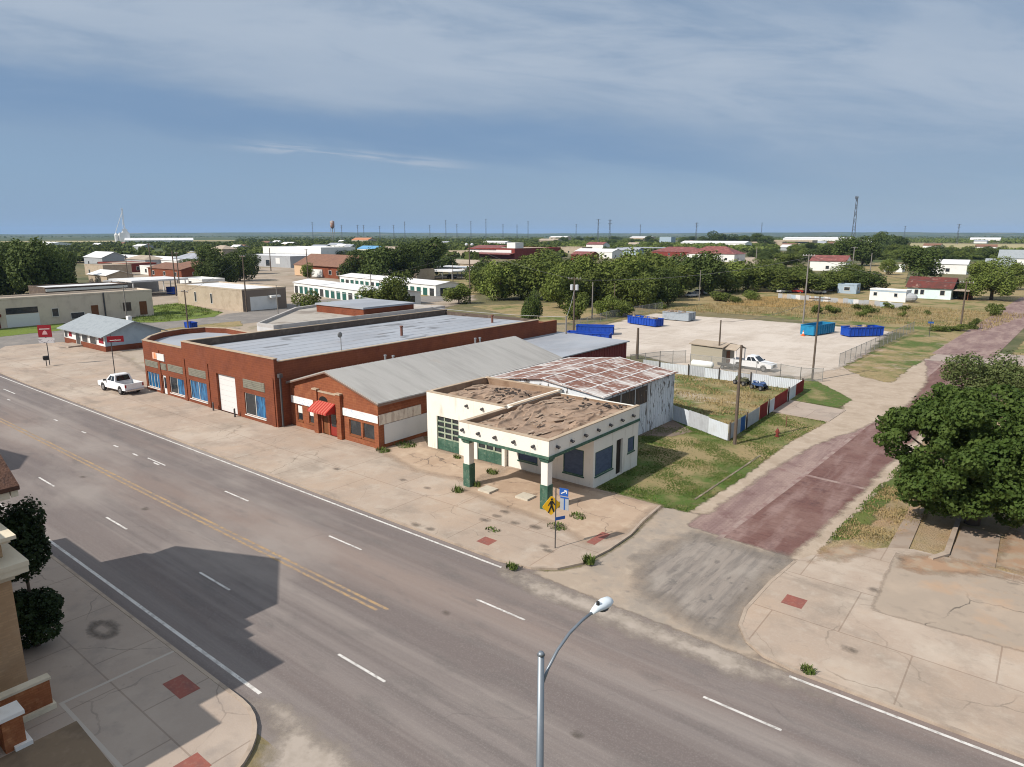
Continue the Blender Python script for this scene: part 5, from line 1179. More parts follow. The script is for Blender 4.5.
# pickups
PAINTW = M('car_white', (.78, .79, .80), rough=.25, spec=.5)
TYRE = M('tyre', (.02, .02, .02), rough=.85); RIM = M('rim', (.32, .32, .33), rough=.35, metal=.7)
CGLASS = M('car_glass', (.015, .018, .022), rough=.06, spec=.7); CHROME = M('chrome', (.5, .5, .52), rough=.25, metal=.8)
LAMPR = M('tail_lamp', (.3, .02, .02), rough=.3); LAMPW = M('head_lamp', (.7, .7, .68), rough=.15); BLKP = M('plastic_black', (.03, .03, .03), rough=.6)
def arc_pts(cx, r, z, up=True, n=9): return [(cx + r * math.cos(PI - PI * k / (n - 1)), z + r * math.sin(PI - PI * k / (n - 1)) * 1.0) for k in range(n)]
def wheels(t, xs, hw, r, w=.26):
    for x in xs:
        for s in (-1, 1):
            m = MB(); y = s * (hw - w / 2 + .02)
            m.tube([(x, y - w / 2, r), (x, y - w / 2 + .05, r), (x, y + w / 2 - .05, r), (x, y + w / 2, r)], [r - .05, r, r, r - .05], 18); wl = m.build('wheel', TYRE, t)
            m = MB(); m.tube([(x, y + s * (w / 2 - .02), r), (x, y + s * (w / 2 + .012), r)], [r * .62, r * .55], 14); m.build('rim', RIM, wl)
def pickup(label, loc, rz, crew=True):
    t = thing('pickup_truck', label, 'pickup', loc, rz)
    hw = 1.0; zb, zr_, zh = .5, 1.22, 1.18
    xf, xr_ = 2.95, -2.95; wf, wr = 1.85, -1.8; rad = .47
    # side panels with wheel arches
    prof = [(xr_, zb + .05), (wr - rad, zb)] + arc_pts(wr, rad, zb)[1:-1] + [(wr + rad, zb), (wf - rad, zb)] + arc_pts(wf, rad, zb)[1:-1] + [(wf + rad, zb), (xf - .05, zb + .06), (xf, .85), (xf - .06, 1.05), (1.55, zh + .06), (1.2, zr_ + .03), (-.75, zr_ + .03), (xr_ + .02, zr_ + .02)]
    m = MB(); m.extrude(prof, -hw, -hw + .1, 'y'); m.extrude(prof, hw - .1, hw, 'y')
    m.extrude([(1.2, zb), (xf - .06, zb), (xf, .85), (xf - .06, 1.03), (1.55, zh + .10), (1.2, zr_ + .06)], -hw + .101, hw - .101, 'y')     # bonnet and nose
    m.box(-.8, 1.19, -hw + .101, hw - .101, zb, 1.2)                                             # cabin floor block
    m.box(xr_, xr_ + .09, -hw + .101, hw - .101, zb + .1, zr_ + .02)                              # tailgate
    b = m.build('body', PAINTW, t)
    m = MB(); m.box(xr_ + .091, -.801, -hw + .101, hw - .101, .62, .74); m.build('bed_floor', BLKP, t)
    # cab
    zt = 1.92; c = MB()
    lo = [(1.25, hw - .06), (-.78, hw - .06)]; hi = [(.42, hw - .24), (-.58, hw - .22)]
    def ring(z, pts): return [(pts[0][0], -pts[0][1], z), (pts[0][0], pts[0][1], z), (pts[1][0], pts[1][1], z), (pts[1][0], -pts[1][1], z)]
    A, B = ring(zr_ + .0, lo), ring(zt, hi)
    for i in range(4): j = (i + 1) % 4; c.face([A[i], A[j], B[j], B[i]])
    c.face(B); Tp = [(p[0] * .93, p[1] * .9, zt + .05) for p in B]
    for i in range(4): j = (i + 1) % 4; c.face([B[i], B[j], Tp[j], Tp[i]])
    c.face(Tp); c.build('cab', PAINTW, t)
    def quad(i, u0, u1, v0, v1, nm, off=.012):
        j = (i + 1) % 4; a, b_, c_, d = map(Vector, (A[i], A[j], B[j], B[i]))
        def at(u, v): return (a + (b_ - a) * u) * (1 - v) + (d + (c_ - d) * u) * v
        n_ = (b_ - a).cross(d - a).normalized(); cen = (a + b_ + c_ + d) / 4
        if n_.dot(cen - Vector((.2, 0, 1.5))) < 0: n_ = -n_
        g = MB(); g.face([at(u0, v0) + n_ * off, at(u1, v0) + n_ * off, at(u1, v1) + n_ * off, at(u0, v1) + n_ * off]); g.build(nm, CGLASS, t)
    quad(0, .06, .94, .1, .93, 'windscreen'); quad(2, .1, .9, .12, .9, 'rear_window')
    for i in (1, 3):
        if i == 1: quad(1, .16, .52, .12, .88, 'side_window'); quad(1, .57, .92, .12, .88, 'side_window')
        else: quad(3, .08, .43, .12, .88, 'side_window'); quad(3, .48, .84, .12, .88, 'side_window')
    wheels(t, (wf, wr), hw, .42)
    for s in (-1, 1):
        m = MB(); m.box(xf - .09, xf + .012, s * .62 - .22, s * .62 + .22, .82, 1.0); m.build('headlight', LAMPW, t)
        m = MB(); m.box(xr_ - .012, xr_ + .05, s * .92 - .08, s * .92 + .08, .85, 1.18); m.build('tail_light', LAMPR, t)
        m = MB(); m.box(.95, 1.12, s * 1.02 - .02 if s > 0 else -1.26, 1.26 if s > 0 else -1.0, 1.25, 1.42); m.build('mirror', BLKP, t)
    m = MB(); m.box(xf - .02, xf + .03, -.38, .38, .68, 1.0); m.build('grille', BLKP, t)
    m = MB(); m.box(xf - .1, xf + .1, -.95, .95, .42, .62); m.build('bumper', CHROME, t)
    m = MB(); m.box(xr_ - .14, xr_ - .003, -.95, .95, .45, .62); m.build('bumper', CHROME, t)
    return t
x, y = P(121.5, 392)
t = pickup('white pickup with open bed parked facing away beside the brick garage', (x, y, .12), R(184)); t.scale = (1.08, 1.08, 1.08)
xa, ya = P(738, 367.5); xb, yb = P(768, 371.5)
pickup('white four door pickup parked by the small shed on the gravel lot', ((xa + xb) / 2, (ya + yb) / 2, .02), math.atan2(yb - ya, xb - xa))
def car(label, loc, rz, paint, group=None):
    t = thing('parked_car', label, 'car', loc, rz, group)
    hw = .88; prof = [(-2.15, .35), (2.15, .35), (2.2, .62), (2.05, .82), (1.0, .95), (-1.9, .98), (-2.2, .8)]
    m = MB(); m.extrude(prof, -hw, hw, 'y'); m.build('body', paint, t)
    m = MB(); lo = [(1.0, .8), (-1.75, .8)]; hi = [(.35, .62), (-1.35, .62)]
    A = [(1.0, -.82, .955), (1.0, .82, .955), (-1.8, .82, .975), (-1.8, -.82, .975)]; B = [(.3, -.64, 1.42), (.3, .64, 1.42), (-1.3, .64, 1.42), (-1.3, -.64, 1.42)]
    for i in range(4): j = (i + 1) % 4; m.face([A[i], A[j], B[j], B[i]])
    m.build('window', CGLASS, t)
    m = MB(); m.box(-1.32, .32, -.66, .66, 1.421, 1.47); m.build('roof', paint, t)
    wheels(t, (1.35, -1.35), hw, .33, .2)
    return t
PR = M('car_red', (.35, .03, .03), rough=.3); PB = M('car_black', (.02, .02, .022), rough=.3); PS = M('car_silver', (.45, .46, .48), rough=.3); PBL = M('car_blue', (.05, .09, .2), rough=.3)
for px, py, rz, pt, lab in [(796, 293, 10, PR, 'red car in the back yard behind the panel fence'), (818, 293.5, 170, PAINTW, 'white car in the back yard right of the red car'), (784, 293, 60, PS, 'silver car in the back yard left of the red car'),
                            (741, 262.5, 5, PB, 'black vehicle beside the white walled red hipped house'), (452, 278.5, 0, PB, 'dark car under the front white carport'),
                            (192, 252.5, 20, PAINTW, 'white vehicle on the lot by the left wood'), (181, 253, 0, PS, 'silver vehicle at the left end of the lot by the wood'), (203, 251.5, 15, PBL, 'dark blue vehicle at the right end of the lot by the wood'),
                            (149, 290.5, 95, PS, 'silver car under the pale canopy'), (700, 294.5, 20, PAINTW, 'white vehicle half hidden under the grove edge'), (692, 297, 80, PS, 'pale wreck in the weeds at the grove edge')]:
    x, y = P(px, py); car(lab, (x, y, .03), R(rz), pt)
# quad bikes / scrap by the tin fence
def scrap(label, loc, rz, paint):
    t = thing('quad_bike', label, 'quad bike', loc, rz)
    m = MB(); m.box(-.8, .8, -.35, .35, .5, .75); m.ell((.55, 0, .85), (.4, .35, .2), 10, 6); m.ell((-.5, 0, .88), (.5, .25, .14), 10, 6); m.build('body', paint, t)
    m = MB(); m.tube([(.45, -.4, 1.12), (.5, 0, 1.05), (.45, .4, 1.12)], .03, 6); m.tube([(.5, 0, 1.05), (.65, 0, .8)], .03, 6); m.build('handlebar', BLKP, t)
    wheels(t, (.65, -.65), .58, .3, .25)
    return t
scrap('dark blue quad bike standing in the grassy yard corner', (-27.0, 81.6, .03), R(-20), PBL)
scrap('olive quad bike parked against the white tin fence', (-29.6, 83.0, .03), R(160), M('olive', (.1, .1, .06), rough=.6))

# roll-off bins
def dumpster(label, pa, pb, h, paint, depth=2.4, group='roll-off bins'):
    """bin whose near long side stands between the ground points pa and pb"""
    a = Vector(pa); b = Vector(pb); rz = math.atan2(b.y - a.y, b.x - a.x); L_ = (b - a).length
    t = thing('roll_off_bin', label, 'waste bin', (a.x, a.y, .03), rz, group)
    m = MB(); w = .08
    m.box(0, L_, 0, w, .15, h); m.box(0, L_, depth - w, depth, .15, h); m.box(0, w, w + .002, depth - w - .002, .15, h); m.box(L_ - w, L_, w + .002, depth - w - .002, .15, h); m.box(w, L_ - w, w, depth - w, .2, .28)
    m.build('body', paint, t)
    n = int(L_ / .75)
    m = MB()
    for k in range(n + 1):
        x = .05 + (L_ - .2) * k / n; m.box(x, x + .1, -.09, -.003, .2, h - .1); m.box(x, x + .1, depth + .003, depth + .09, .2, h - .1)
    for k in range(4): yy = .1 + (depth - .3) * k / 3; m.box(L_ + .003, L_ + .09, yy, yy + .1, .2, h - .1)
    m.build('rib', paint, t)
    m = MB(); m.box(-.05, L_ + .1, -.1, -.002, h - .098, h + .04); m.box(-.05, L_ + .1, depth + .002, depth + .1, h - .098, h + .04); m.box(L_ + .002, L_ + .1, .0, depth, h - .098, h + .04); m.box(-.1, -.002, 0, depth, h - .098, h + .04); m.build('top_rail', paint, t)
    m = MB(); m.box(.2, L_ - .2, .5, .62, 0, .148); m.box(.2, L_ - .2, depth - .62, depth - .5, 0, .148)
    for x in (.5, L_ - .5): m.tube([(x, .3, .14), (x, .48, .14)], .14, 10); m.tube([(x, depth - .48, .14), (x, depth - .3, .14)], .14, 10)
    m.build('skid', STEEL, t)
    return t
def binpaint(nm, c): return M(nm, c, [(tuple(v * .6 for v in c), 1, .5, .68, .7), ((.2, .13, .09), 2.2, .66, .78, .6)], rough=.5)
BINB = binpaint('bin_blue', (.012, .06, .36)); BINC = binpaint('bin_cyan', (.015, .2, .38)); BING = binpaint('bin_grey', (.3, .34, .38))
JUNK = M('junk', (.3, .22, .16), [((.5, .46, .4), 2, .5, .62, .8), ((.1, .08, .07), 3, .5, .65, .8)], rough=.95)
def load(t, L_, d, h, seed):
    r = random.Random(seed); m = MB()
    for k in range(24):
        th = r.uniform(0, PI); m.obox((r.uniform(.5, L_ - .5), r.uniform(.4, d - .4), h - .35 + r.uniform(0, .4)), (math.cos(th), math.sin(th), 0), r.uniform(.3, 1.3), r.uniform(.1, .5), r.uniform(.1, .5))
    o = m.build('rubbish_load', JUNK, None); o.location = t.location; o.rotation_euler = t.rotation_euler
    return tag(o, 'loose rubbish heaped inside the %s' % t['label'].split(' bin')[0].replace('long ', '') + ' bin', 'rubbish', kind='stuff')
x0_, y0_ = P(566, 341); x1_, y1_ = P(609, 343)
t1 = dumpster('long blue bin standing nearest the maroon shed', (x0_, y0_), (x1_, y1_), 1.5, BINB)
x0_, y0_ = P(576, 334.5); x1_, y1_ = P(613, 335.5)
t2 = dumpster('long blue bin right behind the one by the maroon shed', (x0_, y0_), (x1_, y1_), 1.6, BINB)
t3 = dumpster('blue bin heaped with rubbish standing alone on the gravel', P(627.5, 323.5), P(655, 327.5), 1.6, BINB); load(t3, 7, 2.4, 1.6, 4)
t4 = dumpster('grey bin full of scrap at the far edge of the gravel lot', P(688, 322), P(695, 320.5), 1.8, BING, 6.0); load(t4, 3.0, 6.0, 1.8, 5)
t5 = dumpster('cyan blue bin beside the traffic cone', P(813, 336.5), P(834, 333), 1.9, BINC, 2.5)
t6 = dumpster('deep blue bin closest to the chain link fence corner', P(849, 337.5), P(883, 336.5), 1.75, BINB, 2.5); load(t6, 5.2, 2.5, 1.75, 6)
for px, py, lab in [(170, 294.5, 'left small blue bin beside the twin poles'), (179, 293, 'right small blue bin touching the twin poles')]:
    x, y = P(px, py); dumpster(lab, (x - 2, y), (x + 1.6, y), 2.2, BINB, 2.2, 'small blue bins by the twin poles')
x, y = P(188, 329); dumpster('small blue bin at the foot of a pole on the dry verge', (x - 1.2, y), (x + 1.0, y), 1.25, BINB, 1.4)
cn = thing('traffic_cone', 'orange and white traffic cone left of the cyan bin', 'cone', (*P(803, 336), .03))
m = MB(); m.tube([(0, 0, .05), (0, 0, .45)], [.28, .18], 12); m.tube([(0, 0, .75), (0, 0, 1.0)], [.11, .05], 12); m.build('cone', M('cone_orange', (.6, .12, .03), rough=.6), cn)
m = MB(); m.tube([(0, 0, .451), (0, 0, .749)], [.18, .11], 12); m.build('band', WHITEP, cn)
m = MB(); m.box(-.36, .36, -.36, .36, 0, .049); m.build('base', MATS['cone_orange'], cn)
pt_ = thing('propane_tank', 'white propane tank lying in front of the lot shed', 'tank', (*P(702, 369.5), 0))
m = MB(); m.tube([(-1.6, 0, .75), (-1.4, 0, .75), (1.4, 0, .75), (1.6, 0, .75)], [.2, .5, .5, .2], 16); m.build('tank', WHITEW, pt_, True)
m = MB(); m.box(-1, -.8, -.3, .3, 0, .35); m.box(.8, 1, -.3, .3, 0, .35); m.build('saddle', GREYM, pt_)
jt = thing('flatbed_trailer', 'small dark flatbed trailer behind the white four door pickup', 'trailer', (*P(728, 369), 0), R(-15))
m = MB(); m.box(-1.2, 1.2, -.8, .8, .5, .62); m.box(-1.2, 1.2, -.84, -.78, .62, .9); m.box(1.2, 2.2, -.05, .05, .5, .58); m.build('deck', STEEL, jt); wheels(jt, (-.3,), .95, .32, .2)

# poles
WOODP = M('pole_wood', (.115, .088, .068), [((.075, .058, .045), 2, .45, .65, .7, (3, 3, .4)), ((.18, .145, .115), 4, .5, .7, .5, (3, 3, .3))], rough=.95)
GREYP = M('pole_grey', (.21, .195, .18), [((.2, .18, .165), 2, .45, .65, .7, (3, 3, .4))], rough=.9)
CERAM = M('ceramic', (.5, .52, .55), rough=.4)
def pole(label, px, by, ty, mat=WOODP, r=.16, arm=0, armrz=0, trans=0, lamp=0, loc=None, h=None, name='utility_pole'):
    x, y = loc or P(px, by); h = h or HT(px, by, ty); r = r * .78
    t = thing(name, label, 'pole', (x, y, 0))
    m = MB(); m.tube([(0, 0, -.2), (0, 0, h * .5), (0, 0, h)], [r * 1.15, r, r * .75], 10); m.build('pole', mat, t)
    dx, dy = math.cos(R(armrz)), math.sin(R(armrz))
    for k in range(arm):
        z = h - .35 - .9 * k; m = MB(); m.obox((0, 0, z), (dx, dy, 0), 2.5, .14, .12); a = m.build('crossarm', WOODP if mat is not GREYP else GREYP, t)
        m = MB()
        for q in (-1.1, -.5, .5, 1.1): m.tube([(dx * q, dy * q, z + .07), (dx * q, dy * q, z + .3)], [.06, .04], 6)
        m.build('insulator', CERAM, a)
    for k in range(trans):
        s = (-1) ** k; z = h - 1.9
        m = MB(); m.tube([(dx * .5 * s, dy * .5 * s, z - .55), (dx * .5 * s, dy * .5 * s, z - .5), (dx * .5 * s, dy * .5 * s, z + .45), (dx * .5 * s, dy * .5 * s, z + .5)], [.25, .3, .3, .22], 12); m.build('transformer', CERAM, t)
    for k in range(lamp):
        m = MB(); s = (-1) ** k; m.tube([(0, 0, h - .4), (dx * .7 * s, dy * .7 * s, h - .2)], .05, 6); m.ell((dx * .8 * s, dy * .8 * s, h - .15), (.45, .45, .38), 10, 6); m.build('floodlight', CERAM, t)
    return t
poles = [
 ('bare wooden pole stump standing in the lawn by the tin fence', dict(px=734.5, by=444.5, ty=345, r=.17)),
 ('wooden pole beside the porch of the lot shed', dict(px=718, by=366, ty=320, r=.15)),
 ('brown wooden pole with short crossbar beside the lot gate', dict(px=812, by=381, ty=296, r=.15, arm=1, armrz=5)),
 ('tall grey pole with insulators behind the cyan bin', dict(px=803, by=323, ty=254, r=.19, arm=1, mat=GREYP)),
 ('grey pole with crossbar near the white two window house', dict(px=851.5, by=277, ty=247, r=.3, arm=1, mat=GREYP)),
 ('brown pole with crossbar before the rusty roofed house', dict(px=960.5, by=327, ty=281, r=.2, arm=1)),
 ('tall pole carrying floodlights above the small round bush', dict(px=470, by=303, ty=244, r=.24, lamp=2, armrz=20, arm=1)),
 ('pole with two grey transformers by the weedy strip', dict(px=573.5, by=333, ty=277, r=.22, arm=1, armrz=15, trans=2)),
 ('leaning guy pole right of the transformer pole', dict(px=592, by=318, ty=282, r=.18, mat=GREYP)),
 ('short weathered pole with bracket by the gravel lot', dict(px=637, by=359, ty=328, r=.26)),
 ('pale grey pole rising behind the rusty shop roof', dict(px=565.5, by=362, ty=316, r=.18, mat=GREYP)),
 ('pole standing at the corner of the tan warehouse', dict(px=247, by=312, ty=255, r=.2, arm=1, armrz=0)),
 ('pole with crossbar on the dry verge by the small blue bin', dict(px=188.5, by=331.5, ty=290, r=.17, arm=1)),
 ('grey pole against the end of the tan row', dict(px=127, by=319, ty=286, r=.16, mat=GREYP)),
 ('thin brown pole before the pale canopy', dict(px=129.5, by=291, ty=255, r=.2)),
 ('tall pole rising through the pale canopy', dict(px=153.5, by=290, ty=243, r=.25, arm=1)),
 ('left pole of the twin poles beside the blue bins', dict(px=176.5, by=296, ty=251, r=.25)),
 ('right pole of the twin poles beside the blue bins', dict(px=180.5, by=295, ty=252, r=.22, arm=1)),
 ('slim pole right of the tan warehouse', dict(px=279, by=327, ty=285, r=.12, mat=GREYP)),
 ('slim pole in the dark bushes by the storage rows', dict(px=372, by=308, ty=274, r=.16, mat=GREYP)),
 ('white topped pole behind the tan metal shed', dict(px=419, by=267, ty=244, r=.35, mat=GREYP, arm=1)),
 ('pole in front of the factory', dict(px=271, by=271, ty=248, r=.3)),
 ('pole between the factory and the brown roofed hall', dict(px=308, by=279, ty=249, r=.26, arm=1)),
 ('slim pole above the front carport', dict(px=453, by=282, ty=262, r=.18)),
 ('thin pole in front of the grove', dict(px=614, by=312, ty=283, r=.14)),
 ('pole with pale top beyond the grove by the dirt road', dict(px=755.5, by=268, ty=247, r=.28, mat=GREYP)),
 ('dead bare pole among the grove edge weeds', dict(px=699, by=301, ty=270, r=.14, mat=GREYP)),
 ('far pole with pale crossbar before the dark trees', dict(px=869, by=282, ty=253, r=.24, mat=GREYP)),
 ('thin pole behind the long garage roof', dict(px=790, by=412, ty=400, r=.05) ),
]
for lab, kw in poles[:-1]: pole(lab, **kw)
# distant masts along the horizon, one shape each
MASTM = M('mast_steel', (.09, .1, .115), rough=.6)
def mast(label, px, d, ty, w, name='pylon', cat='pylon', group=None, arms=2):
    x, y = P(px, 238); v = Vector((x, y)).normalized() * d; x, y = v.x, v.y
    f = Vector((x, y, 0)).dot(Vector((FW.x, FW.y, 0)).normalized())
    # height from the sight line through ty
    dd = FW * FPX + RT * (px - CX) - UP * (ty - CY); h = CAMZ + dd.z * (d / math.hypot(dd.x, dd.y))
    t = thing(name, label, cat, (x, y, 0), math.atan2(y, x) + PI / 2, group)
    m = MB(); b = w
    for sx in (-1, 1):
        for sy in (-1, 1): m.tube([(sx * b, sy * b, 0), (sx * b * .3, sy * b * .3, h)], w * .17, 4)
    n = 7
    for k in range(n):
        z0, z1 = h * k / n, h * (k + 1) / n; f0 = 1 - .75 * k / n; f1 = 1 - .75 * (k + 1) / n
        m.tube([(-b * f0, -b * f0, z0), (b * f1, -b * f1, z1)], w * .09, 4); m.tube([(b * f0, b * f0, z0), (-b * f1, b * f1, z1)], w * .09, 4)
    m.build('lattice', MASTM, t)
    for k in range(arms):
        z = h * (.97 - .12 * k); m = MB(); m.tube([(-w * 2.2, 0, z), (w * 2.2, 0, z)], w * .16, 5); m.build('crossarm', MASTM, t)
    return t
mast('dark lattice mast with antennas rising right of the long white barn', 853, 1200, 196, 2.6, 'lattice_mast', 'mast', arms=0)
t = [o for o in col.objects if o.name == 'lattice_mast'][0]
hm = max(v.co.z for v in t.children[0].data.vertices); m = MB()
for k in range(3): a_ = 2 * PI * k / 3; m.box(math.cos(a_) * 2.2 - .5, math.cos(a_) * 2.2 + .5, math.sin(a_) * 2.2 - .5, math.sin(a_) * 2.2 + .5, hm - 5, hm - .5)
m.tube([(0, 0, hm - 3.2), (0, 0, hm - 2.4)], 2.3, 10); m.build('antenna', MASTM, t)
for px, ty, d, lab in [(598, 219, 1150, 'left one of the two tall pylons above the grove'), (609.5, 219.5, 1150, 'right one of the two tall pylons above the grove'), (696, 222.5, 1250, 'slim pylon above the long white shed'), (957.5, 224, 1500, 'lone pylon above the far pale field on the right')]:
    mast(lab, px, d, ty, 1.5)
for k, (px, ty) in enumerate([(313, 222), (342, 225), (358, 225), (364, 225), (380, 226), (394, 225), (405, 221.5), (430, 225), (446, 220), (457, 224), (471, 221), (486, 219), (503, 224), (517, 224.5), (528, 221), (576, 224), (640, 224.5), (761, 222.5), (904, 226)]):
    mast('thin grey pylon of the line along the horizon', px, 2400, ty, 1.7, 'pylon', 'pylon', 'pylons along the horizon')
# water tower and grain elevator on the left horizon
x, y = P(333, 238); v = Vector((x, y)).normalized() * 1600
wt = thing('water_tower', 'rusty topped water tower on the horizon above the factory', 'water tower', (v.x, v.y, 0), math.atan2(v.y, v.x))
dd = FW * FPX + RT * (333 - CX) - UP * (220.5 - CY); hw_ = CAMZ + dd.z * (1600 / math.hypot(dd.x, dd.y))
m = MB(); m.tube([(0, 0, hw_ - 17), (0, 0, hw_ - 14), (0, 0, hw_ - 2), (0, 0, hw_)], [2.2, 4.6, 4.6, 1], 18); m.build('tank', M('tank_rust', (.33, .3, .28), [((.3, .12, .06), .15, .45, .6, .8)], rough=.7), wt, True)
for k in range(4):
    a_ = PI / 4 + PI / 2 * k; m = MB(); m.tube([(6.5 * math.cos(a_), 6.5 * math.sin(a_), 0), (5 * math.cos(a_), 5 * math.sin(a_), hw_ - 14)], .55, 6); m.build('leg', GREYM, wt)
m = MB(); m.tube([(0, 0, 0), (0, 0, hw_ - 16)], .9, 8); m.build('riser_pipe', GREYM, wt)
x, y = P(122, 238); v = Vector((x, y)).normalized() * 1500
ge = thing('grain_elevator', 'white grain elevator with tall leg tower on the left horizon', 'grain elevator', (v.x, v.y, 0), math.atan2(v.y, v.x) + PI / 2)
dd = FW * FPX + RT * (121 - CX) - UP * (208 - CY); hg = CAMZ + dd.z * (1500 / math.hypot(dd.x, dd.y))
SILO = M('silo_white', (.66, .66, .66), [((.5, .5, .5), .1, .5, .66, .7)], rough=.6)
for k in range(4):
    m = MB(); xx = -9 + 6 * k; m.tube([(xx, 0, 0), (xx, 0, 17 + 4 * (k < 2)), (xx, 0, 21 + 4 * (k < 2))], [3.1, 3.1, .5], 14); m.build('silo', SILO, ge)
m = MB()
for sx in (-1, 1):
    for sy in (-1, 1): m.tube([(-5 + sx * 1.3, sy * 1.3, 0), (-5 + sx * .9, sy * .9, hg)], .45, 5)
for k in range(10): z = hg * k / 10; m.tube([(-6.3, -1.2, z), (-3.8, -1.2, z + hg / 10)], .25, 4)
m.build('leg_tower', SILO, ge)
m = MB(); m.tube([(-4, 0, hg * .86), (9, 0, 22)], .55, 6); m.tube([(-5, 0, hg * .6), (-9, 0, 22)], .4, 6); m.build('spout', SILO, ge)
m = MB(); m.box(-13, 3, 4, 14, 0, 21); m.box(-10, -2, 5, 13, 21.003, 27); m.build('head_house', SILO, ge)
for px, w, lab in [(165, 66, 'left long white shed beside the grain elevator'), (193, 58, 'right long white shed near the grain elevator')]:
    x, y = P(px, 238); v = Vector((x, y)).normalized() * 1450
    block('long_shed', lab, 'shed', v.x, v.y, w, 40, 7, 'white', 'wroof', 'gx', 4, math.atan2(-v.x, v.y))

# overhead wires
WIRE = M('wire', (.12, .12, .12), rough=.6); WIREP = M('wire_pale', (.45, .45, .45), rough=.5)
def cable(label, a, b, sag, r=.02, mat=WIRE):
    pts = []
    for k in range(17):
        u = k / 16; pts.append((a[0] + (b[0] - a[0]) * u, a[1] + (b[1] - a[1]) * u, a[2] + (b[2] - a[2]) * u - sag * 4 * u * (1 - u)))
    m = MB(); m.tube(pts, r, 4); tag(m.build('overhead_wire', mat), label, 'wire', 'overhead wires')
def top(px, by, ty): x, y = P(px, by); return (x, y, HT(px, by, ty))
cable('wire from the pale pole behind the shop to the transformer pole', top(565.5, 362, 318), top(573.5, 333, 290), .4, .03, WIREP)
cable('wire from the pale pole running left over the garage roofs', top(565.5, 362, 317), (-94, 69, 9.5), .9, .03, WIREP)
cable('wire from the transformer pole to the pole behind the cyan bin', top(573.5, 333, 280), top(803, 323, 257), 1.4, .03)
cable('wire from the lot gate pole to the pole behind the shop', top(812, 381, 298), top(718, 366, 322), .7)
cable('wire from the pole before the rusty roofed house to the tall grey pole', top(960.5, 327, 283), top(803, 323, 256), 1.3, .03)

for k, (A_, B_, s_) in enumerate([((470, 303, 246), (573.5, 333, 279), .8), ((247, 312, 257), (188.5, 331.5, 292), .7), ((188.5, 331.5, 291), (127, 319, 288), .6), ((153.5, 290, 245), (180.5, 295, 254), .8), ((803, 323, 256), (851.5, 277, 249), 1.5), ((372, 308, 276), (279, 327, 287), .7), ((372, 308, 276), (470, 303, 250), .8)]):
    names_ = ['floodlight pole to the transformer pole', 'tan warehouse corner pole to the dry verge pole', 'dry verge pole to the grey pole at the tan row', 'canopy pole to the right twin pole', 'pole behind the cyan bin to the pole by the white house', 'bush pole to the slim pole right of the warehouse', 'bush pole to the floodlight pole']
    cable('wire from the ' + names_[k], top(*A_), top(*B_), s_, .022)
# ---------------------------------------------------------------- signs and lamps near the street
GALV = M('galvanised', (.22, .25, .28), [((.3, .33, .36), 4, .5, .7, .5)], rough=.45, metal=.6)
sl = thing('street_lamp', 'grey steel street lamp with curved arm and pale cobra head over the near kerb', 'street lamp', (-6.49, 9.0, .006))
m = MB(); m.tube([(0, 0, 0), (0, 0, 5.5), (0, 0, 10.88)], [.115, .085, .06], 14); m.tube([(0, 0, 10.88), (0, 0, 10.94)], [.078, .04], 12); m.build('pole', GALV, sl, True)
m = MB(); pts = [(0, .04, 10.25), (0, .22, 10.48), (0, .52, 10.7), (0, .92, 10.86), (0, 1.36, 10.92), (0, 1.78, 10.92)]; m.tube(pts, .03, 10); m.build('arm', GALV, sl, True)
m = MB(); n = 12; secs = [(1.70, .044, .04, 10.92), (1.84, .08, .06, 10.928), (2.04, .124, .088, 10.92), (2.24, .144, .1, 10.904), (2.38, .112, .08, 10.896), (2.44, .04, .032, 10.888)]
for yy, rx, rz_, zz in secs:
    for k in range(n): a_ = 2 * PI * k / n; m.v.append((rx * math.cos(a_), yy, zz + rz_ * math.sin(a_)))
for i in range(len(secs) - 1):
    for k in range(n): a0 = i * n + k; a1 = i * n + (k + 1) % n; m.f.append([a0, a1, a1 + n, a0 + n]); m.mi.append(0)
m.f.append(list(range(n))); m.f.append(list(range((len(secs) - 1) * n, len(secs) * n))); m.mi += [0, 0]
hd = m.build('lamp_head', M('lamp_shell', (.66, .72, .76), rough=.45), sl, True)
m = MB(); m.tube([(0, 1.94, 10.99), (0, 1.94, 11.06)], .036, 10); m.build('photocell', BLKP, hd)
m = MB(); m.ell((0, 2.18, 10.82), (.104, .16, .07), 12, 6); m.build('lens', GLASS, hd)

# pedestrian crossing sign
ps = thing('crossing_sign', 'yellow diamond walking person sign with blue and white plates on one post', 'road sign', (-21.5, 31.13, .12))
m = MB(); m.tube([(0, 0, -.1), (0, 0, 3.75)], .035, 8); m.build('post', STEEL, ps)
SY = M('sign_yellow', (1.0, .56, .02), rough=.45)
def plate_frame(origin, yaw):
    u = Vector((math.cos(yaw), math.sin(yaw), 0)); nrm = Vector((math.sin(yaw), -math.cos(yaw), 0)); o = Vector(origin)
    return lambda x, z, d: tuple(o + u * x + Vector((0, 0, z)) + nrm * d)
def plate(outline, fr, d0, d1, name, mat, parent):
    m = MB(); n = len(outline)
    A = [fr(x, z, d0) for x, z in outline]; B = [fr(x, z, d1) for x, z in outline]
    m.face(A); m.face(B)
    for i in range(n): j = (i + 1) % n; m.face([A[i], A[j], B[j], B[i]])
    return m.build(name, mat, parent)
YW = R(62)
fr = plate_frame((-0.19, -.2, 2.72), YW)     # faces traffic coming from +X
dm = .63
def rdiamond(s):
    q = []
    for cxs, czs in ((0, -1), (1, 0), (0, 1), (-1, 0)):
        for e in (-1, 1):
            t_ = Vector((-czs, cxs)); q.append((cxs * (s - .06) + t_.x * e * .05, czs * (s - .06) + t_.y * e * .05))
    return q
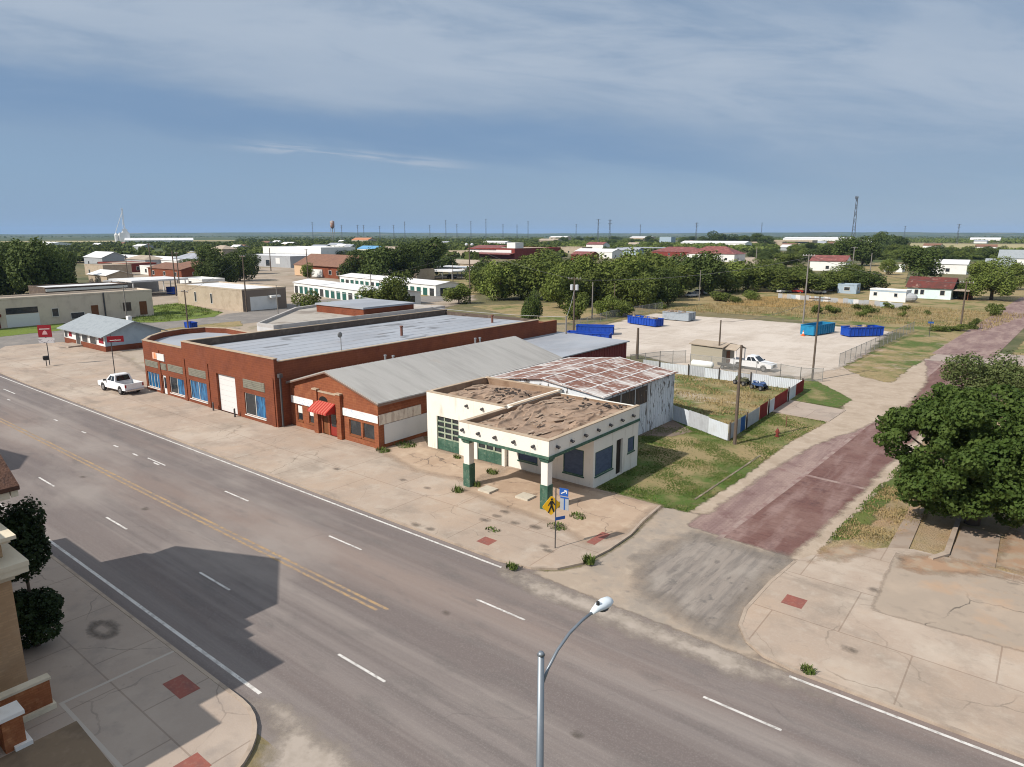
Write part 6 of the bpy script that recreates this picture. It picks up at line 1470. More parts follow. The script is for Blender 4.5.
y_ = plate(rdiamond(dm), fr, .04, .055, 'diamond_plate', SY, ps)
def symbol(parts_, fr, name, mat, parent, d0=.058, d1=.064):
    m = MB()
    for outline in parts_:
        A = [fr(x, z, d0) for x, z in outline]; B = [fr(x, z, d1) for x, z in outline]; n = len(outline)
        m.face(A); m.face(B)
        for i in range(n): j = (i + 1) % n; m.face([A[i], A[j], B[j], B[i]])
    return m.build(name, mat, parent)
def limb(a, b, w0, w1):
    a = Vector(a); b = Vector(b); d = (b - a).normalized(); n_ = Vector((-d.y, d.x))
    return [tuple(a + n_ * w0), tuple(a - n_ * w0), tuple(b - n_ * w1), tuple(b + n_ * w1)]
head = [(.02 + .075 * math.cos(2 * PI * k / 12), .38 + .075 * math.sin(2 * PI * k / 12)) for k in range(12)]
symbol([head, limb((.0, .29), (.0, -.04), .085, .07), limb((.02, -.03), (.16, -.42), .055, .045), limb((-.02, -.03), (-.2, -.42), .055, .045), limb((.05, .26), (.22, .0), .04, .03), limb((-.05, .26), (-.22, .03), .04, .03)], fr, 'walking_figure', BLKP, y_)
SB = M('sign_blue', (.02, .09, .33), rough=.5)
fr2 = plate_frame((0.1, .08, 3.0), R(12))
b1 = plate([(.1, .35), (.65, .35), (.65, .82), (.1, .82)], fr2, .02, .035, 'blue_plate', SB, ps)
symbol([limb((.2, .48), (.54, .68), .03, .03), limb((.4, .7), (.56, .69), .025, .02), limb((.54, .52), (.56, .69), .025, .02)], fr2, 'arrow', WHITEP, b1, .038, .043)
w1 = plate([(.15, -.5), (.68, -.5), (.68, .32), (.15, .32)], fr2, .02, .035, 'white_plate', GREYW, ps)
symbol([[(.38, -.5), (.46, -.5), (.46, .2), (.38, .2)], [(.16, .2), (.67, .2), (.67, .3), (.16, .3)]], fr2, 'blue_stripe', SB, w1, .038, .043)
fr3 = plate_frame((0.05, 0, 1.86), R(64))
b3 = plate([(-.05, -.1), (.6, -.1), (.6, .1), (-.05, .1)], fr3, -.02, -.005, 'arrow_plate', SB, ps)
# office signs
def post_sign(label, px, by, ty, boards, yaw, r=.06):
    x, y = P(px, by); h = HT(px, by, ty)
    t = thing('sign_post', label, 'sign', (x, y, 0.0)); m = MB(); m.tube([(0, 0, 0), (0, 0, h)], r, 8); m.build('post', STEEL, t)
    for (w, z0, z1, mat, nm, sh) in boards:
        f_ = plate_frame((0, 0, 0), yaw); p = plate([(-w / 2 + sh, z0), (w / 2 + sh, z0), (w / 2 + sh, z1), (-w / 2 + sh, z1)], f_, .07, .14, nm, mat, t)
        if nm == 'red_board':
            c = sh if w < 2 else sh - w / 2 + .3; zz = (z0 + z1) / 2 - .1
            symbol([[(c - .2 * (z1 - z0), zz - .22 * (z1 - z0)), (c + .2 * (z1 - z0), zz - .22 * (z1 - z0)), (c + .12 * (z1 - z0), zz + .04 * (z1 - z0)), (c, zz + .12 * (z1 - z0)), (c - .12 * (z1 - z0), zz + .02 * (z1 - z0))]], f_, 'emblem', M('emblem_pale', (.6, .36, .36), rough=.6), p, .145, .155)
            if w < 2: symbol([[(sh - .65, z1 - .6), (sh + .65, z1 - .6), (sh + .65, z1 - .5), (sh - .65, z1 - .5)]], f_, 'white_line', OFFWHITE, p, .145, .155)
    return t
WLINE = M('board_faded_lines', (.62, .6, .6), [((.16, .14, .15), 3.2, .55, .6, .8, (.6, .6, 2.2))], rough=.7)
post_sign('square red sign above a white board on the corner lot', 50, 366, 326, [(1.7, 4.15, 5.85, REDS, 'red_board', 0), (2.0, 3.3, 4.0, WLINE, 'white_board', .1)], R(52))
post_sign('long low red sign on a post near the white pickup', 115, 374.5, 334, [(1.95, 4.35, 5.15, REDS, 'red_board', .55)], R(62))
mbx = thing('parcel_box', 'short dark post with box beside the square red sign', 'post', (*P(47, 367), 0))
m = MB(); m.tube([(0, 0, 0), (0, 0, 1.0)], .06, 8); m.build('post', STEEL, mbx)
m = MB(); m.box(-.22, .22, -.3, .3, 1.0, 1.4); m.tube([(0, -.3, 1.4), (0, .3, 1.4)], .21, 10); m.build('box', BLKP, mbx)
for px, py, lab in [(525.5, 497.5, 'pale square concrete pad beside the right canopy column'), (488, 490.5, 'pale square concrete pad beside the left canopy column')]:
    x, y = P(px, py, .12); m = MB(); m.box(x - .55, x + .55, y - .5, y + .5, .1205, .26); tag(m.build('pump_pad', M('pad_pale', (.5, .46, .38), [((.36, .32, .26), 3, .5, .7, .6)], rough=.9)), lab, 'concrete pad')
hy = thing('fire_hydrant', 'small rusty red hydrant on the lawn rim', 'hydrant', (*P(777, 437), .02))
m = MB(); m.tube([(0, 0, 0), (0, 0, .1), (0, 0, .101), (0, 0, .6), (0, 0, .72), (0, 0, .8)], [.2, .2, .13, .13, .1, .03], 12); m.tube([(-.22, 0, .48), (.22, 0, .48)], .07, 8); m.build('body', M('hydrant_red', (.17, .035, .025), rough=.6), hy)
m = MB(); m.tube([(0, 0, .8), (0, 0, .88)], .04, 6); m.build('cap', STEEL, hy)
sp = thing('marker_post', 'thin rusty marker post at the lawn corner by the concrete slab', 'post', (*P(786, 427), .02))
m = MB(); m.tube([(0, 0, 0), (0, 0, 1.0)], .05, 8); m.tube([(0, 0, 1.0), (0, 0, 1.06)], [.07, .03], 8); m.build('post', M('rust_post', (.16, .08, .05), rough=.9), sp)
tg = post_sign('small street name post at the back street corner', 929, 337, 319, [(.9, 2.5, 2.8, SB, 'name_plate', 0)], R(20), .05)
# ================================================================ VEGETATION
def leafmat(name, c, c2, c3):
    m = M(name, c, [(c2, .55, .42, .62, .85), (c3, 1.7, .54, .72, .7)], rough=.7, spec=.2)
    nt, b, cur, src = m_nodes[name]; N = nt.nodes; L = nt.links
    oi = N.new('ShaderNodeObjectInfo'); hs = N.new('ShaderNodeHueSaturation')
    mr = N.new('ShaderNodeMapRange'); mr.inputs['To Min'].default_value = .75; mr.inputs['To Max'].default_value = 1.3
    L.new(oi.outputs['Random'], mr.inputs['Value']); L.new(mr.outputs[0], hs.inputs['Value']); L.new(cur, hs.inputs['Color'])
    L.new(hs.outputs[0], b.inputs['Base Color'])
    tl = N.new('ShaderNodeBsdfTranslucent'); L.new(hs.outputs[0], tl.inputs['Color'])
    ms = N.new('ShaderNodeMixShader'); ms.inputs[0].default_value = .22
    L.new(b.outputs[0], ms.inputs[1]); L.new(tl.outputs[0], ms.inputs[2]); L.new(ms.outputs[0], N['Material Output'].inputs['Surface'])
    return m
LEAF_MID = leafmat('leaf_mid', (.098, .13, .026), (.15, .18, .04), (.055, .08, .017))
LEAF_DARK = leafmat('leaf_dark', (.058, .085, .02), (.09, .12, .028), (.032, .052, .012))
LEAF_NEAR = leafmat('leaf_near', (.05, .086, .015), (.09, .132, .028), (.024, .048, .01))
LEAF_GREY = leafmat('leaf_grey', (.085, .115, .035), (.125, .15, .055), (.045, .065, .018))
LEAF_BRIGHT = leafmat('leaf_bright', (.12, .16, .03), (.17, .2, .045), (.05, .08, .015))
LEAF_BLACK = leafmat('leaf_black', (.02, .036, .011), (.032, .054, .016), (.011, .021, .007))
BARK = M('bark', (.1, .075, .055), [((.06, .045, .035), 3, .45, .65, .8, (3, 3, .6))], rough=.95)

def leaf_mesh(name, mat, lobes, n, size, seed, zs=1.0):
    """leaf faces spread through the volume of a set of lobes (cx, cy, cz, rx, ry, rz)"""
    g = np.random.default_rng(seed)
    w = np.array([l[3] * l[4] + l[4] * l[5] for l in lobes]); w = w / w.sum()
    li = g.choice(len(lobes), n, p=w); Lb = np.array(lobes)[li]
    d = g.normal(size=(n, 3)); d /= np.linalg.norm(d, axis=1)[:, None]
    rr = g.uniform(.45, 1.0, n) ** .45 * g.normal(1, .07, n)
    c = Lb[:, :3] + d * Lb[:, 3:] * rr[:, None]
    nrm = d * .9 + g.normal(size=(n, 3)) * .55; nrm[:, 2] += .25; nrm /= np.linalg.norm(nrm, axis=1)[:, None]
    t = np.cross(nrm, g.normal(size=(n, 3))); t /= np.linalg.norm(t, axis=1)[:, None]; bt = np.cross(nrm, t)
    s = size * g.uniform(.55, 1.35, n)[:, None]
    e = g.uniform(.5, .9, n)[:, None]
    V = np.stack([c - t * s, c + bt * s * e + nrm * s * .15, c + t * s, c - bt * s * e + nrm * s * .15], 1).reshape(-1, 3)
    if zs != 1.0:
        V = V.reshape(n, 4, 3); cc = c[:, None, :]; V = np.concatenate([V[:, :, :2], cc[:, :, 2:] + (V[:, :, 2:] - cc[:, :, 2:]) * zs], 2).reshape(-1, 3)
    F = np.arange(4 * n).reshape(n, 4)
    me = bpy.data.meshes.new(name)
    me.vertices.add(4 * n); me.vertices.foreach_set('co', V.astype(np.float32).ravel())
    me.loops.add(4 * n); me.loops.foreach_set('vertex_index', F.ravel().astype(np.int32))
    me.polygons.add(n); me.polygons.foreach_set('loop_start', np.arange(0, 4 * n, 4, dtype=np.int32)); me.polygons.foreach_set('loop_total', np.full(n, 4, np.int32))
    me.materials.append(mat); me.update(calc_edges=True); me.validate()
    return me
def crown_lobes(seed, n=14, rx=1.0, rz=.5, cz=.58, lr=(.28, .48)):
    r = random.Random(seed); out = [(0, 0, cz, rx * .55, rx * .55, rz * .7)]
    for k in range(n):
        a = 2 * PI * k / n * 1.618 + r.uniform(-.3, .3); q = r.uniform(.35, .78); z = cz + rz * r.uniform(-.75, .8); f = math.sqrt(max(.1, 1 - ((z - cz) / rz) ** 2))
        s = r.uniform(*lr); out.append((rx * q * f * math.cos(a), rx * q * f * math.sin(a), z, rx * s, rx * s * r.uniform(.8, 1.2), rz * s * 1.35))
    return out
def trunk_mesh(seed, h=.45, r=.05, limbs=5):
    q = random.Random(seed); m = MB()
    m.tube([(0, 0, -.03), (q.uniform(-.02, .02), q.uniform(-.02, .02), h * .5), (q.uniform(-.04, .04), 0, h)], [r * 1.3, r, r * .7], 8)
    for k in range(limbs):
        a = 2 * PI * k / limbs + q.uniform(-.4, .4); m.tube([(0, 0, h * q.uniform(.45, .85)), (.25 * math.cos(a), .25 * math.sin(a), h + .1), (.5 * math.cos(a), .5 * math.sin(a), h + q.uniform(.15, .35))], [r * .6, r * .4, r * .15], 6)
    return m
PROTO = {}
def proto(kind, mat, nvar, cnt, size, **kw):
    PROTO[kind] = []
    for v in range(nvar):
        nm = {'bush': 'bush'}.get(kind.split('_')[0], 'tree')
        t = thing(nm, 'x', 'tree' if nm == 'tree' else 'bush')
        tr_ = trunk_mesh(100 + v, kw.get('h', .45), kw.get('r', .045), 5).build('trunk', BARK, t)
        me = leaf_mesh(kind, mat, crown_lobes(v * 7 + hash_(kind), **{k: w for k, w in kw.items() if k in ("n", "rx", "rz", "cz", "lr")}), cnt, size, v + 3, .55)
        c = bpy.data.objects.new('crown', me); col.objects.link(c); c.parent = t
        PROTO[kind].append([t, False])
def hash_(s): return sum(ord(c) * (i + 1) for i, c in enumerate(s)) % 97
proto('round', LEAF_MID, 5, 6000, .052, n=16, rz=.46, cz=.55)
proto('dark', LEAF_DARK, 4, 6000, .052, n=15, rz=.48, cz=.54)
proto('bright', LEAF_BRIGHT, 3, 4500, .055, n=13, rz=.46, cz=.54)
proto('spread', LEAF_MID, 1, 16000, .03, n=22, rz=.46, cz=.56, lr=(.2, .36))
proto('bush_low', LEAF_MID, 3, 2000, .075, n=9, rz=.5, cz=.45, h=.25)
proto('bush_grey', LEAF_GREY, 2, 5000, .036, n=9, rz=.5, cz=.45, h=.25)
def plant(kind, px, by, ty, wpx, label, cat=None, group=None, loc=None):
    v = rnd.randrange(len(PROTO[kind])); t, used = PROTO[kind][v]
    x, y = loc or P(px, by); h = HT(px, by, ty)
    f = (Vector((x, y, -CAMZ))).dot(FW); rad = wpx / 2 * f / FPX * .98
    if not used: PROTO[kind][v][1] = True; o = t
    else: o = dup(t, (0, 0, 0))
    o.location = (x, y, 0); o.rotation_euler = (0, 0, rnd.uniform(0, 6.28)); o.scale = (rad * rnd.uniform(.9, 1.15), rad * rnd.uniform(.9, 1.15), h * rnd.uniform(.84, 1.02))
    o['label'] = label
    if cat: o['category'] = cat
    if group: o['group'] = group
    elif 'group' in o: del o['group']
    return o
G1 = 'dark trees at the left edge'; G2 = 'trees of the green grove behind the gravel lot'; G3 = 'dark trees between the hall and the carports'
for px, by, ty, w in [(6, 299, 251, 46), (34, 299, 246, 50), (62, 297, 248, 40), (18, 294, 249, 40), (50, 292, 246, 40), (-14, 300, 250, 50), (70, 287, 254, 22), (30, 287, 246, 46), (2, 288, 250, 40)]:
    plant('dark', px, by, ty, w, 'broad dark tree in the clump behind the tan row building', None, G1)
for px, by, ty, w in [(204, 284, 260, 26), (222, 285, 253, 34), (240, 281, 250, 32), (192, 272, 258, 22), (212, 276, 250, 34), (236, 271, 248, 30), (250, 274, 252, 24)]:
    plant('dark', px, by, ty, w, 'dark tree left of the factory buildings', None, 'dark trees left of the factory')
plant('bright', 311, 318, 288, 36, 'leafy tree in front of the front storage row')
plant('bush_low', 338, 318, 300, 36, 'low bush right of the leafy tree by the storage row', 'bush')
plant('round', 397, 310, 274, 40, 'tall rounded tree at the right end of the storage rows')
plant('round', 374, 310, 287, 36, 'lower shrubby tree left of the tall one by the storage rows')
plant('round', 308, 278, 264, 16, 'small dark tree before the brown roofed hall')
plant('round', 459, 304, 281, 27, 'small round tree standing alone before the floodlight pole')
plant('dark', 531, 326, 294, 23, 'dark upright shrub behind the maroon shed')
for px, by, ty, w in [(352, 283, 254, 30), (378, 284, 250, 44), (402, 283, 246, 42), (428, 277, 240, 46), (360, 272, 252, 30), (446, 272, 252, 30), (415, 270, 244, 36), (340, 264, 250, 26), (388, 268, 248, 40), (412, 280, 256, 30)]:
    plant('dark', px, by, ty, w, 'dark tree in the mass between the brown roofed hall and the carports', None, G3)
grove = [(498, 300, 258, 44), (486, 286, 256, 36), (522, 299, 252, 56), (548, 300, 254, 56), (575, 302, 258, 52), (602, 304, 256, 56), (630, 302, 254, 56), (655, 300, 255, 52), (678, 297, 257, 46), (702, 295, 256, 50), (726, 292, 258, 48), (748, 291, 262, 42), (512, 290, 256, 50), (540, 288, 252, 52), (568, 290, 255, 50),
         (596, 290, 256, 52), (624, 290, 253, 52), (650, 288, 253, 50), (676, 286, 255, 50), (704, 284, 258, 46), (730, 282, 260, 40), (640, 308, 270, 40), (662, 306, 270, 34), (615, 306, 268, 44), (560, 308, 270, 40), (586, 306, 266, 44), (480, 294, 266, 26), (765, 288, 264, 40), (752, 284, 262, 36)]
for px, by, ty, w in grove: plant(rnd.choice(['round', 'round', 'bright', 'dark', 'round']), px, by, ty, w, 'spreading green tree in the dense grove behind the gravel lot', None, G2)
for px, by, ty, w, lab in [(577, 320, 293, 24, 'round bush left of the leaning guy pole'), (612, 317, 296, 28, 'bright bush behind the rubbish bin, right of the guy pole'), (600, 316, 300, 16, 'small bright bush between two larger ones by the weedy strip'), (625, 316, 300, 22, 'bush touching the grove by the weedy strip')]:
    plant('bright' if 'bright' in lab else 'bush_low', px, by, ty, w, lab, 'bush')
for px, by, ty, w in [(783, 292, 266, 46), (808, 293, 272, 50), (834, 291, 270, 42), (782, 284, 264, 36), (800, 283, 262, 30), (766, 272, 258, 34), (786, 268, 254, 34), (842, 290, 278, 24), (848, 283, 262, 34)]:
    plant('round', px, by, ty, w, 'green tree in the row behind the parked cars of the yard', None, 'trees behind the yard cars')
plant('dark', 867, 289.5, 270, 42, 'wide dark bush left of the trailer home')
plant('dark', 919, 279, 252, 46, 'dark round tree behind the rusty roofed house')
plant('spread', 991, 300, 254, 66, 'big spreading tree right of the rusty roofed house')
plant('dark', 958, 299, 283, 22, 'dark bush under the porch of the rusty roofed house', 'bush')
plant('round', 888, 275, 259, 18, 'little lone tree on the dry field above the trailer home')
plant('round', 1014, 290, 264, 24, 'tree beside the dark slate roofed shed')
for px, by, ty, w in [(826, 264, 247, 34), (845, 266, 240, 36), (862, 266, 239, 34), (838, 258, 243, 30), (812, 262, 250, 30)]:
    plant('dark', px, by, ty, w, 'tall dark tree above the white two window house', None, 'dark trees above the white house')
for px, by, ty, w in [(880, 252, 234.5, 20), (891, 251, 235.5, 20), (900, 252, 238, 18)]:
    plant('dark', px, by, ty, w, 'dark conifer like tree beside the tall narrow white house', None, 'dark trees by the narrow white house')
for px, by, ty, w in [(718, 246, 231, 30), (735, 246, 234, 26), (752, 246.5, 234, 24), (706, 246, 236, 20), (765, 247, 236, 18)]:
    plant('dark', px, by, ty, w, 'dark tree on the skyline above the red hipped roofs', None, 'skyline trees above the red roofs')
r2 = random.Random(21)
for k in range(64):
    px = 868 + k * 2.6 + r2.uniform(-2, 2); by = r2.uniform(254.5, 261); plant('round' if k % 3 else 'dark', px, by, by - r2.uniform(6, 11), r2.uniform(12, 20), 'tree in the long hedge line under the far pale field', None, 'trees of the far hedge line')
for k in range(34):
    px = 752 + r2.uniform(0, 66); by = r2.uniform(250, 262); plant('round' if k % 2 else 'dark', px, by, by - r2.uniform(5, 9), r2.uniform(9, 18), 'tree between the dirt road and the school blocks', None, 'trees by the dirt road')
for k in range(60):
    px = r2.uniform(560, 700); by = r2.uniform(241.5, 254)
    plant('round' if k % 2 else 'dark', px, by, by - r2.uniform(3, 7), r2.uniform(8, 17), 'tree among the scattered roofs beyond the grove', None, 'trees among the far roofs')
for k in range(26):
    px = r2.uniform(470, 560); by = r2.uniform(243, 247.5)
    plant('round', px, by, by - r2.uniform(4, 6), r2.uniform(9, 15), 'tree behind the large red store', None, 'trees behind the red store')
# field bushes
for px, by, ty, w in [(817, 314, 303, 16), (832, 313, 304, 18), (857, 310, 303, 12), (870, 313, 304, 18), (889, 309, 302, 14), (905, 311, 305, 12), (862, 317, 309, 12), (928, 315, 310, 8), (902, 317, 311, 8), (994, 316, 303, 16), (972, 329, 319, 14), (958, 331, 324, 18), (940, 331, 325, 22), (720, 301, 290, 26), (750, 300, 290, 20), (735, 303, 296, 14), (660, 309, 300, 16), (1000, 310, 304, 10)]:
    plant('bush_low', px, by, ty, w, 'low green bush on the dry field', 'bush', 'low bushes on the dry field')
plant('bush_grey', 964, 397, 340, 76, 'feathery grey green shrub behind the big dark tree', 'shrub')
plant('bush_grey', 1012, 402, 352, 62, 'olive shrub behind the big dark tree at the right edge', 'shrub')
plant('bush_low', 1022, 345, 300, 44, 'green tree cut by the right edge beside the far brick street') if False else None
# leftover prototypes not used are removed
for k in PROTO:
    for t, used in PROTO[k]:
        if not used:
            for c in list(t.children): bpy.data.objects.remove(c)
            bpy.data.objects.remove(t)

# the big tree on the right
bt = thing('tree', 'big dense dark green tree spreading over the verge of the brick street', 'tree', (-2.6, 51.0, 0))
tm = MB(); rb = random.Random(4)
tm.tube([(0, 0, -.1), (.1, 0, .8), (0, .1, 2.0), (-.2, 0, 3.4)], [.5, .38, .34, .26], 12)
for k in range(9):
    a = 2 * PI * k / 9 + rb.uniform(-.2, .2); z = rb.uniform(1.6, 3.2); e = rb.uniform(3.2, 4.6)
    tm.tube([(0, 0, z), (1.6 * math.cos(a), 1.6 * math.sin(a), z + 1.2), (e * math.cos(a), e * math.sin(a), z + rb.uniform(.8, 3.5))], [.2, .13, .05], 8)
tm.build('trunk', BARK, bt, True)
lob = []
for k in range(120):          # lobes spread evenly over a broad dome whose skirt nearly touches the ground
    u = (k + .5) / 120; ph = math.acos(1 - 2 * u); th = k * 2.39996 + rb.uniform(-.25, .25); f = rb.uniform(.6, .98)
    z = 5.2 + 4.6 * math.cos(ph) * f
    if z < 1.0: continue
    s = rb.uniform(.55, 1.4); lob.append((6.1 * math.sin(ph) * math.cos(th) * f, 5.9 * math.sin(ph) * math.sin(th) * f, z, s, s, s * .7))
for k in range(16): lob.append((rb.uniform(-3.4, 3.4), rb.uniform(-3.4, 3.4), rb.uniform(2.2, 7.5), 1.8, 1.8, 1.5))
cm = leaf_mesh('big_crown', LEAF_NEAR, lob, 76000, .135, 9)
c = bpy.data.objects.new('crown', cm); col.objects.link(c); c.parent = bt; bt.scale = (.95, .95, .94)
# dark shrubs by the civic hall
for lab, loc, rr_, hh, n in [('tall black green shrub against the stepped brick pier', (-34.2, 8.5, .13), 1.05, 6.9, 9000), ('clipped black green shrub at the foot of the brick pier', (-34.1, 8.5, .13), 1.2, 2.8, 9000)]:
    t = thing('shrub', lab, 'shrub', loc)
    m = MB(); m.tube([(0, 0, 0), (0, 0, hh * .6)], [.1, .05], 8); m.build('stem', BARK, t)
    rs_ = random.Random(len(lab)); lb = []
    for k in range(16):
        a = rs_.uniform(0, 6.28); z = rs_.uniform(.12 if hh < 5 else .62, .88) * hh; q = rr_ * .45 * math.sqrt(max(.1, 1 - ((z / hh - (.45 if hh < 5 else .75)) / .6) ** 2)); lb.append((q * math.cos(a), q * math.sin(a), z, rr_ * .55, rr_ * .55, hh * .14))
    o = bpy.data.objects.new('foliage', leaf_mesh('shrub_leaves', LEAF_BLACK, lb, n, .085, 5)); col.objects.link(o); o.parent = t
# weeds in the pavement cracks, each a tuft of blades
WEED = M('weed_green', (.07, .11, .02), [((.12, .15, .035), 2, .45, .65, .8), ((.2, .16, .07), 4, .56, .7, .6)], rough=.8)
def weed(label, px, py, rad, h, n=60, z=.12):
    x, y = P(px, py, z); m = MB(); r = random.Random(int(px * 7 + py))
    for k in range(n):
        a = r.uniform(0, 6.28); q = rad * math.sqrt(r.random()); bx_, by_ = q * math.cos(a), q * math.sin(a) * .8; l = h * r.uniform(.5, 1.1); w = .035; tx, ty_ = r.gauss(0, .3) * h, r.gauss(0, .3) * h; ca, sa = math.cos(a + 1), math.sin(a + 1)
        m.face([(bx_ - w * ca, by_ - w * sa, 0), (bx_ + w * ca, by_ + w * sa, 0), (bx_ + tx * .6 + w * ca, by_ + ty_ * .6 + w * sa, l * .7), (bx_ + tx, by_ + ty_, l)])
    o = m.build('weed', WEED); o.location = (x, y, z); tag(o, label, 'weed', 'weeds in the pavement')
for a in [('weed tuft on the kerb left of the crossing sign', 512, 568, .35, .3, 110), ('weed tuft in the kerb right of the crossing sign', 589, 563, .32, .5, 130), ('weed beside the left edge of the first bay door', 458, 491.5, .45, .4, 70), ('weed clump in front of the second bay door', 492, 473, .5, .35, 90),
          ('weed at the foot of the left canopy column', 476, 486, .4, .4, 60), ('weed line in the crack left of the crossing sign', 557, 527, .7, .22, 110), ('weed line in the crack beyond the crossing sign', 578, 517, .6, .22, 100), ('weed on the kerb of the eastern pavement', 808, 672, .3, .32, 70), ('weed before the first bay door', 457, 458, .35, .35, 50),
          ('weed line in the crack near the red tactile plate', 493, 530, .5, .15, 60), ('weed by the white panel at the brick eatery corner', 383, 451, .7, .3, 120), ('weed strip under the white panel of the eatery', 405, 445, 1.2, .28, 200)]: weed(*a)
# grass blades: lawn, yard, verge
def blades(name, label, poly, n, h, mat, seed):
    g = np.random.default_rng(seed); poly = np.array(poly); x0, y0 = poly.min(0); x1, y1 = poly.max(0)
    q = np.stack([g.uniform(x0, x1, n * 3), g.uniform(y0, y1, n * 3)], 1); ins = np.zeros(len(q), bool)
    for i in range(len(poly)):
        a = poly[i]; b = poly[(i + 1) % len(poly)]; cond = (a[1] > q[:, 1]) != (b[1] > q[:, 1])
        with np.errstate(divide='ignore', invalid='ignore'): ins ^= cond & (q[:, 0] < a[0] + (q[:, 1] - a[1]) * (b[0] - a[0]) / (b[1] - a[1]))
    fld = np.sin(q[:, 0] * 1.1 + np.sin(q[:, 1] * .8) * 2) + np.sin(q[:, 1] * 1.4 + 1.3 * np.sin(q[:, 0] * .6)) + g.normal(0, .9, len(q))
    q = q[ins & (fld > .1)][:n]; m_ = len(q); c = np.concatenate([q, np.full((m_, 1), .02)], 1)
    a = g.uniform(0, 6.28, m_); w = .05; d = np.stack([np.cos(a), np.sin(a), 0 * a], 1) * w; l = h * g.uniform(.4, 1.2, m_)
    tip = c + np.concatenate([g.normal(0, .35, (m_, 2)) * h, l[:, None]], 1)
    V = np.stack([c - d, c + d, tip], 1).reshape(-1, 3)
    me = bpy.data.meshes.new(name); me.from_pydata(V.tolist(), [], np.arange(3 * m_).reshape(-1, 3).tolist()); me.materials.append(mat)
    o = bpy.data.objects.new(name, me); col.objects.link(o); tag(o, label, 'grass', kind='stuff')
BLG = M('blade_green', (.07, .115, .02), [((.11, .14, .03), .5, .45, .62, .8), ((.3, .23, .12), .8, .54, .66, .8)], rough=.9)
BLD = M('blade_dry', (.3, .225, .11), [((.2, .16, .07), .4, .45, .65, .8), ((.09, .11, .03), .6, .56, .66, .8)], rough=.9)
blades('grass', 'short mown grass of the lawn beside the filling station', lawn, 26000, .09, BLG, 1)
blades('grass', 'rough dry grass inside the tin fence', [(-29, 62.6), (-22.2, 59.4), (-24.8, 90.2), (-40, 88), (-40, 70)], 9000, .22, BLD, 2)
blades('grass', 'dry grass on the verge under the big tree', [(-9.2, 42), (-7.9, 62), (-6, 62), (-5, 50), (-6.3, 44)], 5000, .15, BLD, 3)
blades('grass', 'green weeds along the brick street verge', [(-9.3, 42), (-8.5, 62), (-7.9, 62), (-8.6, 44)], 1500, .14, WEED, 4)
blades('grass', 'tall dry grass of the field beyond the gravel lot', [P(660, 311), P(770, 316), P(900, 325), P(985, 331), P(1030, 315), P(900, 306), P(760, 298)], 16000, .7, BLD, 5)
blades('grass', 'long bright grass beside the tan row building', [P(129, 323), P(150, 306), P(180, 303), P(223, 312.5), P(160, 322.5)], 6000, .4, M('blade_bright', (.12, .16, .03), [((.07, .1, .02), .3, .45, .65, .8)], rough=.9), 6)
# far woods that read as one mass: clumps of leaf faces on the ground between the fields
def far_wood(label, n, test, dmin, dmax, pxr, seed, mat, hr=(4, 8), per=26):
    g = np.random.default_rng(seed); r = random.Random(seed); Vs = []
    k = 0
    while k < n:
        u = r.random(); d = 1 / (1 / dmax + (1 / dmin - 1 / dmax) * u) if r.random() < .8 else r.uniform(dmin, dmax); px = r.uniform(*pxr)
        ay = YAW - math.atan((px - CX) / FPX * math.cos(PITCH)) ; x, y = -math.sin(ay) * d, math.cos(ay) * d
        if not test(px, d, x, y, r): k += .2; continue
        k += 1
        h = r.uniform(*hr); rad = h * r.uniform(.55, .95)
        dd = g.normal(size=(per, 3)); dd /= np.linalg.norm(dd, axis=1)[:, None]; dd[:, 2] = np.abs(dd[:, 2]) * 1.0 - .25
        c = np.array([x, y, h * .45]) + dd * np.array([rad, rad, h * .55]) * g.uniform(.6, 1.05, (per, 1))
        nrm = dd + g.normal(size=(per, 3)) * .45; nrm /= np.linalg.norm(nrm, axis=1)[:, None]
        t = np.cross(nrm, g.normal(size=(per, 3))); t /= np.linalg.norm(t, axis=1)[:, None]; b = np.cross(nrm, t); s = rad * g.uniform(.22, .45, (per, 1))
        Vs.append(np.stack([c - t * s, c + b * s * .8, c + t * s, c - b * s * .8], 1).reshape(-1, 3))
    V = np.concatenate(Vs); m_ = len(V) // 4; F = np.arange(4 * m_)
    me = bpy.data.meshes.new('wood'); me.vertices.add(4 * m_); me.vertices.foreach_set('co', V.astype(np.float32).ravel()); me.loops.add(4 * m_); me.loops.foreach_set('vertex_index', F.astype(np.int32))
    me.polygons.add(m_); me.polygons.foreach_set('loop_start', np.arange(0, 4 * m_, 4, dtype=np.int32)); me.polygons.foreach_set('loop_total', np.full(m_, 4, np.int32)); me.materials.append(mat); me.update(calc_edges=True)
    o = bpy.data.objects.new('far_wood', me); col.objects.link(o); tag(o, label, 'wood', kind='stuff')
BOXES = []
for o in list(col.objects):
    if o.type == 'EMPTY' and o.parent is None and o.location.length > 250 and o.get('category') not in ('tree', 'pylon', 'bush', 'pole', 'car'):
        BOXES.append((o.location.x, o.location.y))
def clear(x, y, d):
    for bx_, by_ in BOXES:
        if d - 12 < math.hypot(bx_, by_) + 40 and abs(math.atan2(bx_, by_) - math.atan2(x, y)) < 24 / d and d < math.hypot(bx_, by_) + 25 and d > math.hypot(bx_, by_) - 130: return False
    return True
def rowy(d): return HOR + CAMZ * FPX / (d * math.cos(PITCH) ** 2) * 1.0
def t_left(px, d, x, y, r):
    ry = rowy(d)
    if px < 236 and 237.6 < ry < 244: return False
    if 60 < px < 215 and 250.5 < ry < 258: return False
    if px < 330 and ry > 259: return False
    if px > 330 and ry > 262: return False
    return clear(x, y, d)
far_wood('dark green wood spreading behind the town toward the left horizon', 9000, t_left, 470, 2100, (-20, 565), 31, LEAF_MID, per=22)
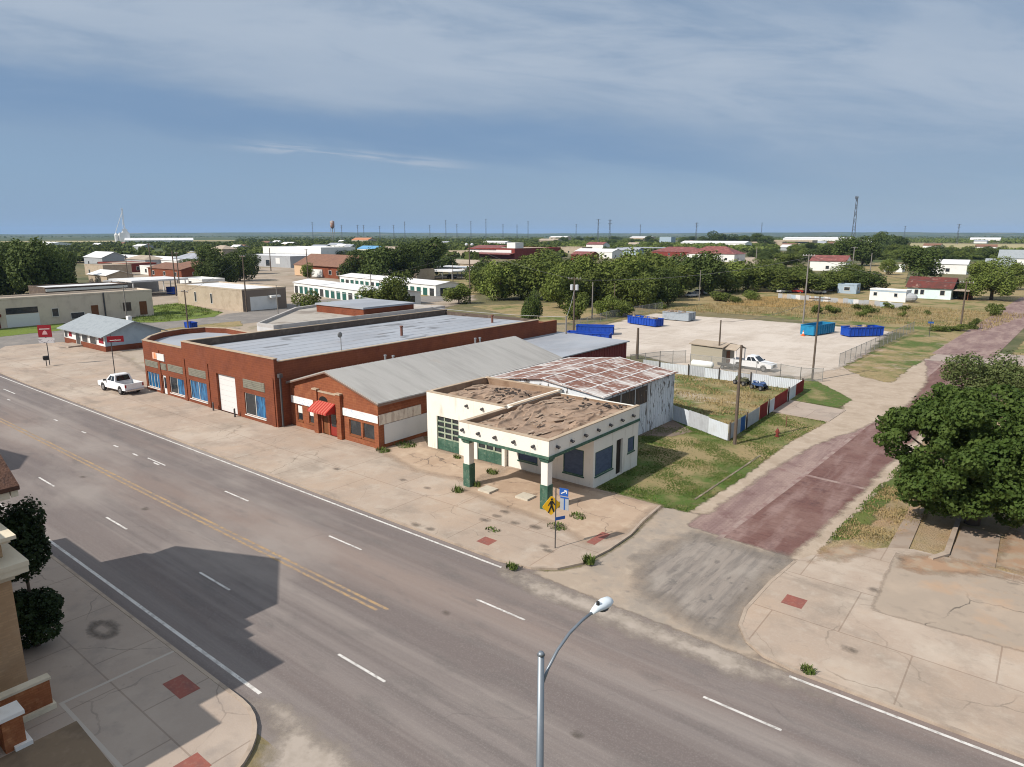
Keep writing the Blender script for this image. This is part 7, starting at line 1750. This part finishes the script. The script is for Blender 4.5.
def t_right(px, d, x, y, r):
    ry = rowy(d)
    if px > 870 and 242 < ry < 251: return False
    if 630 < px < 700 and 240.5 < ry < 245: return False
    if ry > 250 and not (px > 560): return False
    if ry > 252: return False
    return clear(x, y, d)
far_wood('scattered scrub woods toward the right horizon', 8000, t_right, 700, 2600, (555, 1060), 32, LEAF_MID, (3.5, 7), per=26)
def t_any(px, d, x, y, r): return r.random() < .75
far_wood('thin lines of scrub along the horizon plain', 2200, lambda px, d, x, y, r: (math.sin(d * .006 + px * .01) > -.2) and not (px > 870 and d < 2500) and not (px < 236 and d < 3600), 2200, 7000, (-20, 1060), 33, LEAF_MID, (4, 8), per=14)
# ================================================================ SKY, SUN, CAMERA
EL = R(40.5); SAZ = math.atan2(-0.33, -0.944)          # azimuth measured from +Y toward +X: behind the camera, a little left
sdir = Vector((math.sin(SAZ) * math.cos(EL), math.cos(SAZ) * math.cos(EL), math.sin(EL)))
w = bpy.data.worlds.new('World'); scene.world = w; w.use_nodes = True
nt = w.node_tree; N = nt.nodes; L = nt.links
sky = N.new('ShaderNodeTexSky'); sky.sky_type = 'NISHITA'; sky.sun_disc = False; sky.sun_elevation = EL; sky.sun_rotation = SAZ % (2 * PI)
sky.air_density = 1.0; sky.dust_density = .35; sky.ozone_density = 2.5
tc = N.new('ShaderNodeTexCoord')
def vdot(vec):
    n = N.new('ShaderNodeVectorMath'); n.operation = 'DOT_PRODUCT'; n.inputs[1].default_value = vec; L.new(tc.outputs['Generated'], n.inputs[0]); return n.outputs['Value']
def mth(op, a, b=None, c=None):
    n = N.new('ShaderNodeMath'); n.operation = op
    for k, v in enumerate((a, b, c)):
        if v is None: continue
        if isinstance(v, (int, float)): n.inputs[k].default_value = v
        else: L.new(v, n.inputs[k])
    return n.outputs[0]
# compass coordinates of the sky: a = bearing tangent about the street diagonal, z = height; cloud bands dip toward the east
va = vdot((math.cos(R(38.5)), math.sin(R(38.5)), 0)); vb = mth('MAXIMUM', vdot((-math.sin(R(38.5)), math.cos(R(38.5)), 0)), .15); vz = vdot((0, 0, 1))
a_ = mth('DIVIDE', va, vb); zt = mth('DIVIDE', vz, vb)
w_ = mth('MULTIPLY_ADD', a_, .09, zt)
def nz(sa, sw, off, det=6, dist=.3, rough=.55):
    cb = N.new('ShaderNodeCombineXYZ'); L.new(mth('MULTIPLY', a_, sa), cb.inputs[0]); L.new(mth('MULTIPLY', w_, sw), cb.inputs[1]); cb.inputs[2].default_value = off
    no = N.new('ShaderNodeTexNoise'); no.inputs['Scale'].default_value = 1; no.inputs['Detail'].default_value = det; no.inputs['Roughness'].default_value = rough; no.inputs['Distortion'].default_value = dist
    L.new(cb.outputs[0], no.inputs['Vector']); return no.outputs['Fac']
def ss(v, lo, hi, to0=0, to1=1):
    mr = N.new('ShaderNodeMapRange'); mr.interpolation_type = 'SMOOTHSTEP'; mr.inputs['From Min'].default_value = lo; mr.inputs['From Max'].default_value = hi; mr.inputs['To Min'].default_value = to0; mr.inputs['To Max'].default_value = to1
    L.new(v, mr.inputs['Value']); return mr.outputs[0]
def mixc(f, a, b):
    mx = N.new('ShaderNodeMix'); mx.data_type = 'RGBA'
    if isinstance(f, (int, float)): mx.inputs['Factor'].default_value = f
    else: L.new(f, mx.inputs['Factor'])
    for nm, v in (('A', a), ('B', b)):
        if isinstance(v, tuple): mx.inputs[nm].default_value = (*v, 1)
        else: L.new(v, mx.inputs[nm])
    return mx.outputs['Result']
big = nz(1.7, 7, 3.1, 5, .5); mid = nz(3.2, 16, 8.4, 8, .6, .6); fine = nz(5, 34, 1.7, 8, .5, .6)
wv = mth('MULTIPLY_ADD', mth('SUBTRACT', big, .5), .16, w_)           # wavy band height
base = mixc(.8, sky.outputs[0], (1.4, 2.2, 3.45))
lowpale = ss(w_, -.03, .09, 1, 0)
cur = mixc(mth('MULTIPLY', lowpale, .6), base, (1.75, 2.6, 3.75))
veil = ss(wv, -.02, .19)                                                  # grey veil thickening upward
cur = mixc(mth('MULTIPLY', veil, .65), cur, (1.85, 2.45, 3.3))
bright = mth('MULTIPLY', ss(wv, .12, .24), ss(mid, .22, .62))          # broad pale band
bright = mth('MULTIPLY', bright, ss(wv, .26, .42, 1, .45))
cur = mixc(mth('MULTIPLY', bright, .8), cur, (3.1, 3.65, 4.4))
cur = mixc(mth('MULTIPLY', mth('MULTIPLY', ss(fine, .45, .75), ss(w_, .06, .2)), .24), cur, (3.4, 3.9, 4.6))
wisp = mth('MULTIPLY', mth('MULTIPLY', ss(w_, .075, .085), ss(w_, .098, .088)), mth('MULTIPLY', ss(nz(5, 90, 4.4, 6, .5), .47, .6), mth('MULTIPLY', ss(a_, -.45, -.3), ss(a_, -.02, -.14))))
cur = mixc(mth('MULTIPLY', wisp, .6), cur, (3.4, 3.8, 4.4))
dark = mth('MULTIPLY', mth('MULTIPLY', ss(wv, .085, .135), ss(wv, .185, .14)), ss(a_, .5, .1))
cur = mixc(mth('MULTIPLY', dark, .42), cur, (.95, 1.85, 3.3))
cur = mixc(mth('MULTIPLY', ss(vz, .33, .7), .9), cur, (4.3, 4.7, 5.2))       # unseen overhead sky, brightened to raise the ambient light
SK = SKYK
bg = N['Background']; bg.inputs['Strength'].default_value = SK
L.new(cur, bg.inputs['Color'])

sd = bpy.data.lights.new('Sun', 'SUN'); sd.energy = SUNE; sd.angle = R(.6); sd.color = (1.0, .925, .835)
so = bpy.data.objects.new('Sun', sd); col.objects.link(so); so.rotation_euler = (-sdir).to_track_quat('-Z', 'Y').to_euler(); so.location = (0, 0, 60)

# the air: thin even haze over the whole plain
if HAZE > 0:
    m = MB(); m.box(-16000, 16000, -16000, 16000, -1.9, 145)
    hz = bpy.data.materials.new('haze_air'); hz.use_nodes = True; n_ = hz.node_tree; n_.nodes.remove(n_.nodes['Principled BSDF'])
    pv = n_.nodes.new('ShaderNodeVolumePrincipled'); pv.inputs['Density'].default_value = HAZE; pv.inputs['Color'].default_value = (.38, .6, 1.0, 1); pv.inputs['Anisotropy'].default_value = 0.0
    n_.links.new(pv.outputs[0], n_.nodes['Material Output'].inputs['Volume'])
    o = m.build('haze', hz); o['kind'] = 'stuff'

cam = bpy.data.cameras.new('Camera'); co = bpy.data.objects.new('Camera', cam); col.objects.link(co); scene.camera = co
cam.sensor_width = 36; cam.sensor_fit = 'HORIZONTAL'; cam.lens = 36 * FPX / 1024
cam.clip_start = .5; cam.clip_end = 60000
co.location = (0, 0, CAMZ)
rot = Matrix((RT, UP, -FW)).transposed(); co.rotation_euler = rot.to_euler()
vs = scene.view_settings; vs.view_transform = 'Standard'; vs.look = 'None'; vs.gamma = 1; vs.exposure = EXPO
try: scene.cycles.filter_width = 1.05; scene.cycles.volume_bounces = 1; scene.cycles.max_bounces = 6; scene.cycles.transparent_max_bounces = 24
except Exception: pass
